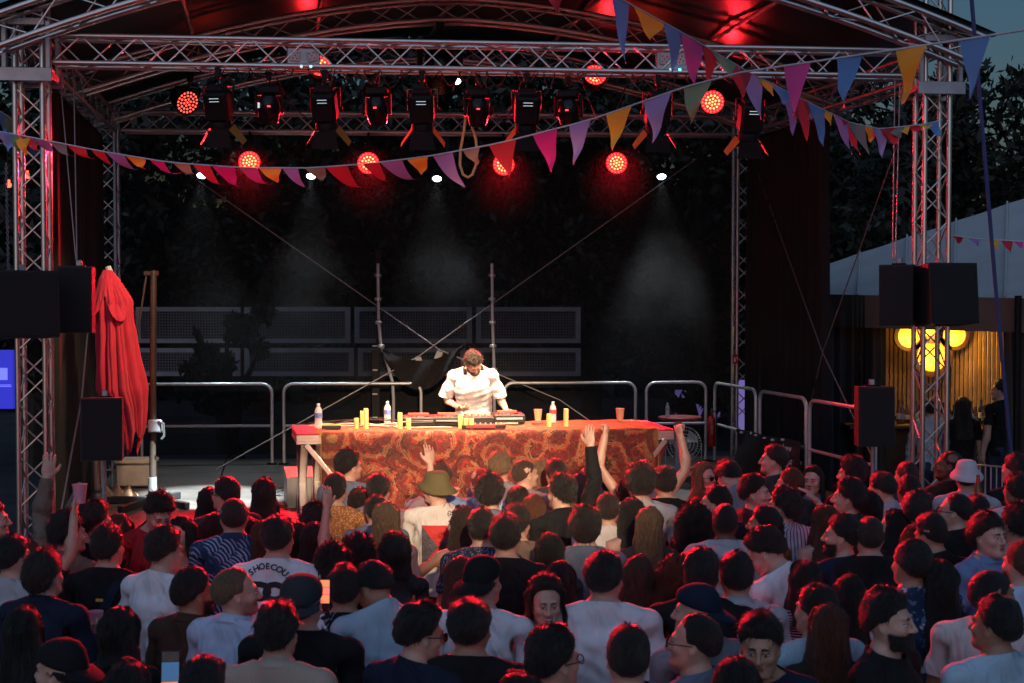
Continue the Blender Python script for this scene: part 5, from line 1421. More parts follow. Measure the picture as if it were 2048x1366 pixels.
for x0, x1, m_, d in ((1640, 1720, 'canvas_blue', 18.3), (1722, 1772, 'canvas_tan', 17.9), (2006, 2060, 'canvas_tan', 16.3)):
    a_ = P(x0, 650, d); b_ = P(x1, 650, d-.2)
    MB().grid(lambda a, c_: ((a_.x+(b_.x-a_.x)*a)+(.10*(1-c_)*(1-a) if x0 > 2000 else 0), a_.y+(b_.y-a_.y)*a+.05*math.sin(a*22), .1+(2.85-.1)*c_), 24, 6).build('side_curtain', m_, mq)
bar_ = thing('bar_wall', 'slatted wooden back wall of the bar glowing yellow', 'wall', P(1890, 900, 18.6))
wy = 18.6; wl = P(1762, 700, wy+.25); wr = P(2010, 700, wy-.2)
z_top, z_bot = 2.95, 1.65
MB().add([(wl.x-.2, wl.y+.06, .1), (wr.x+.4, wr.y+.06, .1), (wr.x+.4, wr.y+.06, 3.1), (wl.x-.2, wl.y+.06, 3.1)], [(0, 1, 2, 3)]).build('backing', 'dark_wood', bar_)
for k in range(28):
    s = (k+.5)/28; q = wl.lerp(wr, s); MB().box((q.x, q.y+.02, (z_top+z_bot)/2-.05), (.044, .03, z_top-z_bot+.2), None, .004).build('slat', 'slat_wood', bar_, smooth_=False)
# clover lamp: four discs each in a dark ring
cl = thing('clover_lamp', 'glowing yellow clover shaped lamp on the slatted bar wall', 'lamp', P(1862, 690, wy-.15))
for px, py, r in ((1818, 672, .175), (1908, 670, .175), (1864, 712, .235), (1862, 664, .13)):
    q = P(px, py, wy-.10); MB().lathe([(r*.86, -.04), (r*.86, .03), (r*1.16, .03), (r*1.16, -.04), (r*.86, -.04)], 32, (0, 0, 0), Matrix.Translation(q) @ Matrix.Rotation(math.radians(90), 4, 'X'), caps=False).build('ring', 'ring_brown', cl)
    MB().lathe([(.001, .0), (r*.86, .0)], 28, (0, 0, 0), Matrix.Translation(q+Vector((0, .0, 0))) @ Matrix.Rotation(math.radians(90), 4, 'X'), caps=False).build('glow_disc', 'lamp_yellow', cl)
    lamp('lamp', 'POINT', cl, q+Vector((0, -.10, -.05)), q+Vector((0, 1, 0)), 15, (1, .50, .08), shadow_soft_size=.1)
bc = thing('bar_counter', 'dark bar counter with bottles standing behind the tower', 'bar counter', P(1890, 960, 18.0))
MB().box((P(1890, 900, 18.0).x, 18.05, .72), (2.4, .5, 1.40), None, .02).build('cabinet', 'dark_wood', bc); MB().box((P(1890, 900, 18.0).x, 18.0, 1.445), (2.6, .62, .05), None, .01).build('worktop', 'dark_wood', bc)
rg = random.Random(6)
for k in range(22):
    x = 1795+9.6*k+rg.uniform(-2, 2); q = P(x, 800, 18.0); h = rg.uniform(.20, .32)
    t = thing('liquor_bottle', 'liquor bottle standing in the row on the bar counter', 'bottle', (q.x, 17.9+rg.uniform(-.1, .2), 1.472), 0, group='liquor bottles on the bar counter')
    MB().lathe([(.034, 0), (.036, .01), (.036, h*.58), (.014, h*.74), (.014, h)], 12).build('body', rg.choice(['glass_dark', 'glass_amber']), t, True); MB().lathe([(.0365, h*.2), (.0365, h*.45)], 12, caps=False).build('sticker', rg.choice(['paper', 'paper_grey', 'cap_white']), t, True)
# ---------------------------------------------------------------- structures and trees beyond
m, nt, b_ = new_mat('perforated'); MAT['perforated'] = m
uv = coords(nt, 'Object', (1, 1, 1)); sc = node(nt, 'ShaderNodeVectorMath', operation='MULTIPLY'); sc.inputs[1].default_value = (22, 0, 22); nt.links.new(uv, sc.inputs[0])
fr = node(nt, 'ShaderNodeVectorMath', operation='FRACTION'); nt.links.new(sc.outputs[0], fr.inputs[0]); sb = node(nt, 'ShaderNodeVectorMath', operation='SUBTRACT'); sb.inputs[1].default_value = (.5, 0, .5); nt.links.new(fr.outputs[0], sb.inputs[0])
ln = node(nt, 'ShaderNodeVectorMath', operation='LENGTH'); nt.links.new(sb.outputs[0], ln.inputs[0]); gt = node(nt, 'ShaderNodeMath', operation='GREATER_THAN'); gt.inputs[1].default_value = .30; nt.links.new(ln.outputs['Value'], gt.inputs[0]); nt.links.new(gt.outputs[0], b_.inputs['Alpha'])
b_.inputs['Base Color'].default_value = (.22, .22, .23, 1); b_.inputs['Roughness'].default_value = .55; b_.inputs['Metallic'].default_value = .4
for y0, y1, w in ((614, 686, 'upper'), (696, 752, 'lower')):
    D = 22.5; q = P(700, (y0+y1)/2, D); t = thing('perforated_railing', '%s row of perforated metal railing panels dimly seen behind the stage' % w, 'railing', q, 0, group='perforated railings behind the stage')
    edges = [268, 485, 705, 948, 1165] if y0 < 650 else [268, 485, 712, 935, 1165]
    for a, b in zip(edges, edges[1:]):
        p0, p1 = P(a+4, y0, D), P(b-4, y1, D); w_ = p1.x-p0.x; h_ = p0.z-p1.z; c_ = (p0+p1)/2
        fb = MB()
        for s in (-1, 1): fb.box((c_.x, D, c_.z+s*(h_/2-.035)), (w_, .05, .07)); fb.box((c_.x+s*(w_/2-.04), D-.003, c_.z), (.08, .05, h_-.14))
        f = fb.build('panel_frame', 'frame_pale', t); MB().add([(p0.x+.08, D, p1.z+.07), (p1.x-.08, D, p1.z+.07), (p1.x-.08, D, p0.z-.07), (p0.x+.08, D, p0.z-.07)], [(0, 1, 2, 3)]).build('panel', 'perforated', t)
    if w == 'lower': MB().box((q.x-.3, D+.6, 1.0), (9, .8, .2)).build('walkway', 'asphalt', t)
# lit screen at the far left, and a pale violet one glimpsed behind the right rear tower
t = thing('lit_screen', 'blue lit screen with a pale square at the far left edge', 'screen', P(0, 760, 19)); a_ = P(-60, 700, 19); b_2 = P(27, 818, 19); MB().box(((a_.x+b_2.x)/2, 19.04, (a_.z+b_2.z)/2), (b_2.x-a_.x, .06, a_.z-b_2.z), None, .01).build('panel', 'screen_blue', t)
c_ = P(3, 748, 18.99); MB().box((c_.x, 19.005, c_.z), (22*19/FPX, .012, 24*19/FPX)).build('pale_square', 'screen_pale', t)
for y in (770, 773): MB().box((P(-15, y, 19).x, 19.006, P(0, y, 19).z), (.5, .01, .009)).build('pale_line', 'screen_pale', t)
t = thing('violet_screen', 'pale violet lit screen glimpsed between leaves behind the right rear tower', 'screen', P(1490, 820, 22)); c_ = P(1489, 815, 22); MB().box((c_.x, 22, c_.z), (30*22/FPX, .05, 110*22/FPX)).build('panel', 'lilac_screen', t)
c_ = P(1395, 815, 23); MB().box((c_.x, 23, c_.z), (90*23/FPX, .05, 70*23/FPX)).build('panel', 'lilac_screen', t)
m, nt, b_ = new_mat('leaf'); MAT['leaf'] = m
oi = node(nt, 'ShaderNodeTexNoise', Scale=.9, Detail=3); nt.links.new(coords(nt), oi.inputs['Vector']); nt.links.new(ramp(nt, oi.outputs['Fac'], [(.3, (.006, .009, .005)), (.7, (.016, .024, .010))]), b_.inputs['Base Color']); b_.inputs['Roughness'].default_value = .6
def tree(label, base, h, rx, rz, n, seed, z0=None, leaf=.12, name='broad_tree'):
    rg = np.random.default_rng(seed); base = Vector(base); t = thing(name, label, 'tree', base, 0, group='dark trees round the stage')
    b = MB(); top = base+Vector((0, 0, h*.62)); b.tube([base+Vector((.1*math.sin(k), .1*math.cos(k*2), h*.62*k/6)) for k in range(7)], [.26-.03*k for k in range(7)], 9)
    cz = z0 if z0 is not None else h*.62
    for k in range(9):
        a = rg.uniform(0, 6.28); s = base+Vector((0, 0, h*rg.uniform(.25, .55))); e = base+Vector((rx*.75*math.cos(a), rx*.75*math.sin(a), cz+rz*rg.uniform(-.4, .6)))
        b.tube([s, s.lerp(e, .5)+Vector((0, 0, .25)), e], [.10, .06, .02], 6)
    b.build('trunk', 'bark', t)
    nc = max(14, n//90); C = rg.normal(size=(nc, 3)); C /= np.linalg.norm(C, axis=1)[:, None]; C *= rg.uniform(.35, 1, (nc, 1))**.6; C = C*np.array([rx, rx, rz])+np.array([base.x, base.y, base.z+cz])
    idx = rg.integers(0, nc, n); rad = rg.uniform(.45, .95, nc)*rx*.30
    off = rg.normal(size=(n, 3)); off /= np.linalg.norm(off, axis=1)[:, None]; off *= (rg.random((n, 1))**.45)*rad[idx][:, None]; off[:, 2] *= .75
    Pc = C[idx]+off; U = rg.normal(size=(n, 3)); U /= np.linalg.norm(U, axis=1)[:, None]; W = np.cross(U, rg.normal(size=(n, 3))); W /= np.linalg.norm(W, axis=1)[:, None]
    L = leaf*rg.uniform(.6, 1.3, (n, 1)); V = np.stack([Pc-U*L, Pc+W*L*.42, Pc+U*L, Pc-W*L*.42], 1).reshape(-1, 3)-np.array(base); Q = np.arange(4*n).reshape(-1, 4)
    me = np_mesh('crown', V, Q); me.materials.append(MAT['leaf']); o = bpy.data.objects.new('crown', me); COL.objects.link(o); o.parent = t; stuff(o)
for a in (('tall dark tree against the dusk sky at the far right edge', P(2085, 1000, 27)*1, 9.5, 2.6, 2.9, 9000, 1, 5.3), ('dark tree filling the gap between the right curtain and the front right tower', P(1745, 900, 27), 7.5, 3.0, 2.6, 10000, 2, 4.9), ('dark tree behind the marquee ridge, right of the tower', P(1960, 900, 31), 6.0, 2.3, 1.7, 5000, 3, 4.2),
          ('dark tree beyond the left tower', P(60, 900, 25), 8.2, 3.2, 3.2, 10000, 4, 4.2), ('tall dark tree behind the left half of the stage', P(520, 900, 29), 10.5, 4.2, 4.4, 20000, 5, 5.8), ('tall dark tree behind the middle of the stage', P(960, 900, 31), 10.8, 4.4, 4.4, 20000, 6, 6.0), ('tall dark tree behind the right half of the stage', P(1400, 900, 30), 10.5, 4.2, 4.4, 20000, 7, 5.8), ('dark tree between the left and middle trees behind the stage', P(740, 900, 33), 10.5, 4.0, 4.2, 16000, 8, 6.8), ('dark tree between the middle and right trees behind the stage', P(1180, 900, 33), 10.5, 4.0, 4.2, 16000, 9, 6.8)):
    tree(a[0], Vector((a[1].x, a[1].y, 0)), *a[2:6], a[6], a[7])
for k, (px, py, d, r, w) in enumerate(((460, 720, 20.6, .75, 'leafy bush close behind the net, left of the bent pole'), (1395, 800, 20.8, .7, 'leafy bush behind the net near the fire extinguisher'), (122, 780, 17.6, .42, 'dark bush behind the left tower, beside the blue screen'))):
    q = P(px, py, d); tree(w, (q.x, q.y, 0), q.z+.3, r, r*1.2, 1500, 30+k, q.z, .09, 'leafy_bush')
# far wood added to hide the orange sky glow under the roof
rg = np.random.default_rng(77); n = 26000; U_ = rg.uniform(-48, 48, n); top = 6.6+.9*np.sin(U_*.31)+.6*np.sin(U_*.83+1)+.35*np.sin(U_*2.1); Zc = top*rg.random(n)**.75; Yc = 44+.012*U_**2*-1+2.2*np.sin(U_*.5)+rg.normal(0, .5, n)-1.5*np.sqrt(np.maximum(0, 1-(Zc/top)**2))
Dv = rg.normal(size=(n, 3)); Dv /= np.linalg.norm(Dv, axis=1)[:, None]; Wv = np.cross(Dv, rg.normal(size=(n, 3))); Wv /= np.linalg.norm(Wv, axis=1)[:, None]; Pv = np.stack([U_, Yc, Zc], 1); Lv = rg.uniform(.22, .5, (n, 1))
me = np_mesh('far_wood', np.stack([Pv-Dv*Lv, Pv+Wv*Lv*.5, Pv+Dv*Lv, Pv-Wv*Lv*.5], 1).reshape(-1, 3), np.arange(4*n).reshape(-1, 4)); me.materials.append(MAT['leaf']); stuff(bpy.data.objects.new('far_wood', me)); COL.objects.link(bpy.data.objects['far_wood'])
b = MB(); b.grid(lambda a, c_: (-50+100*a, 46.5+1.0*math.sin(a*40)-.012*(100*a-50)**2, (6.2+.9*math.sin((100*a-50)*.31)+.5*math.sin((100*a-50)*.83+1))*c_), 90, 8); o = b.build('wood_backing', 'leaf'); stuff(o)  # plain leaf-coloured sheet added behind the wood to block the sky
# low masonry and trees as a far line
hd = MB(); rg = random.Random(9); hs = thing('gable_house', 'house gable with a pale edge rising behind the marquee', 'house', P(1920, 600, 48)); q = P(1918, 190, 48); w_ = .55
MB().add([(q.x-2.6, 48, 0), (q.x+w_, 48, 0), (q.x+w_, 48, q.z-.1), (q.x-.35, 48, q.z+.55), (q.x-2.6, 48, q.z-1.6), (q.x-2.6, 54, 0), (q.x+w_, 54, 0), (q.x+w_, 54, q.z-.1), (q.x-.35, 54, q.z+.55), (q.x-2.6, 54, q.z-1.6)], [(0, 1, 2, 3, 4), (9, 8, 7, 6, 5), (1, 6, 7, 2), (2, 7, 8, 3), (3, 8, 9, 4), (4, 9, 5, 0)]).build('wall', 'house_dark', hs, smooth_=False)
MB().box((q.x+w_-.10, 47.95, q.z/2-.1), (.22, .10, q.z-.3)).build('pale_edge', 'house_pale', hs)
# red bulbs on the left, hanging from one dark cord
t = thing('string_light', 'dark cord with small red bulbs hanging at the left tower', 'string light', P(20, 300, 13.6)); bp_ = [(14, 300), (18, 370), (55, 352), (40, 426), (30, 480), (45, 537)]
MB().tube([P(x, y-4, 13.6) for x, y in bp_], .005, 5).build('cord', 'rubber', t)
for x, y in bp_[1:4]+bp_[5:]: b = P(x, y, 13.6); MB().lathe([(.001, -.026), (.018, -.02), (.026, 0), (.018, .018), (.010, .026), (.010, .05)], 12, b).build('bulb', 'bulb_red', t)
# hanging chain at the far left
t = thing('chain', 'dark steel chain hanging at the far left edge', 'chain', P(12, 330, 12.0)); b = MB()
for k in range(46):
    c_ = P(12+.12*k, 330+5.4*k, 12.0); b.tube([c_+(Vector((.010*math.cos(a), 0, .017*math.sin(a))) if k % 2 else Vector((0, .010*math.cos(a), .017*math.sin(a)))) for a in np.linspace(0, 6.283, 9)[:-1]], .004, 4, closed=True)
stuff(b.build('links', 'galv', t))
t = thing('crowd_barrier', 'grey steel crowd barrier before the bar at the right edge', 'barrier', P(1975, 985, 13.6)); q0, q1 = P(1938, 928, 13.7), P(2075, 940, 13.0); up = Vector((0, 0, 1))
MB().tube([q0-up*(q0.z-.05), q0, q1, q1-up*(q1.z-.05)], .018, 8).build('frame', 'steel', t); MB().tube([q0-up*(q0.z-.2), q1-up*(q1.z-.2)], .014, 6).build('lower_rail', 'steel', t)
for k in range(1, 12): a_ = q0.lerp(q1, k/12); MB().tube([a_, a_-up*(a_.z-.2)], .007, 6).build('bar', 'steel', t)
# things stacked under the left edge of the stage: a towel on a stand, lattice stand
t = thing('towel', 'pale towel hanging from the pole under the left loudspeaker', 'towel', P(193, 925, 13.2)); MB().grid(lambda a, c_: P(186+14*a+3*(1-c_), 922+(1-c_)*58, 13.2+.03*math.sin(a*9)), 8, 8).build('cloth', 'towel', t)
t = thing('metal_stand', 'thin steel stand on the deck behind the hanging towel', 'stand', G(225, 975, DECK)); bq = G(225, 975, DECK)
for s in (-.12, .0, .12): MB().tube([bq+Vector((s, 0, 0)), bq+Vector((s, 0, .62))], .012, 6).build('upright', 'steel', t)
for z in (.2, .4, .6): MB().tube([bq+Vector((-.12, 0, z)), bq+Vector((.12, 0, z))], .010, 6).build('rung', 'steel', t)
t = thing('strut', 'pale aluminium strut leaning from the left tower foot up to the stage', 'strut', P(115, 1060, 12.8)); MB().tube([P(112, 1062, 12.8), P(160, 968, 13.3)], .026, 8).build('tube', 'alu', t)
b = MB()
# ---------------------------------------------------------------- hair, hats, faces
def hairline(az):
    """lowest elevation (radians) of the hair at azimuth az (0 = face, pi = nape)"""
    a = abs(az)/math.pi
    return np.interp(a, [0, .17, .25, .33, .40, .46, .55, .75, 1], [.52, .50, .30, .16, -.22, -.05, -.35, -.72, -.80])

HAIR_STYLES = {
    # length over the crown, sides, tousle, extra
    'buzz': dict(top=.007, side=.004, tous=.002, bl=.010, n=260),
    'short': dict(top=.020, side=.009, tous=.009, bl=.028, n=380),
    'fade': dict(top=.026, side=.003, tous=.009, bl=.026, n=340),
    'side': dict(top=.030, side=.013, tous=.012, bl=.036, n=380),
    'messy': dict(top=.036, side=.017, tous=.018, bl=.044, n=460),
    'curly': dict(top=.044, side=.030, tous=.018, bl=.030, n=620, curl=1),
    'mop': dict(top=.030, side=.026, tous=.010, bl=.045, n=420, low=.35),
    'bald': dict(top=.0015, side=.004, tous=.0005, bl=.004, n=60),
    'receding': dict(top=.008, side=.010, tous=.002, bl=.012, n=240, rec=.35),
    'bob': dict(top=.022, side=.022, tous=.009, bl=.03, n=260, fall=1.515, wid=.105),
    'shoulder': dict(top=.020, side=.018, tous=.009, bl=.03, n=260, fall=1.44, wid=.112),
    'long': dict(top=.018, side=.015, tous=.008, bl=.03, n=300, fall=1.27, wid=.118),
    'verylong': dict(top=.019, side=.016, tous=.008, bl=.03, n=340, fall=1.10, wid=.122),
    'curlylong': dict(top=.040, side=.042, tous=.020, bl=.04, n=560, fall=1.36, wid=.145, curl=1),
    'wavy': dict(top=.024, side=.022, tous=.012, bl=.035, n=340, fall=1.32, wid=.125, wave=1),
    'bun': dict(top=.018, side=.012, tous=.003, bl=.02, n=260, bun=1),
    'pony': dict(top=.018, side=.012, tous=.003, bl=.02, n=260, tail=1),
}

def make_hair(style, seed):
    st = HAIR_STYLES[style]; rg = np.random.default_rng(seed)
    C = np.array([0, -.022, 1.684]); R = np.array([.0815, .1050, .1035])
    na, nr = 30, 11
    fall = st.get('fall')
    A = (np.arange(na)/na*2-1)*math.pi + math.pi/na      # -pi..pi, 0 = face
    top, side, tous = st['top'], st['side'], st['tous']
    part = rg.uniform(-.03, .03)
    def surf(az, el, th):
        d = np.stack([np.sin(az)*np.cos(el), np.cos(az)*np.cos(el), np.sin(el)], -1)
        rr = 1/np.sqrt((d[..., 0]/R[0])**2 + (d[..., 1]/R[1])**2 + (d[..., 2]/R[2])**2)
        return C + d*(rr + th)[..., None], d
    def thick(az, el, edge):
        t = side + (top-side)*smooth(.15, .95, np.sin(el))
        return .001 + t*smooth(0, .28, edge)
    drop_rows = 0
    if fall: drop_rows = 9
    V = []; rows = nr + drop_rows
    for i, az in enumerate(A):
        hl = float(hairline(az)) - st.get('low', 0)*(abs(az) > 1.9)
        if st.get('rec') and abs(az) < 1.1: hl += st['rec']
        if fall and abs(az) < 1.0: hl += .26*math.cos(az*1.2)
        hang = fall is not None and abs(az) > .95
        el_end = -.12 if hang else hl
        els = np.pi/2*.985 + (el_end-np.pi/2*.985)*np.linspace(0, 1, nr)
        edge = np.abs(els-hl) if not hang else np.ones(nr)
        P, d = surf(np.full(nr, az), els, thick(az, els, edge))
        V.append(P)
        if drop_rows:
            if hang:
                p0 = P[-1]; zz = np.linspace(0, 1, drop_rows+1)[1:]
                end = fall + rg.uniform(-.035, .02)*(1 if fall < 1.5 else .3)
                z = p0[2] + (end-p0[2])*zz
                bk = smooth(1.0, 2.6, abs(az))          # 1 at the back
                wx = st['wid']*math.sin(abs(az))*np.sign(az)
                # around the neck, then out over shoulders and back
                x = p0[0] + (wx*1.0-p0[0])*smooth(0, .6, zz)
                yb = np.interp(z, [1.0, 1.28, 1.40, 1.49, 1.58, 1.70], [-.155, -.165, -.160, -.118, -.105, -.112])
                y = p0[1]*(1-smooth(0, .5, zz)) + (yb*bk + (1-bk)*(.055 if fall < 1.45 else .02))*smooth(0, .5, zz)
                V.append(np.stack([x, y, z], 1))
            else:
                V.append(np.repeat(P[-1:], drop_rows, 0) + np.outer(np.arange(1, drop_rows+1), [0, -.0002, .00005]))
    V = np.concatenate(V).reshape(na, rows, 3)
    n0 = V.reshape(-1, 3)
    cen = np.where(n0[:, 2:3] > 1.6, C, np.stack([0*n0[:, 0], 0*n0[:, 0]-.05, n0[:, 2]], 1))
    out = n0 - cen; out /= np.linalg.norm(out, axis=1)[:, None]+1e-9
    rowi = np.tile(np.arange(rows), na)
    amp = np.where(rowi >= nr-1, .5 if fall else 0, np.minimum(1, (nr-1-rowi)/3 if not fall else 1))*np.where(rowi == 0, 0, 1)
    nz = (wav(n0, seed, 34)*1.1+wav(n0, seed+50, 85)*.7) if not st.get('curl') else wav(n0, seed, 60)+wav(n0, seed+9, 120)*.7
    disp = nz*tous*amp
    if fall:  # locks
        azr = np.repeat(A, rows)
        disp += .0075*np.sin(azr*9 + seed + 1.5*np.sin(n0[:, 2]*14))*np.where(rowi > nr//2, 1, .3)*amp
        if st.get('wave'): disp += .012*np.sin(n0[:, 2]*55 + azr*3)*np.where(rowi > nr, 1, 0)
    n0 = n0 + out*np.maximum(disp, -.35*side)[:, None]
    F = []
    for i in range(na):
        j = (i+1) % na
        for k in range(rows-1):
            F.append((i*rows+k, i*rows+k+1, j*rows+k+1, j*rows+k))
    Vs = [n0]; Fs = [np.array(F)]; base = len(n0)
    # strands: thin tapering blades lifted off the shell
    if st['n']:
        nb = int(st['n']*1.7)
        ii = rg.integers(0, na, nb); kk = rg.integers(0, (nr-1) if not fall else rows-4, nb)
        fu = rg.uniform(0, 1, nb)
        j = (ii+1) % na
        G = n0.reshape(na, rows, 3); O = out.reshape(na, rows, 3)
        seg = 3 if not fall else 5
        pts = []
        for s in range(seg):
            if fall:
                k2 = np.minimum(kk+s, rows-1)
                p = G[ii, k2]*(1-fu[:, None]) + G[j, k2]*fu[:, None]
                o = O[ii, k2]
                p = p + o*(.002 + .003*rg.random((nb, 1)))
                if st.get('curl'): p = p + rg.normal(0, .008, (nb, 3))
            else:
                p0 = G[ii, kk]*(1-fu[:, None]) + G[j, kk]*fu[:, None]
                nx = G[ii, np.minimum(kk+1, rows-1)] - G[ii, kk]
                nx /= np.linalg.norm(nx, axis=1)[:, None]+1e-9
                L = st['bl']*rg.uniform(.45, 1.05, (nb, 1))
                if s == 0: jit = rg.normal(0, .24 if st['tous'] > .006 else .13, (nb, 3)); L0 = L; dr = nx*.9 + O[ii, kk]*(.16 if st['tous'] < .01 else .30) + jit
                if st.get('curl') and s: dr = dr + rg.normal(0, .6, (nb, 3))
                p = (p0 if s == 0 else pts[-1]) + (dr*L0/(seg-1) if s else -O[ii, kk]*.001)
            pts.append(p)
        w = (.0034 if not fall else .0042)*rg.uniform(.6, 1.4, (nb, 1))
        sd = np.cross(pts[1]-pts[0], O[ii, kk]); sd /= np.linalg.norm(sd, axis=1)[:, None]+1e-9
        vv = []
        for s, p in enumerate(pts):
            tw = w*(1-.85*s/(seg-1))
            vv += [p-sd*tw, p+sd*tw]
        vv = np.stack(vv, 1).reshape(-1, 3)
        bf = []
        b0 = base + np.arange(nb)*2*seg
        for s in range(seg-1):
            bf.append(np.stack([b0+2*s, b0+2*s+1, b0+2*s+3, b0+2*s+2], 1))
        Vs.append(vv); Fs.append(np.concatenate(bf)); base += len(vv)
    def ball(c, r, sc=(1, 1, 1), n=10, amp=.12):
        nonlocal base
        th = np.linspace(0, np.pi, n); ph = np.arange(n*2)/(n*2)*2*np.pi
        T, Pn = np.meshgrid(th, ph, indexing='ij')
        d = np.stack([np.sin(T)*np.cos(Pn), np.sin(T)*np.sin(Pn), np.cos(T)], -1).reshape(-1, 3)
        v = np.array(c) + d*r*np.array(sc)*(1+amp*wav(d, seed+7, 4))[:, None]
        f = []; m = n*2
        for a in range(n-1):
            for b in range(m): f.append((base+a*m+b, base+(a+1)*m+b, base+(a+1)*m+(b+1) % m, base+a*m+(b+1) % m))
        Vs.append(v); Fs.append(np.array(f)); base += len(v)
    if st.get('bun'): ball((0, -.128, 1.735), .036)
    if st.get('tail'):
        for k in range(7): ball((.008*math.sin(k), -.125-.018*math.sin(k*.5), 1.70-.045*k), .026-.0022*k, (1, 1, 1.5), 7)
    return np.concatenate(Vs), np.concatenate(Fs)

def make_hat(kind, seed=0):
    V, F = hat_form(kind, seed)
    k = -.30 if kind == 'cap_back' else .24
    V = V.copy(); V[:, :2] = (V[:, :2]-np.array([0, -.02]))*1.035+np.array([0, -.02]); V[:, 2] += .010 + k*(V[:, 1]+.03)*smooth(1.80, 1.70, V[:, 2])*(1 if kind != 'cap_back' else -1)*.9
    return V, F

def hat_form(kind, seed=0):
    sq = (.92, 1.13)
    c = (0, -.016, 0)
    dome = [(.001, 1.802), (.035, 1.799), (.062, 1.786), (.082, 1.762), (.093, 1.73), (.096, 1.705)]
    if kind == 'bucket':
        V, F = lathe_np([(.001, 1.808), (.05, 1.806), (.074, 1.796), (.090, 1.755), (.098, 1.715), (.118, 1.695), (.142, 1.668), (.140, 1.665), (.100, 1.705)], 28, c, sq)
        V[:, 2] += .006*np.sin(np.arctan2(V[:, 1], V[:, 0])*3+seed)*(V[:, 2] < 1.70)
        return V, F
    if kind == 'beanie':
        return lathe_np([(.001, 1.822), (.03, 1.819), (.06, 1.802), (.084, 1.768), (.095, 1.725), (.097, 1.69), (.101, 1.688), (.102, 1.655), (.096, 1.652)], 28, c, sq)
    V, F = lathe_np(dome + [(.095, 1.690), (.092, 1.690)], 28, c, sq)
    sg = -1 if kind == 'cap_back' else 1
    vb, n = [], 11
    for i in range(n):
        a = -1.0 + 2.0*i/(n-1)
        for rr, dz in ((.092, 0), (.135, -.006), (.168*(.75+.25*math.cos(a*1.2)), -.018)):
            vb.append((math.sin(a)*rr*.90, sg*(math.cos(a)*rr*1.05)-.016, 1.698+dz*1.0-.004*abs(a)))
    nb = len(V); fb = []
    for i in range(n-1):
        for k in range(2):
            q = (nb+i*3+k, nb+i*3+k+1, nb+i*3+k+4, nb+i*3+k+3)
            fb.append(q if sg > 0 else q[::-1])
    # underside of the peak
    m = len(vb); vb2 = [(x, y, z-.004) for x, y, z in vb]
    fb2 = [tuple(m+i for i in q[::-1]) for q in fb]
    return np.concatenate([V, np.array(vb), np.array(vb2)]), np.concatenate([F, np.array(fb+fb2)])

def make_glasses(dark):
    parts = []
    for s in (-1, 1):
        a = np.linspace(0, 2*np.pi, 15)[:-1]
        ring = np.stack([s*.033+.024*np.cos(a), np.full(14, .110)-.25*np.abs(s*.033+.024*np.cos(a))**1.6*1.2, 1.668+.019*np.sin(a)], 1)
        parts.append(tube_np(ring, .0028 if not dark else .0035, 5, True))
        parts.append(tube_np([(s*.058, .104, 1.672), (s*.079, .075, 1.672), (s*.085, -.01, 1.668)], .0025, 4))
        if dark:
            v = np.concatenate([ring, [[s*.033, .112, 1.668]]]); f = np.array([(i, (i+1) % 14, 14, 14) for i in range(14)])
            parts.append((v, np.array([(i, (i+1) % 14, 14) for i in range(14)])))
    parts.append(tube_np([(-.011, .113, 1.672), (0, .116, 1.675), (.011, .113, 1.672)], .0025, 4))
    V = []; Q = []; T = []; b = 0
    for v, f in parts:
        V.append(v); (Q if f.shape[1] == 4 else T).append(f+b); b += len(v)
    return np.concatenate(V), np.concatenate(Q), (np.concatenate(T) if T else None)

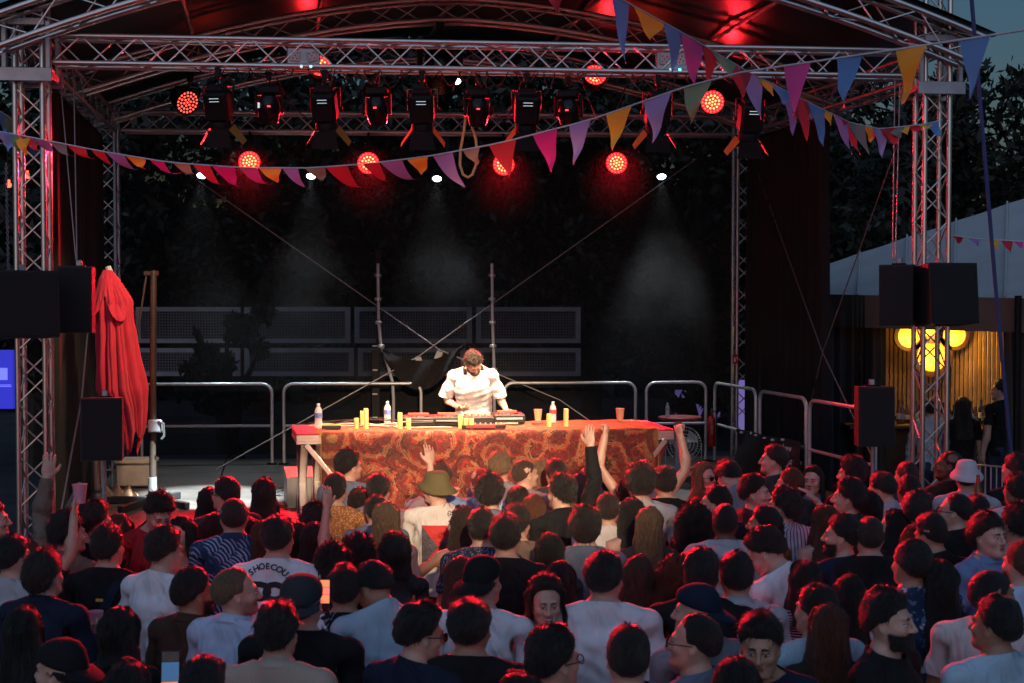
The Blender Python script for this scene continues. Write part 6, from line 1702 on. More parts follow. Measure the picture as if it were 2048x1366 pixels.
FACE = {}
def face_parts(sex, smile):
    """eyes, brows and mouth laid on the face of the rest body: {name: [(V, F, per face material index)]}"""
    key = (sex, smile)
    if key in FACE: return FACE[key]
    V, T, _ = BODY[sex]['hi']; bvh = BVHTree.FromPolygons([Vector(v) for v in V], [tuple(t) for t in T])
    def proj(x, z, off):
        hit, *_ = bvh.ray_cast(Vector((x, .3, z)), Vector((0, -1, 0)))
        return (x, (hit.y if hit else .09)+off, z)
    out = {'eye': [], 'eyebrow': [], 'mouth': []}
    for s in (-1, 1):
        cx, cz = s*.0315, 1.6690; v = []; f = []; mi = []
        nu, nv = 12, 6
        for i in range(nu+1):
            u = i/nu*2-1
            for j in range(nv+1):
                w = j/nv*2-1; hgt = .0056 if w > 0 else .0042
                v.append(proj(cx+u*.0150, cz+w*hgt*max(0, 1-u*u)**.6+.0012*u*s, .0014+.0016*(1-u*u)*(1-w*w)))
        for i in range(nu):
            for j in range(nv):
                f.append((i*(nv+1)+j, (i+1)*(nv+1)+j, (i+1)*(nv+1)+j+1, i*(nv+1)+j+1))
                c = np.mean([v[k] for k in f[-1]], 0); mi.append(1 if (c[0]-cx)**2+(c[2]-cz-.0004)**2 < .0056**2 or j == nv-1 else 0)
        b0 = len(v)
        for i in range(nu+1):     # upper lid line
            u = i/nu*2-1; z = cz+.0056*max(0, 1-u*u)**.6+.0012*u*s
            v += [proj(cx+u*.0158, z-.0004, .0030), proj(cx+u*.0162, z+.0022, .0020)]
        for i in range(nu): f.append((b0+2*i, b0+2*i+2, b0+2*i+3, b0+2*i+1)); mi.append(1)
        out['eye'].append((np.array(v), np.array(f), mi))
        v = []; f = []
        for i in range(9):
            u = i/8; x = s*(.0125+.034*u); z = 1.6905+.0065*math.sin(math.pi*min(1, u*.85+.1))-.004*max(0, u-.7); th = (.0042 if sex == 'm' else .0026)*(1-.65*u)+.0008
            v += [proj(x, z-th, .0022), proj(x, z+th, .0022)]
        f = [(2*i, 2*i+2, 2*i+3, 2*i+1) for i in range(8)]
        out['eyebrow'].append((np.array(v), np.array(f), None))
    v = []; n = 10; w = .021+.007*smile
    for i in range(n+1):
        u = i/n*2-1; z = 1.6045+smile*.0065*u*u-.0006*math.cos(u*5); th = (.0012 if not smile else .0042)*(1-u*u)+.0004
        v += [proj(u*w, z-th, .0016), proj(u*w, z+th*.7, .0016)]
    out['mouth'].append((np.array(v), np.array([(2*i, 2*i+2, 2*i+3, 2*i+1) for i in range(n)]), None))
    FACE[key] = out; return out
SEEN_TROUSERS = {}
def rigid_head(r, V, p, drape=False):
    W = {'spine': np.ones(len(V)), 'head': np.ones(len(V))}
    for s in (-1, 1):
        for b in ('ua', 'fa', 'ha', 'f1', 'f2'): W[b, s] = np.zeros(len(V))
    W['spine'] = smooth(.95, 1.30, V[:, 2])
    if drape: W['head'] = smooth(1.38, 1.58, V[:, 2])
    return pose_transform(r, V, W, p)

def s_tilt(seed): return (34, -38, 22, -26, 45)[seed % 5]
def attr(me, name, v):
    a = me.attributes.new(name, 'FLOAT', 'POINT'); a.data.foreach_set('value', np.ascontiguousarray(v, np.float32))

def child(name, me, mat, par):
    me.materials.clear(); me.materials.append(mat)
    o = bpy.data.objects.new(name, me); bpy.context.scene.collection.objects.link(o); o.parent = par
    return o

def person(pos, h, sex, face, label, group='people in the crowd', body=None, hair='short', hc='dark', top='tee', tm='black', skin='fair', L='down', R='down',
           pitch=0, roll=0, bend=0, side=0, lod='lo', hat=None, hatm=None, smile=0, glasses=None, beard=None, legs='denim', seed=0, wide=1.0, collar=False, hood=False, category='person', cap_hair=True):
    """face: heading of the face in degrees, 0 = towards the stage (+Y), 90 = +X. body: heading of the chest"""
    if body is None: body = max(-60, min(60, face*.55)) if abs(face) < 120 else face - (25 if face > 0 else -25)
    yaw = ((face-body+180) % 360)-180
    yaw = max(-75, min(75, yaw))
    B = BODY[sex]; r = B['r']; sc = h/1.770
    root = bpy.data.objects.new('person', None); bpy.context.scene.collection.objects.link(root)
    root.location = pos; root.rotation_euler = (0, 0, math.radians(-body)); root.scale = (sc*wide, sc*wide, sc)
    root.empty_display_size = .2
    root['label'] = label; root['category'] = category
    if group: root['group'] = group
    p = dict(L=L, R=R, yaw=yaw, pitch=pitch, roll=roll, bend=bend, side=side)
    gk = {'tee': 'tee', 'bigtee': 'bigtee', 'long': 'long', 'tank': 'tank'}[top]
    show_face = abs(face) > 35
    if show_face: lod = 'hi'
    V, T, W = B[lod, 'tee' if gk == 'bigtee' else gk]
    X = pose_transform(r, V, W, p)
    me = np_mesh('body', X, T)
    x, y, z = np.abs(V[:, 0]), V[:, 1], V[:, 2]
    hd = (z > 1.54)*(x < .1)
    attr(me, 'lip', smooth(.080, .088, y)*(1-smooth(.017+.007*smile, .022+.007*smile, x))*(1-smooth(.010, .014, np.abs(z-1.604-smile*9*x*x)))*hd)
    eye = (1-smooth(.007, .0125, np.abs(x-.031)))*(1-smooth(.0022, .0055, np.abs(z-1.669)))*(y > .05)
    brow = (1-smooth(.017, .024, np.abs(x-.031)))*(1-smooth(.0022, .0058, np.abs(z-1.696+.15*np.maximum(0, x-.033))))*(y > .05)
    attr(me, 'dark', np.clip(eye*.25+brow*.18, 0, 1)*hd)
    bd = {None: .0, 'stubble': .45, 'beard': .9}[beard]
    jaw = (1-smooth(1.615, 1.63, z - .25*np.maximum(0, .06-y)))*smooth(.0, .03, y)*hd*smooth(1.535, 1.555, z)
    mus = (1-smooth(.006, .010, np.abs(z-1.622)))*(x < .03)*(y > .07)
    attr(me, 'stubble', np.clip((jaw+mus), 0, 1)*bd)
    child('body', me, MAT['skin_'+skin], root)
    if beard == 'beard':
        m = (jaw > .5)
        Tb = T[m[T].all(1)]
        if len(Tb) > 10:
            Vb, Tb2 = compact(V, Tb); Nb = normals_np(Vb, Tb2)
            Vb = Vb + Nb*(.006+.004*wav(Vb, seed, 160))[:, None]
            child('beard', np_mesh('beard', rigid_head(r, Vb, p), Tb2), MAT['hair_'+hc], root)
    V, T, W = B[gk]
    N = normals_np(V, T)
    z = V[:, 2]
    fold = wav(V*np.array([1, 1, .55]), seed*3+1, 15)*.0085 + wav(V*np.array([1, 1, .4]), seed*3+2, 36)*.0042
    hang = np.sin(V[:, 0]*(52+seed % 7*5)+1.6*np.sin(z*9+seed)+seed)*.0065*(1-smooth(1.12, 1.36, z))*(np.abs(V[:, 0]) < .24) + np.sin(z*75+V[:, 0]*s_tilt(seed)+seed)*.0035*smooth(.95, 1.15, z)*(1-smooth(1.30, 1.44, z))
    Vf = V + N*((fold+hang)*(1-.75*smooth(1.39, 1.49, z))*np.where(np.abs(V[:, 0]) > .22, .55, 1))[:, None]
    if top == 'long': Vf = Vf + N*.002
    X = pose_transform(r, Vf, W, p)
    me = np_mesh('top', X, T)
    rest = me.attributes.new('rest', 'FLOAT_VECTOR', 'POINT'); rest.data.foreach_set('vector', np.ascontiguousarray(V, np.float32).ravel())
    shirt = child({'tee': 't_shirt', 'bigtee': 't_shirt', 'long': 'shirt', 'tank': 'vest_top'}[top], me, MAT['cloth_'+tm], root)
    if collar or hood:
        f = sex == 'f'
        a = np.linspace(0, 2*np.pi, 25)[:-1]
        if collar: prof = [(.064, 1.515, 0), (.069, 1.556, 0), (.073, 1.558, 0), (.088, 1.520, 0)]
        else: prof = [(.070, 1.510, 0), (.105, 1.545, .2), (.125, 1.530, 1), (.120, 1.485, 1), (.095, 1.470, .6)]
        rows = []
        for rr, zz, bk in prof:
            back = -np.minimum(0, np.sin(a))
            rows.append(np.stack([rr*np.cos(a)*1.02, rr*np.sin(a)*(1+.45*bk*back)-.022, zz+.022*(back if collar else -.9*(1-back)*.5)-.02*bk*back*2], 1))
        Vc = np.concatenate(rows); n = 24
        Fc = np.array([(i*n+j, i*n+(j+1) % n, (i+1)*n+(j+1) % n, (i+1)*n+j) for i in range(len(prof)-1) for j in range(n)])
        if hood: Vc = Vc + .008*wav(Vc, seed, 30)[:, None]
        Wc = {k: v*0 for k, v in weights(r, Vc).items()}; Wc['spine'] = np.ones(len(Vc))
        child('collar' if collar else 'hood', np_mesh('collar', pose_transform(r, Vc, Wc, p), Fc), MAT['cloth_'+tm], root)
    if show_face:
        for nm, lst in face_parts(sex, smile).items():
            for Vq, Fq, mi in lst:
                me = np_mesh(nm, rigid_head(r, Vq, p), Fq)
                o = child(nm, me, {'eye': MAT['eye_white'], 'eyebrow': MAT['hair_'+(hc if hc not in ('blond', 'sand', 'grey', 'red') else 'brown')], 'mouth': MAT['teeth' if smile else 'mouth_dark']}[nm], root)
                if mi is not None: me.materials.append(MAT['iris']); me.polygons.foreach_set('material_index', np.array(mi, np.int32))
    key = (sex,)
    if key not in SEEN_TROUSERS:
        V, T, W = B['trousers']; SEEN_TROUSERS[key] = np_mesh('trousers', V, T); SEEN_TROUSERS[key].materials.append(MAT['cloth_'+legs])
    o = bpy.data.objects.new('trousers', SEEN_TROUSERS[key]); bpy.context.scene.collection.objects.link(o); o.parent = root
    if legs != 'denim':
        o.material_slots[0].link = 'OBJECT'; o.material_slots[0].material = MAT['cloth_'+legs]
    if hair and hair != 'none':
        Vh, Fh = make_hair(hair, seed)
        if hat: # hair is pressed under a hat
            k = Vh[:, 2] > 1.685
            Vh[k] = np.array([0, -.018, 1.683]) + (Vh[k]-np.array([0, -.018, 1.683]))*.84
        child('hair', np_mesh('hair', rigid_head(r, Vh, p, 'fall' in HAIR_STYLES[hair]), Fh), MAT['hair_'+hc], root)
    if hat:
        Vh, Fh = make_hat(hat, seed)
        child({'bucket': 'bucket_hat', 'beanie': 'beanie'}.get(hat, 'cap'), np_mesh('hat', rigid_head(r, Vh, p), Fh), MAT['cloth_'+hatm], root)
    if glasses:
        Vg, Qg, Tg = make_glasses(glasses == 'sun')
        if glasses == 'onhead': Vg = Vg + np.array([0, -.025, .085])
        child('sunglasses' if glasses == 'sun' else 'glasses', np_mesh('glasses', rigid_head(r, Vg, p), Qg, Tg), MAT['black_plastic'], root)
    root['_dummy'] = 0; del root['_dummy']
    return root, p, shirt

def hand_point(root, p, sexr, side, off=(.0, .0, .0), t=.09):
    """world position of the palm of a posed person"""
    s = 1 if side == 'R' else -1
    r = sexr; a = ARM*np.array([s, 1, 1]); S = np.array([s*r.sh, -.02, r.shz])
    n = np.cross(a, [0, 1, 0])*s
    q = (S + a*(r.ul+r.fl+t) - n*.03)[None]
    W = {'spine': np.ones(1), 'head': np.zeros(1)}
    for ss in (-1, 1):
        for b in ('ua', 'fa', 'ha', 'f1', 'f2'): W[b, ss] = np.ones(1)*(ss == s and b in ('ua', 'fa', 'ha'))
    X = pose_transform(r, q, W, p)[0] + np.array(off)
    M = Matrix.LocRotScale(root.location, root.rotation_euler, root.scale)
    return M @ Vector(X)
# ---------------------------------------------------------------- the crowd: one row per person
# head column and crown row in the photograph, height, sex, heading of the face, hair, hair colour, top, cloth, skin, options, label
prepare_bodies()
CROWD = [
(-14, 1000, 1.76, 'm', 80, 'short', 'dark', 'tee', 'charcoal', 'fair', {}, 'person cut off by the left picture edge, face in red lit profile'),
(26, 1068, 1.75, 'm', 30, 'short', 'black', 'tee', 'lightgrey', 'fair', {}, 'dark haired person in a light grey tee at the far left, below the truss tower'),
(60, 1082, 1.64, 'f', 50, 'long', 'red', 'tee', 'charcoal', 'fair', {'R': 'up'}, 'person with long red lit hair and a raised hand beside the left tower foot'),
(138, 1026, 1.76, 'm', 50, 'messy', 'dark', 'long', 'tan', 'fair', {'collar': 1, 'L': 'up'}, 'person with tousled hair in a grey brown jacket right of the left tower'),
(193, 1007, 1.78, 'm', 65, 'messy', 'brown', 'tee', 'black', 'fair', {'glasses': 'clear'}, 'person with swept hair and glasses looking right, black tee, far left'),
(241, 1026, 1.64, 'f', 10, 'long', 'lightbrown', 'tank', 'black', 'fair', {}, 'person with straight light brown hair and bare shoulders, by the white tee at left'),
(313, 979, 1.80, 'm', 150, 'messy', 'brown', 'long', 'red', 'fair', {'pitch': 32, 'body': 165, 'R': 'bent'}, 'person in a red shirt looking down beside the parasol base'),
(217, 1050, 1.76, 'm', 15, 'side', 'dark', 'tee', 'black', 'fair', {'strap': ('navy', 1), 'patch': 1}, 'person in a black tee with a blue bag strap and tiny orange print'),
(326, 1056, 1.78, 'm', 45, 'side', 'brown', 'bigtee', 'white', 'fair', {'pitch': 8}, 'person in a white tee at left, brown hair, head turned right'),
(362, 1036, 1.64, 'f', -150, 'wavy', 'dark', 'tank', 'pink', 'fair', {'body': 175}, 'person facing the camera in a pink top behind the white tee at left'),
(90, 1102, 1.74, 'm', 25, 'mop', 'brown', 'long', 'navy', 'fair', {'collar': 1, 'R': 'hold'}, 'person with a brown mop of hair in a navy denim jacket, holding a pink cup'),
(50, 1210, 1.63, 'f', 10, 'long', 'black', 'tee', 'black', 'fair', {}, 'person with long black hair all in black at the lower left'),
(242, 1214, 1.62, 'f', 15, 'bob', 'black', 'tee', 'black', 'fair', {}, 'person with a black bob and dark clothes below the white tee at left'),
(122, 1278, 1.72, 'm', -75, 'short', 'black', 'tee', 'black', 'fair', {'hat': 'cap_back', 'hatm': 'black', 'beard': 'beard', 'body': -40}, 'bearded person in profile wearing a black cap backwards, lower left'),
(258, 1318, 1.66, 'f', 0, 'shoulder', 'black', 'tee', 'charcoal', 'fair', {}, 'person whose dark crown just rises over the bottom edge at left'),
(388, 1133, 1.74, 'm', 50, 'short', 'black', 'long', 'brown', 'olive', {'beard': 'beard', 'collar': 1, 'R': 'hold'}, 'bearded dark haired person in a brown jacket, left of the pale blue shirt'),
(411, 1310, 1.70, 'm', 20, 'short', 'black', 'tee', 'charcoal', 'fair', {'L': 'face'}, 'person at the bottom edge holding up a lit phone'),
(474, 1130, 1.78, 'm', 72, 'receding', 'sand', 'long', 'paleblue', 'fair', {'collar': 1, 'beard': 'stubble', 'body': 25}, 'balding blond person in a pale blue shirt looking right'),
(556, 1206, 1.76, 'm', 12, 'side', 'dark', 'long', 'rib', 'fair', {'collar': 1}, 'person with dark hair in a ribbed beige shirt at the bottom'),
(604, 1149, 1.80, 'm', 10, 'short', 'black', 'bigtee', 'black', 'fair', {'hat': 'cap_back', 'hatm': 'charcoal', 'wide': 1.1}, 'broad person in a black tee and charcoal cap, back turned'),
(690, 1127, 1.74, 'm', 5, 'short', 'black', 'tee', 'floral', 'tan', {'L': 'face'}, 'person in a black shirt with white flowers, filming with a raised phone'),
(556, 1029, 1.82, 'm', 8, 'short', 'dark', 'tee', 'white', 'fair', {'dc': 1, 'wide': 1.06}, 'person in a white tee with a round black logo printed on the back'),
(468, 992, 1.80, 'm', -10, 'buzz', 'brown', 'tee', 'palm', 'fair', {'collar': 1, 'wide': 1.05}, 'person with cropped hair in a blue palm leaf shirt'),
(451, 953, 1.78, 'm', -55, 'short', 'dark', 'tee', 'charcoal', 'fair', {'glasses': 'clear'}, 'dark haired person with glasses in profile before the bright stage floor'),
(418, 974, 1.64, 'f', -30, 'shoulder', 'black', 'tee', 'black', 'fair', {}, 'person with black shoulder hair half hidden left of the glasses wearer'),
(433, 1024, 1.62, 'f', 10, 'long', 'brown', 'tee', 'mauve', 'fair', {}, 'person with long brown hair just left of the palm leaf shirt'),
(529, 955, 1.66, 'f', 5, 'shoulder', 'brown', 'tank', 'brown', 'tan', {}, 'person with brown shoulder hair and a bare tanned back, front left'),
(498, 1033, 1.63, 'f', 30, 'bob', 'black', 'tee', 'pink', 'fair', {'R': 'face'}, 'person in a pink top with black hair right of the palm leaf shirt'),
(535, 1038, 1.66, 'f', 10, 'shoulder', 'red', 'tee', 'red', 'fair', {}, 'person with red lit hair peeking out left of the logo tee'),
(630, 1042, 1.66, 'f', 8, 'long', 'black', 'tee', 'charcoal', 'fair', {}, 'person with long straight black hair right of the logo tee'),
(597, 1044, 1.62, 'f', 5, 'shoulder', 'black', 'tank', 'black', 'fair', {}, 'small dark haired person between the logo tee and long black hair'),
(632, 1011, 1.68, 'm', 15, 'curly', 'dark', 'tee', 'navy', 'fair', {}, 'person with curly dark hair below the floor monitor'),
(671, 947, 1.76, 'm', 5, 'fade', 'dark', 'tee', 'orangeprint', 'fair', {'strap': ('black', -1)}, 'person with faded hair in an orange tee with a black strap'),
(698, 902, 1.80, 'm', 50, 'messy', 'black', 'tee', 'bluegrey', 'fair', {'body': 10}, 'person in a blue grey tee at the front, face turned right before the rug'),
(757, 946, 1.76, 'm', 5, 'short', 'dark', 'tee', 'mauve', 'fair', {'R': 'clap', 'L': 'bent'}, 'person raising a hand in a mauve tee before the left half of the rug'),
(720, 974, 1.64, 'f', 8, 'long', 'dark', 'tank', 'charcoal', 'fair', {}, 'person with long dark hair between the orange tee and the clapping hands'),
(773, 1002, 1.72, 'f', 5, 'verylong', 'sand', 'tee', 'mauve', 'fair', {}, 'person with very long blond brown hair left of the bucket hat'),
(752, 988, 1.64, 'm', -10, 'short', 'black', 'tee', 'bluegrey', 'fair', {}, 'person in a grey tee with short dark hair behind the long blond hair'),
(876, 944, 1.77, 'm', -55, 'short', 'brown', 'bigtee', 'offwhite', 'fair', {'hat': 'bucket', 'hatm': 'olive', 'body': 0, 'geo': 1, 'glasses': 'clear', 'wide': 1.04, 'roll': -6}, 'person in an olive bucket hat and white tee with red triangles'),
(880, 926, 1.80, 'm', 5, 'side', 'lightbrown', 'tee', 'blueshirt', 'fair', {}, 'person in a blue tee hidden behind the olive bucket hat'),
(718, 1074, 1.62, 'f', 20, 'curlylong', 'dark', 'tank', 'red', 'fair', {'R': 'reach', 'L': 'up'}, 'person with dark curls stretching one bare arm up high'),
(789, 1063, 1.66, 'f', -15, 'bob', 'black', 'tee', 'charcoal', 'fair', {'L': 'hold'}, 'person with a black bob in a grey top holding a red lit cup'),
(772, 1121, 1.78, 'm', -50, 'short', 'black', 'tee', 'sky', 'olive', {'pitch': 28, 'bend': 12, 'body': -15}, 'person in a sky blue tee looking down to the left'),
(665, 1091, 1.64, 'f', -10, 'curlylong', 'dark', 'tee', 'black', 'fair', {}, 'person with big dark curls above the flowered shirt'),
(924, 1013, 1.67, 'f', -60, 'wavy', 'brown', 'tank', 'lilac', 'tan', {'glasses': 'onhead', 'L': 'reach', 'body': -20}, 'person with wavy hair and sunglasses on the head reaching an arm left'),
(964, 1016, 1.76, 'm', 5, 'short', 'dark', 'tee', 'speckle', 'fair', {}, 'person in a dark speckled tee with dark hair, middle of the crowd'),
(1012, 1030, 1.80, 'm', 8, 'side', 'black', 'tee', 'black', 'fair', {}, 'person in a plain black tee with dark side swept hair, middle of the crowd'),
(1034, 1005, 1.76, 'm', 10, 'short', 'dark', 'long', 'tan', 'fair', {}, 'person in a puffy beige jacket behind the black tee'),
(979, 953, 1.79, 'm', 0, 'curly', 'dark', 'tee', 'bluegrey', 'fair', {'collar': 1}, 'person with a round fluffy red rimmed afro at the front'),
(961, 932, 1.76, 'm', -15, 'bald', 'brown', 'tee', 'bucketfloral', 'fair', {'L': 'face', 'glasses': 'clear'}, 'bald person in a patterned shirt raising one hand at the front'),
(1000, 902, 1.82, 'm', 5, 'side', 'blond', 'tee', 'grey', 'fair', {}, 'short haired blond person nearest the rug in the middle'),
(1051, 916, 1.78, 'm', 60, 'buzz', 'lightbrown', 'tee', 'mauve', 'fair', {'body': 30}, 'person with cropped brown hair smiling in profile before the rug'),
(1084, 915, 1.67, 'f', 5, 'long', 'blond', 'tank', 'offwhite', 'fair', {}, 'person with long pale blond hair before the rug'),
(1111, 915, 1.74, 'm', -10, 'short', 'dark', 'tee', 'charcoal', 'fair', {}, 'dark haired person with pale streaks, second row before the rug'),
(1122, 951, 1.79, 'm', -45, 'messy', 'dark', 'long', 'black', 'fair', {'R': 'up', 'collar': 1, 'beard': 'stubble'}, 'person in a black jacket raising the right arm before the rug'),
(1160, 953, 1.64, 'f', 10, 'curlylong', 'grey', 'tank', 'tan', 'tan', {}, 'person with grey blond curls beside the raised black sleeve'),
(1195, 905, 1.80, 'm', 8, 'side', 'brown', 'tee', 'navy', 'fair', {'R': 'bent'}, 'dark haired person at the right half of the rug, blue tee'),
(1176, 934, 1.66, 'f', 10, 'bun', 'blond', 'tank', 'offwhite', 'fair', {}, 'person with a yellow flower in blond tied hair'),
(1069, 988, 1.66, 'f', 5, 'verylong', 'red', 'tee', 'black', 'fair', {}, 'person with very long reddish brown hair in the middle'),
(1036, 972, 1.66, 'f', -5, 'shoulder', 'dark', 'tank', 'yellow', 'fair', {'R': 'face'}, 'dark haired person in a yellow top near the fluffy afro'),
(1171, 1013, 1.77, 'm', 5, 'mop', 'dark', 'tee', 'bluegrey', 'fair', {}, 'person with a dark bowl cut in a blue grey tee, centre right'),
(1100, 1065, 1.64, 'f', 5, 'long', 'black', 'tee', 'charcoal', 'fair', {}, 'person with long black hair above the smiling woman'),
(1120, 1122, 1.64, 'f', 15, 'long', 'dark', 'tank', 'black', 'fair', {}, 'person with dark hair directly behind the smiling woman'),
(1090, 1147, 1.70, 'f', 172, 'wavy', 'brown', 'tank', 'black', 'fair', {'pitch': 14, 'body': 175, 'R': 'bent', 'halter': 1, 'smile': 1}, 'smiling woman facing the camera in a black halter top'),
(1208, 1102, 1.80, 'm', 15, 'short', 'dark', 'bigtee', 'white', 'fair', {'wide': 1.1}, 'broad person in a plain white tee right of the smiling woman'),
(1275, 1110, 1.67, 'f', 0, 'verylong', 'lightbrown', 'tank', 'charcoal', 'fair', {}, 'person with long light brown hair just right of the broad white tee'),
(1298, 1012, 1.70, 'f', 5, 'verylong', 'sand', 'tee', 'charcoal', 'fair', {}, 'person with the longest sandy hair over a grey tee'),
(1262, 996, 1.67, 'f', -25, 'shoulder', 'black', 'tank', 'offwhite', 'fair', {}, 'person with smooth black hair left of the longest sandy hair'),
(1280, 934, 1.81, 'm', 0, 'curly', 'dark', 'long', 'lightgrey', 'fair', {'wide': 1.1}, 'person with fluffy dark hair in a loose pale grey shirt'),
(1330, 931, 1.80, 'm', 0, 'short', 'dark', 'tee', 'black', 'fair', {'print': 1}, 'person in a black tee with a small white back print'),
(1287, 916, 1.79, 'm', 0, 'receding', 'brown', 'tank', 'offwhite', 'fair', {'L': 'fist', 'R': 'fist'}, 'person holding both bare fists up at the right end of the rug'),
(1412, 926, 1.67, 'f', 140, 'wavy', 'blond', 'tee', 'red', 'fair', {'glasses': 'sun', 'R': 'chin', 'body': 120}, 'blond woman in sunglasses and a red top, right of the rug'),
(1478, 918, 1.80, 'm', -40, 'short', 'dark', 'tee', 'grey', 'fair', {'pitch': 35, 'bend': 8, 'body': -10}, 'person in a grey tee with the head bent down right of the blond woman'),
(1452, 925, 1.66, 'f', -20, 'curlylong', 'red', 'tee', 'black', 'fair', {}, 'person with red lit curls half hidden by the bent head'),
(1546, 888, 1.84, 'm', -75, 'short', 'dark', 'tee', 'charcoal', 'fair', {'body': -40}, 'tall red rimmed person in profile below the side guard rail'),
(1512, 951, 1.77, 'm', 110, 'side', 'black', 'tee', 'charcoal', 'fair', {'body': 70}, 'grinning dark haired person facing right near the waving hand'),
(1430, 970, 1.75, 'm', -70, 'short', 'black', 'tee', 'navy', 'fair', {'body': -30}, 'person in a navy top in profile below the blond woman'),
(1566, 976, 1.76, 'm', -60, 'mop', 'dark', 'tee', 'stripe', 'fair', {'R': 'wave', 'body': -10}, 'person in a striped white shirt waving one hand'),
(1626, 932, 1.68, 'f', -150, 'long', 'dark', 'tee', 'blueshirt', 'fair', {'R': 'chin', 'body': -160}, 'woman with long dark hair holding a hand to her face'),
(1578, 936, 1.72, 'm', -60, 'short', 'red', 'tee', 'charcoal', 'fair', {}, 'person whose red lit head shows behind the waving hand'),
(1450, 1003, 1.77, 'm', 8, 'buzz', 'black', 'long', 'lightgrey', 'brown', {'hood': 1}, 'person with cropped black hair in a pale grey hoodie'),
(1388, 1012, 1.68, 'f', 5, 'curlylong', 'black', 'tee', 'black', 'fair', {'wide': 1.08}, 'person with a huge mass of black curls, centre right'),
(1526, 1010, 1.70, 'f', -72, 'pony', 'black', 'long', 'rust', 'tan', {'body': -30, 'earring': 1, 'clip': 1}, 'woman with a red hair flower and earring in a rust sweater'),
(1590, 1052, 1.82, 'm', -65, 'side', 'dark', 'bigtee', 'white', 'fair', {'pitch': 26, 'bend': 12, 'body': -40, 'L': 'phone', 'R': 'phone'}, 'person in a white tee looking down at a phone, right half'),
(1683, 1028, 1.78, 'm', -70, 'short', 'black', 'tee', 'navy', 'fair', {'beard': 'beard', 'body': -25}, 'bearded person in profile in a navy tee left of the shaved head'),
(1739, 1028, 1.79, 'm', 5, 'buzz', 'brown', 'tee', 'black', 'fair', {}, 'person with a shaved head in a black tee, right half'),
(1696, 958, 1.79, 'm', -70, 'mop', 'black', 'tee', 'charcoal', 'fair', {'body': -20}, 'dark haired person in clean shaven profile right of the striped shirt'),
(1702, 916, 1.80, 'm', -55, 'messy', 'black', 'tee', 'black', 'fair', {}, 'dark haired person below the lowest right loudspeaker'),
(1771, 942, 1.79, 'm', -50, 'short', 'brown', 'tee', 'lightgrey', 'fair', {'pitch': 18, 'beard': 'stubble'}, 'brown haired person looking down left of the right tower'),
(1812, 919, 1.78, 'm', -20, 'buzz', 'brown', 'tee', 'charcoal', 'fair', {}, 'person with cropped hair at the foot of the right tower'),
(1816, 948, 1.74, 'm', 0, 'short', 'black', 'tee', 'black', 'fair', {}, 'black haired person directly in front of the right tower foot'),
(1737, 982, 1.68, 'f', 0, 'bob', 'dark', 'tee', 'charcoal', 'fair', {}, 'person with a round dark bob above the shaved head'),
(1786, 1018, 1.66, 'f', -65, 'shoulder', 'black', 'tee', 'black', 'fair', {}, 'woman with black hair in profile right of the shaved head'),
(1834, 983, 1.78, 'm', 25, 'side', 'brown', 'tee', 'navy', 'fair', {}, 'person with brown swept hair seen from behind, right of the tower foot'),
(1897, 898, 1.84, 'm', -75, 'bald', 'black', 'long', 'dkbrown', 'brown', {'body': -30, 'glasses': None}, 'tall shaved person in a dark jacket by the right tower'),
(1933, 922, 1.78, 'm', 15, 'short', 'dark', 'tee', 'lightgrey', 'fair', {'hat': 'bucket', 'hatm': 'bucketfloral'}, 'person in a flowered bucket hat and pale tee at the right'),
(1908, 983, 1.78, 'm', -65, 'receding', 'dark', 'tee', 'black', 'fair', {'glasses': 'sun'}, 'person with sunglasses in profile below the flowered hat'),
(1953, 988, 1.75, 'm', 10, 'short', 'black', 'tee', 'charcoal', 'fair', {}, 'black haired person below and right of the flowered hat'),
(1980, 1028, 1.80, 'm', 150, 'mop', 'brown', 'long', 'blueshirt', 'fair', {'body': 150, 'collar': 1}, 'person facing the camera in a blue shirt at the right edge'),
(1868, 1027, 1.77, 'm', -35, 'fade', 'black', 'tee', 'black', 'tan', {'pitch': 15}, 'person with faded hair and black tee looking down, far right'),
(1822, 1078, 1.80, 'm', -20, 'short', 'black', 'tee', 'bluefloral', 'tan', {'wide': 1.08}, 'broad person in a blue shirt covered with pale flowers'),
(1828, 1050, 1.66, 'f', 10, 'long', 'red', 'tee', 'dkbrown', 'fair', {}, 'person with dark red hair just behind the flowered blue shirt'),
(2032, 943, 1.80, 'm', -10, 'short', 'black', 'tee', 'lightgrey', 'olive', {'L': 'face'}, 'person at the right edge holding up a beer bottle'),
(2030, 905, 1.84, 'm', -30, 'short', 'black', 'tee', 'black', 'fair', {}, 'dark person at the right edge under the blue strap'),
(2034, 1012, 1.72, 'm', -20, 'curly', 'dark', 'tee', 'grey', 'fair', {}, 'curly haired person cut off by the right edge'),
(2040, 1082, 1.74, 'm', -30, 'short', 'red', 'tee', 'paleblue', 'fair', {'beard': 'beard'}, 'red bearded person cut off by the right edge in a pale tee'),
(1984, 1135, 1.78, 'm', 70, 'buzz', 'black', 'tee', 'offwhite', 'olive', {'body': 30, 'wide': 1.06}, 'person with cropped black hair in profile facing right, white shirt'),
(1990, 1190, 1.78, 'm', -45, 'short', 'black', 'tee', 'sky', 'olive', {'body': -15}, 'person in a sky blue tee in the lower right corner'),
(1782, 1182, 1.80, 'm', 125, 'side', 'dark', 'long', 'black', 'fair', {'beard': 'beard', 'body': 130, 'inner': 1, 'L': 'hold'}, 'bearded person in a dark blazer over a pale tee, lower right'),
(1698, 1148, 1.66, 'f', 15, 'long', 'black', 'tee', 'dots', 'fair', {}, 'person with long black hair in a dotted white top'),
(1655, 1205, 1.69, 'f', 0, 'verylong', 'red', 'tee', 'dkbrown', 'fair', {}, 'person with very long copper red hair at the bottom right'),
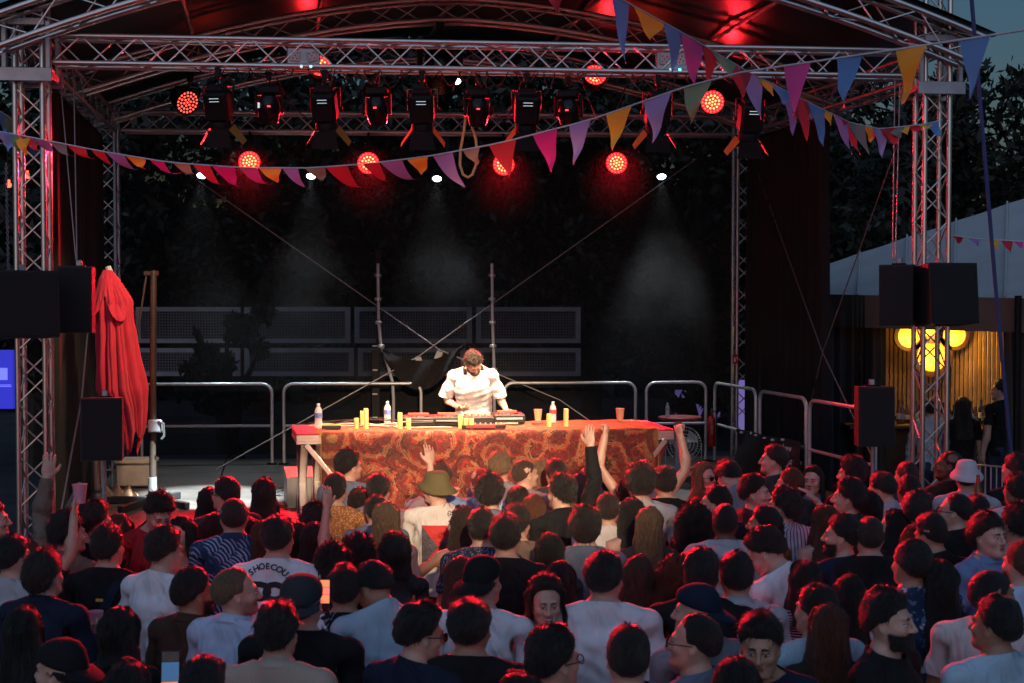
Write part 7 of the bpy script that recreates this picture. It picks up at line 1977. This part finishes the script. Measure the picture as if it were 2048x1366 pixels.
(1630, 1167, 1.74, 'm', -35, 'short', 'black', 'tee', 'sky', 'fair', {}, 'dark haired person in a sky blue tee behind the copper hair'),
(1524, 1226, 1.76, 'm', -165, 'side', 'black', 'tee', 'navy', 'tan', {'pitch': 12, 'body': 175}, 'young person facing the camera in a navy tee at the bottom'),
(1386, 1222, 1.76, 'm', -75, 'receding', 'dark', 'tee', 'bluegrey', 'fair', {'glasses': 'clear', 'L': 'chin', 'body': -45}, 'person with glasses in profile resting the chin on a hand'),
(1393, 1168, 1.76, 'm', -70, 'short', 'black', 'long', 'grey', 'fair', {'hat': 'cap_back', 'hatm': 'navy', 'body': -30}, 'person in a navy cap in profile above the glasses wearer'),
(1402, 1096, 1.80, 'm', 5, 'fade', 'black', 'tee', 'black', 'brown', {'wide': 1.06}, 'person with black faded hair in a black tee, lower centre right'),
(1473, 1101, 1.78, 'm', 5, 'short', 'black', 'tee', 'lightgrey', 'fair', {'collar': 1}, 'dark haired person in a pale grey polo right of the black tee'),
(1256, 1250, 1.77, 'm', 0, 'short', 'brown', 'tee', 'black', 'fair', {}, 'large brown haired head at the bottom edge below the white tee'),
(1108, 1256, 1.76, 'm', 55, 'side', 'black', 'tee', 'charcoal', 'fair', {'glasses': 'clear', 'body': 20}, 'person with glasses at the bottom edge in front of the smiling woman'),
(940, 1195, 1.77, 'm', 10, 'short', 'black', 'tee', 'black', 'tan', {'wide': 1.08}, 'broad person in black with short black hair at the bottom centre'),
(834, 1208, 1.74, 'm', 65, 'side', 'black', 'tee', 'navy', 'fair', {'glasses': 'sun', 'pitch': 10, 'body': 30}, 'person with sunglasses looking right in a navy tee at the bottom'),
(966, 1112, 1.80, 'm', 30, 'short', 'dark', 'tee', 'white', 'fair', {'hat': 'cap_back', 'hatm': 'black'}, 'person with a black cap and white tee, bottom centre'),
(922, 1112, 1.68, 'f', 0, 'verylong', 'lightbrown', 'tank', 'black', 'fair', {}, 'person with very long brown hair left of the black cap'),
(1472, 1314, 1.68, 'f', 0, 'bob', 'black', 'tee', 'black', 'fair', {}, 'dark crown at the bottom edge beside the navy tee'),
(1042, 1343, 1.68, 'f', 0, 'shoulder', 'dark', 'tee', 'black', 'fair', {'clip': 1}, 'dark crown with a red hair clip at the bottom edge'),
(1352, 1118, 1.66, 'f', -10, 'curlylong', 'red', 'tee', 'black', 'fair', {}, 'person with red lit curls right of the long light brown hair'),  # the red light on these curls is put into the hair colour
(1648, 1008, 1.68, 'f', -20, 'long', 'red', 'tank', 'pink', 'fair', {}, 'person with long reddish hair behind the bearded profile'),
(1262, 948, 1.68, 'f', 5, 'bob', 'dark', 'tee', 'offwhite', 'fair', {}, 'small dark head just left of the loose pale grey shirt'),
(1215, 985, 1.70, 'm', 0, 'short', 'brown', 'tee', 'offwhite', 'fair', {}, 'brown haired person between the raised black sleeve and smooth black hair'),
(1610, 1120, 1.68, 'f', -10, 'shoulder', 'dark', 'tee', 'hstripe', 'fair', {}, 'person in a dark striped top behind the phone reader'),
(1880, 1120, 1.70, 'f', 5, 'long', 'dark', 'tee', 'black', 'fair', {}, 'person with dark hair right of the flowered blue shirt'),
]
PEOPLE = {}
for i, (x, y, h, sex, face, hair, hc, top, tm, sk, opt, label) in enumerate(CROWD):
    pos = G(x, y, h*1.0+.018); pos.z = 0
    o = dict(opt); extra = {k: o.pop(k) for k in ('strap', 'patch', 'dc', 'geo', 'print', 'earring', 'clip', 'halter', 'inner') if k in o}
    root, p, shirt = person(pos, h, sex, face, label, hair=hair, hc=hc, top=top, tm=tm, skin=sk, seed=i, lod='hi' if y > 1090 or abs(face) > 90 else 'lo', **o)
    PEOPLE[i] = (root, p, shirt, sex, extra, x, y)

# prints laid on the back of a shirt follow the cloth
def lay_on(shirt, me, sx, sz, off=.004, name='print', m='print_black', face_back=True):
    """drop a flat mesh (x, z in metres, centred) on the back of a posed shirt at local column sx, height sz"""
    sm = shirt.data; V, T = mesh_np(sm); bvh = BVHTree.FromPolygons([Vector(v) for v in V], [tuple(t) for t in T])
    bm = bmesh.new(); bm.from_mesh(me); bmesh.ops.triangulate(bm, faces=bm.faces[:])
    for _ in range(3):
        es = [e for e in bm.edges if e.calc_length() > .022]
        if not es: break
        bmesh.ops.subdivide_edges(bm, edges=es, cuts=1); bmesh.ops.triangulate(bm, faces=bm.faces[:])
    for v in bm.verts:
        d = -1 if face_back else 1
        hit, n, _, _ = bvh.ray_cast(Vector((sx+v.co.x, d*.6, sz+v.co.z)), Vector((0, -d, 0)))
        v.co = Vector((sx+v.co.x, hit.y+d*off, sz+v.co.z)) if hit else Vector((sx+v.co.x, d*.13, sz+v.co.z))
    out = bpy.data.meshes.new(name); bm.to_mesh(out); bm.free(); out.materials.append(MAT[m])
    o = bpy.data.objects.new(name, out); COL.objects.link(o); o.parent = shirt.parent
    return o
def flat(me):   # text lies in xy: stand it up in xz
    me.transform(Matrix.Rotation(math.radians(90), 4, 'X')); return me
def by(key): return [v for v in PEOPLE.values() if key in v[4]]
for root, p, shirt, sex, ex, x, y in by('dc'):
    # letters set on a ring, and two interlocked block letters in the middle
    def ring_text(txt, R, a0, a1, size, flip=False):
        for k, ch in enumerate(txt):
            if ch == ' ': continue
            a = math.radians(a0+(a1-a0)*k/max(1, len(txt)-1)); me = flat(text_mesh(ch, size, bold=.0012))
            rot = -(a) if not flip else math.pi-a
            me.transform(Matrix.Rotation(rot if not flip else rot, 4, (0, -1, 0)) if False else Matrix.Rotation(a if not flip else a-math.pi, 4, (0, 1, 0)))
            lay_on(shirt, moved(me, R*math.sin(a), R*math.cos(a)), -.03, 1.395, name='letter')
    def moved(me, dx, dz): me.transform(Matrix.Translation((dx, 0, dz))); return me
    ring_text('DCSHOECOUSA', .112, -74, 74, .046); ring_text('FOUNDED 1994', .122, 100, 150, .020, True);
    ring_text('EST TRADEMARK', .122, 250, 165, .020, True)
    for ch, s in (('D', -1), ('C', 1)):
        me = flat(text_mesh(ch, .150, bold=.011)); me.transform(Matrix.Diagonal((.92, 1, .86, 1))); lay_on(shirt, moved(me, s*.030, -.052), -.03, 1.395, name='logo_letter')
for root, p, shirt, sex, ex, x, y in by('geo'):
    b = MB(); w, h_ = .118, .150; q = [(-w, h_), (w, h_), (w, -h_), (-w, -h_)]
    for k, m_ in ((0, 'print_red'), (1, 'print_slate'), (2, 'print_red'), (3, 'print_slate')):
        a, c_ = q[k], q[(k+1) % 4]; me = bpy.data.meshes.new('t'); e = .0
        me.from_pydata([(a[0], 0, a[1]), (c_[0], 0, c_[1]), (0, 0, 0)], [], [(0, 1, 2)]); lay_on(shirt, me, .01, 1.265, name='printed_triangle', m=m_)
for root, p, shirt, sex, ex, x, y in by('print'):
    lay_on(shirt, flat(text_mesh('X-G', .075)), 0, 1.33, name='print', m='print_white')
for root, p, shirt, sex, ex, x, y in by('patch'):
    me = bpy.data.meshes.new('t'); me.from_pydata([(-.022, 0, -.008), (.022, 0, -.008), (.022, 0, .008), (-.022, 0, .008)], [], [(0, 1, 2, 3)]); lay_on(shirt, me, 0, 1.385, name='print', m='print_orange')
for root, p, shirt, sex, ex, x, y in by('strap'):
    col, s = ex['strap']; V, T = mesh_np(shirt.data); bvh = BVHTree.FromPolygons([Vector(v) for v in V], [tuple(t) for t in T]); vs = []
    for k in range(22):
        t_ = k/21
        for w in (-.028, .028):
            hit, *_ = bvh.ray_cast(Vector((s*(.10-.22*t_)+w, -.6, 1.485-.48*t_)), Vector((0, 1, 0))); vs.append((s*(.10-.22*t_)+w, (hit.y if hit else -.13)-.009, 1.485-.48*t_))
    me = bpy.data.meshes.new('strap'); me.from_pydata(vs, [], [(2*k, 2*k+1, 2*k+3, 2*k+2) for k in range(21)]); child('bag_strap', me, MAT['cloth_'+col], root)
for root, p, shirt, sex, ex, x, y in by('clip'):
    r = BODY[sex]['r']; b = MB()
    for k in range(5): a = k*1.2566; b.lathe([(.001, .008), (.013, 0), (.001, -.006)], 8, (-.035+.016*math.cos(a), .02+.016*math.sin(a), 1.803))
    b.lathe([(.001, .014), (.008, .006)], 8, (-.035, .02, 1.803), caps=False)
    me = b.mesh('hair_flower'); V, T = mesh_np(me); child('hair_flower', np_mesh('hair_flower', rigid_head(r, V, p), T), MAT['clip_red'], root)
for root, p, shirt, sex, ex, x, y in by('earring'):
    r = BODY[sex]['r']; b = MB()
    for s in (-1, 1): b.tube([(s*.088+.003*math.cos(a), -.012+.012*math.cos(a), 1.606+.014*math.sin(a)) for a in np.linspace(0, 6.283, 13)[:-1]], .003, 5, closed=True)
    V, T = mesh_np(b.mesh('e')); child('earring', np_mesh('earring', rigid_head(r, V, p), T), MAT['gold'], root)

# things people hold
def held(k_label): return next(v for v in PEOPLE.values() if v[0]['label'] == k_label)
def hp(label, side, **kw): v = held(label); return hand_point(v[0], v[1], BODY[v[3]]['r'], side, **kw)
def phone(label, p, rz, rx, screens):
    t = thing('mobile_phone', label, 'phone', p, 0, rot=(rx, 0, rz)); MB().box((0, 0, 0), (.074, .009, .150), None, .003).build('case', 'black_plastic', t, True)
    for k, (z0, z1, m_) in enumerate(screens): MB().box((0, -.0048, (z0+z1)/2), (.066, .0015, z1-z0)).build('screen', m_, t, True)
    return t
L_ = 'person at the bottom edge holding up a lit phone'; phone('black phone with a blue lit screen held up at the bottom edge', G(341, 1340, 1.60)+Vector((0, .0, 0)), .1, -.2, [(-.07, -.045, 'phone_hot'), (-.043, .03, 'phone_blue'), (.032, .07, 'phone_dark')])
phone('phone with a glowing red screen filming the stage above the flowered shirt', G(645, 1190, 1.66), .05, -.15, [(-.07, -.04, 'phone_dark'), (-.038, .0, 'phone_hot'), (.002, .035, 'phone_red'), (.037, .07, 'phone_hot')])
q = hp('person in a white tee looking down at a phone, right half', 'L'); phone('dark phone held low by the white tee in the right half', q+Vector((0, 0, .03)), .9, -.9, [(-.07, .07, 'phone_dark')])
q = hp('person with a brown mop of hair in a navy denim jacket, holding a pink cup', 'R'); cup('pink lit plastic cup held by the navy jacket at the left', q+Vector((0, .02, -.02)), .11, .042, 'cup_pink')
q = hp('person with a black bob in a grey top holding a red lit cup', 'L'); cup('red lit plastic cup held beside the black bob', q+Vector((0, .02, .05)), .11, .042, 'cup_red')
q = hp('bearded dark haired person in a brown jacket, left of the pale blue shirt', 'R'); cup('pink cup held by the bearded person in brown', q+Vector((0, .02, -.02)), .11, .042, 'cup_pink')
q = hp('person with long red lit hair and a raised hand beside the left tower foot', 'R'); cup('pink cup held high beside the left tower foot', q+Vector((0, 0, -.02)), .11, .042, 'cup_pink')
q = hp('person at the right edge holding up a beer bottle', 'L'); t = thing('beer_bottle', 'amber beer bottle held up at the right edge', 'bottle', q+Vector((0, 0, -.06))); MB().lathe([(.029, 0), (.030, .01), (.030, .12), (.014, .165), (.0125, .225)], 14).build('body', 'glass_amber', t, True); MB().lathe([(.0306, .03), (.0306, .095)], 14, caps=False).build('sticker', 'sticker_yellow', t, True); MB().lathe([(.0165, .165), (.0135, .20)], 14, caps=False).build('neck_foil', 'red_gloss', t, True)

# the DJ and the people at the bar
dj = G(947, 704, 2.56); dq = P(947, 760, 14.75)
root, p, shirt = person(Vector((dq.x, dq.y, DECK)), 1.66, 'm', 160, 'DJ in a loose white tee bending over the players behind the rug', group=None, body=180, hair='messy', hc='brown', top='bigtee', tm='white', skin='fair', L='deckl', R='deckr', pitch=36, roll=8, bend=22, beard='beard', seed=77, wide=1.10, lod='hi', legs='charcoal')
r = BODY['m']['r']; b = MB()
b.tube([(.083*math.cos(a)*1.08, -.02+.03*math.sin(a)*0, 1.672+.125*math.sin(a)) for a in np.linspace(.05, 3.09, 17)], .009, 6)
for s in (-1, 1): b.lathe([(.001, .016), (.034, .014), (.036, -.014), (.02, -.018)], 16, (0, 0, 0), Matrix.Translation((s*.092, -.012, 1.655)) @ Matrix.Rotation(math.radians(90*s), 4, 'Y'))
V, T = mesh_np(b.mesh('h')); V = V-np.array([0, 0, 1.655]); V = V @ np.array(Matrix.Rotation(math.radians(75), 3, 'X')).T+np.array([0, .02, 1.545])
child('headphones', np_mesh('headphones', rigid_head(r, V, p, True), T), MAT['black_plastic'], root)
for lab, px, py, d, sex, face, hair, hc, top, tm, h in (('person with long dark hair in dark clothes standing at the bar', 1926, 796, 16.9, 'f', 10, 'long', 'dark', 'tee', 'black', 1.70), ('person in a pale shirt standing at the bar behind the tower', 1862, 800, 17.1, 'm', 20, 'short', 'dark', 'long', 'lightgrey', 1.72), ('dark figure at the right end of the bar under the curtain', 2000, 762, 16.8, 'm', -60, 'short', 'black', 'tee', 'black', 1.80)):
    q = P(px, py, d); person(Vector((q.x, q.y, q.z-h)), h, sex, face, lab, group='people at the bar', hair=hair, hc=hc, top=top, tm=tm, R='bent' if sex == 'm' else 'down', seed=int(px))
    MB().box((q.x, q.y, (q.z-h)/2-.01), (.7, .7, max(.04, q.z-h-.02))).build('floor_riser', 'dark_wood', bc)
# ---------------------------------------------------------------- smoke in the lamp beams over the stage
m = bpy.data.materials.new('smoke'); m.use_nodes = True; nt = m.node_tree; nt.nodes.remove(nt.nodes['Principled BSDF'])
pv = node(nt, 'ShaderNodeVolumePrincipled'); pv.inputs['Color'].default_value = (.88, .84, .80, 1); pv.inputs['Anisotropy'].default_value = .35
wc = coords(nt)
nz = node(nt, 'ShaderNodeTexNoise', Scale=.95, Detail=4, Roughness=.62, Distortion=.9); nt.links.new(wc, nz.inputs['Vector'])
mr = node(nt, 'ShaderNodeMapRange'); mr.inputs['From Min'].default_value = .40; mr.inputs['From Max'].default_value = .68; nt.links.new(nz.outputs['Fac'], mr.inputs['Value'])
def puff(c, r, amp):
    ds = node(nt, 'ShaderNodeVectorMath', operation='DISTANCE'); nt.links.new(wc, ds.inputs[0]); ds.inputs[1].default_value = c
    q = node(nt, 'ShaderNodeMapRange', interpolation_type='SMOOTHSTEP'); q.inputs['From Min'].default_value = r; q.inputs['From Max'].default_value = .1*r; q.inputs['To Max'].default_value = amp; nt.links.new(ds.outputs['Value'], q.inputs['Value']); return q.outputs['Result']
def mth(op, a, b):
    n = node(nt, 'ShaderNodeMath', operation=op)
    for k, v in ((0, a), (1, b)):
        if isinstance(v, (int, float)): n.inputs[k].default_value = v
        else: nt.links.new(v, n.inputs[k])
    return n.outputs[0]
sz = node(nt, 'ShaderNodeSeparateXYZ'); nt.links.new(wc, sz.inputs[0])
zf = node(nt, 'ShaderNodeMapRange', interpolation_type='SMOOTHSTEP'); zf.inputs['From Min'].default_value = 4.05; zf.inputs['From Max'].default_value = 3.1; nt.links.new(sz.outputs['Z'], zf.inputs['Value'])
tot = None
for px, py, d, r, amp in ((950, 455, 17.8, 1.5, .11), (1300, 530, 18.2, 1.8, .085), (1120, 600, 17.8, 1.6, .05), (500, 720, 17.6, 1.5, .045), (640, 560, 17.8, 1.6, .035)):
    q = puff(P(px, py, d), r, amp); tot = q if tot is None else mth('ADD', tot, q)
nt.links.new(mth('ADD', mth('MULTIPLY', mth('MULTIPLY', tot, zf.outputs['Result']), mr.outputs['Result']), .0016), pv.inputs['Density']); nt.links.new(pv.outputs[0], nt.nodes['Material Output'].inputs['Volume'])
c = [S(.10, .80), S(.92, .80), S(.92, .975), S(.10, .975)]
b = MB(); b.add([(p.x, p.y, 1.9) for p in c]+[(p.x, p.y, 4.98) for p in c], [(0, 3, 2, 1), (4, 5, 6, 7), (0, 1, 5, 4), (1, 2, 6, 5), (2, 3, 7, 6), (3, 0, 4, 7)])
o = b.build('smoke', m, smooth_=False); stuff(o)
try: m.volume_intensity
except Exception: pass
scene.cycles.volume_step_rate = 4.0

# parts that belong to a part go one level deeper
SUB = {'led_array': 'face_plate', 'cap': 'body', 'wrapper': 'body', 'sticker': 'body', 'neck_foil': 'body', 'wick': 'wax', 'lens': 'housing', 'barn_door': 'housing', 'vent_glow': 'housing', 'display': 'head', 'jog_wheel': 'body', 'screen': 'case', 'button': 'body', 'knob': 'body', 'fader': 'body',
       'label_plate': 'body', 'grille': 'cabinet', 'handle': 'cabinet', 'panel': 'panel_frame', 'glow_disc': 'ring', 'blade': 'motor', 'card_dots': 'card', 'collar': 'shirt', 'hood': 'shirt', 'hair_flower': 'hair', 'letter': 't_shirt', 'logo_letter': 't_shirt', 'print': 't_shirt', 'printed_triangle': 't_shirt', 'pictogram': 'panel', 'strip': 'body', 'roof_seam': 'roof_panel', 'hem_marks': 'sheet', 'lettering': 'sheet', 'hose': 'cylinder', 'valve': 'cylinder', 'crank_handle': 'crank_box', 'foot': 'body'}
stem_ = lambda n: n.split('.')[0]
for root in [o for o in scene.objects if o.parent is None and o.children]:
    kids = sorted(root.children, key=lambda o: o.name); by_ = {}
    for k in kids: by_.setdefault(stem_(k.name), []).append(k)
    for c_, p_ in SUB.items():
        ps = by_.get(p_) or (by_.get('head') if c_ == 'lens' else None) or (by_.get('t_shirt') if c_ in ('collar', 'hood') else None)
        if c_ in by_ and ps and c_ != p_:
            for i, k in enumerate(by_[c_]):
                if k.type == 'MESH' and not k.children: k.parent = ps[i*len(ps)//len(by_[c_])]
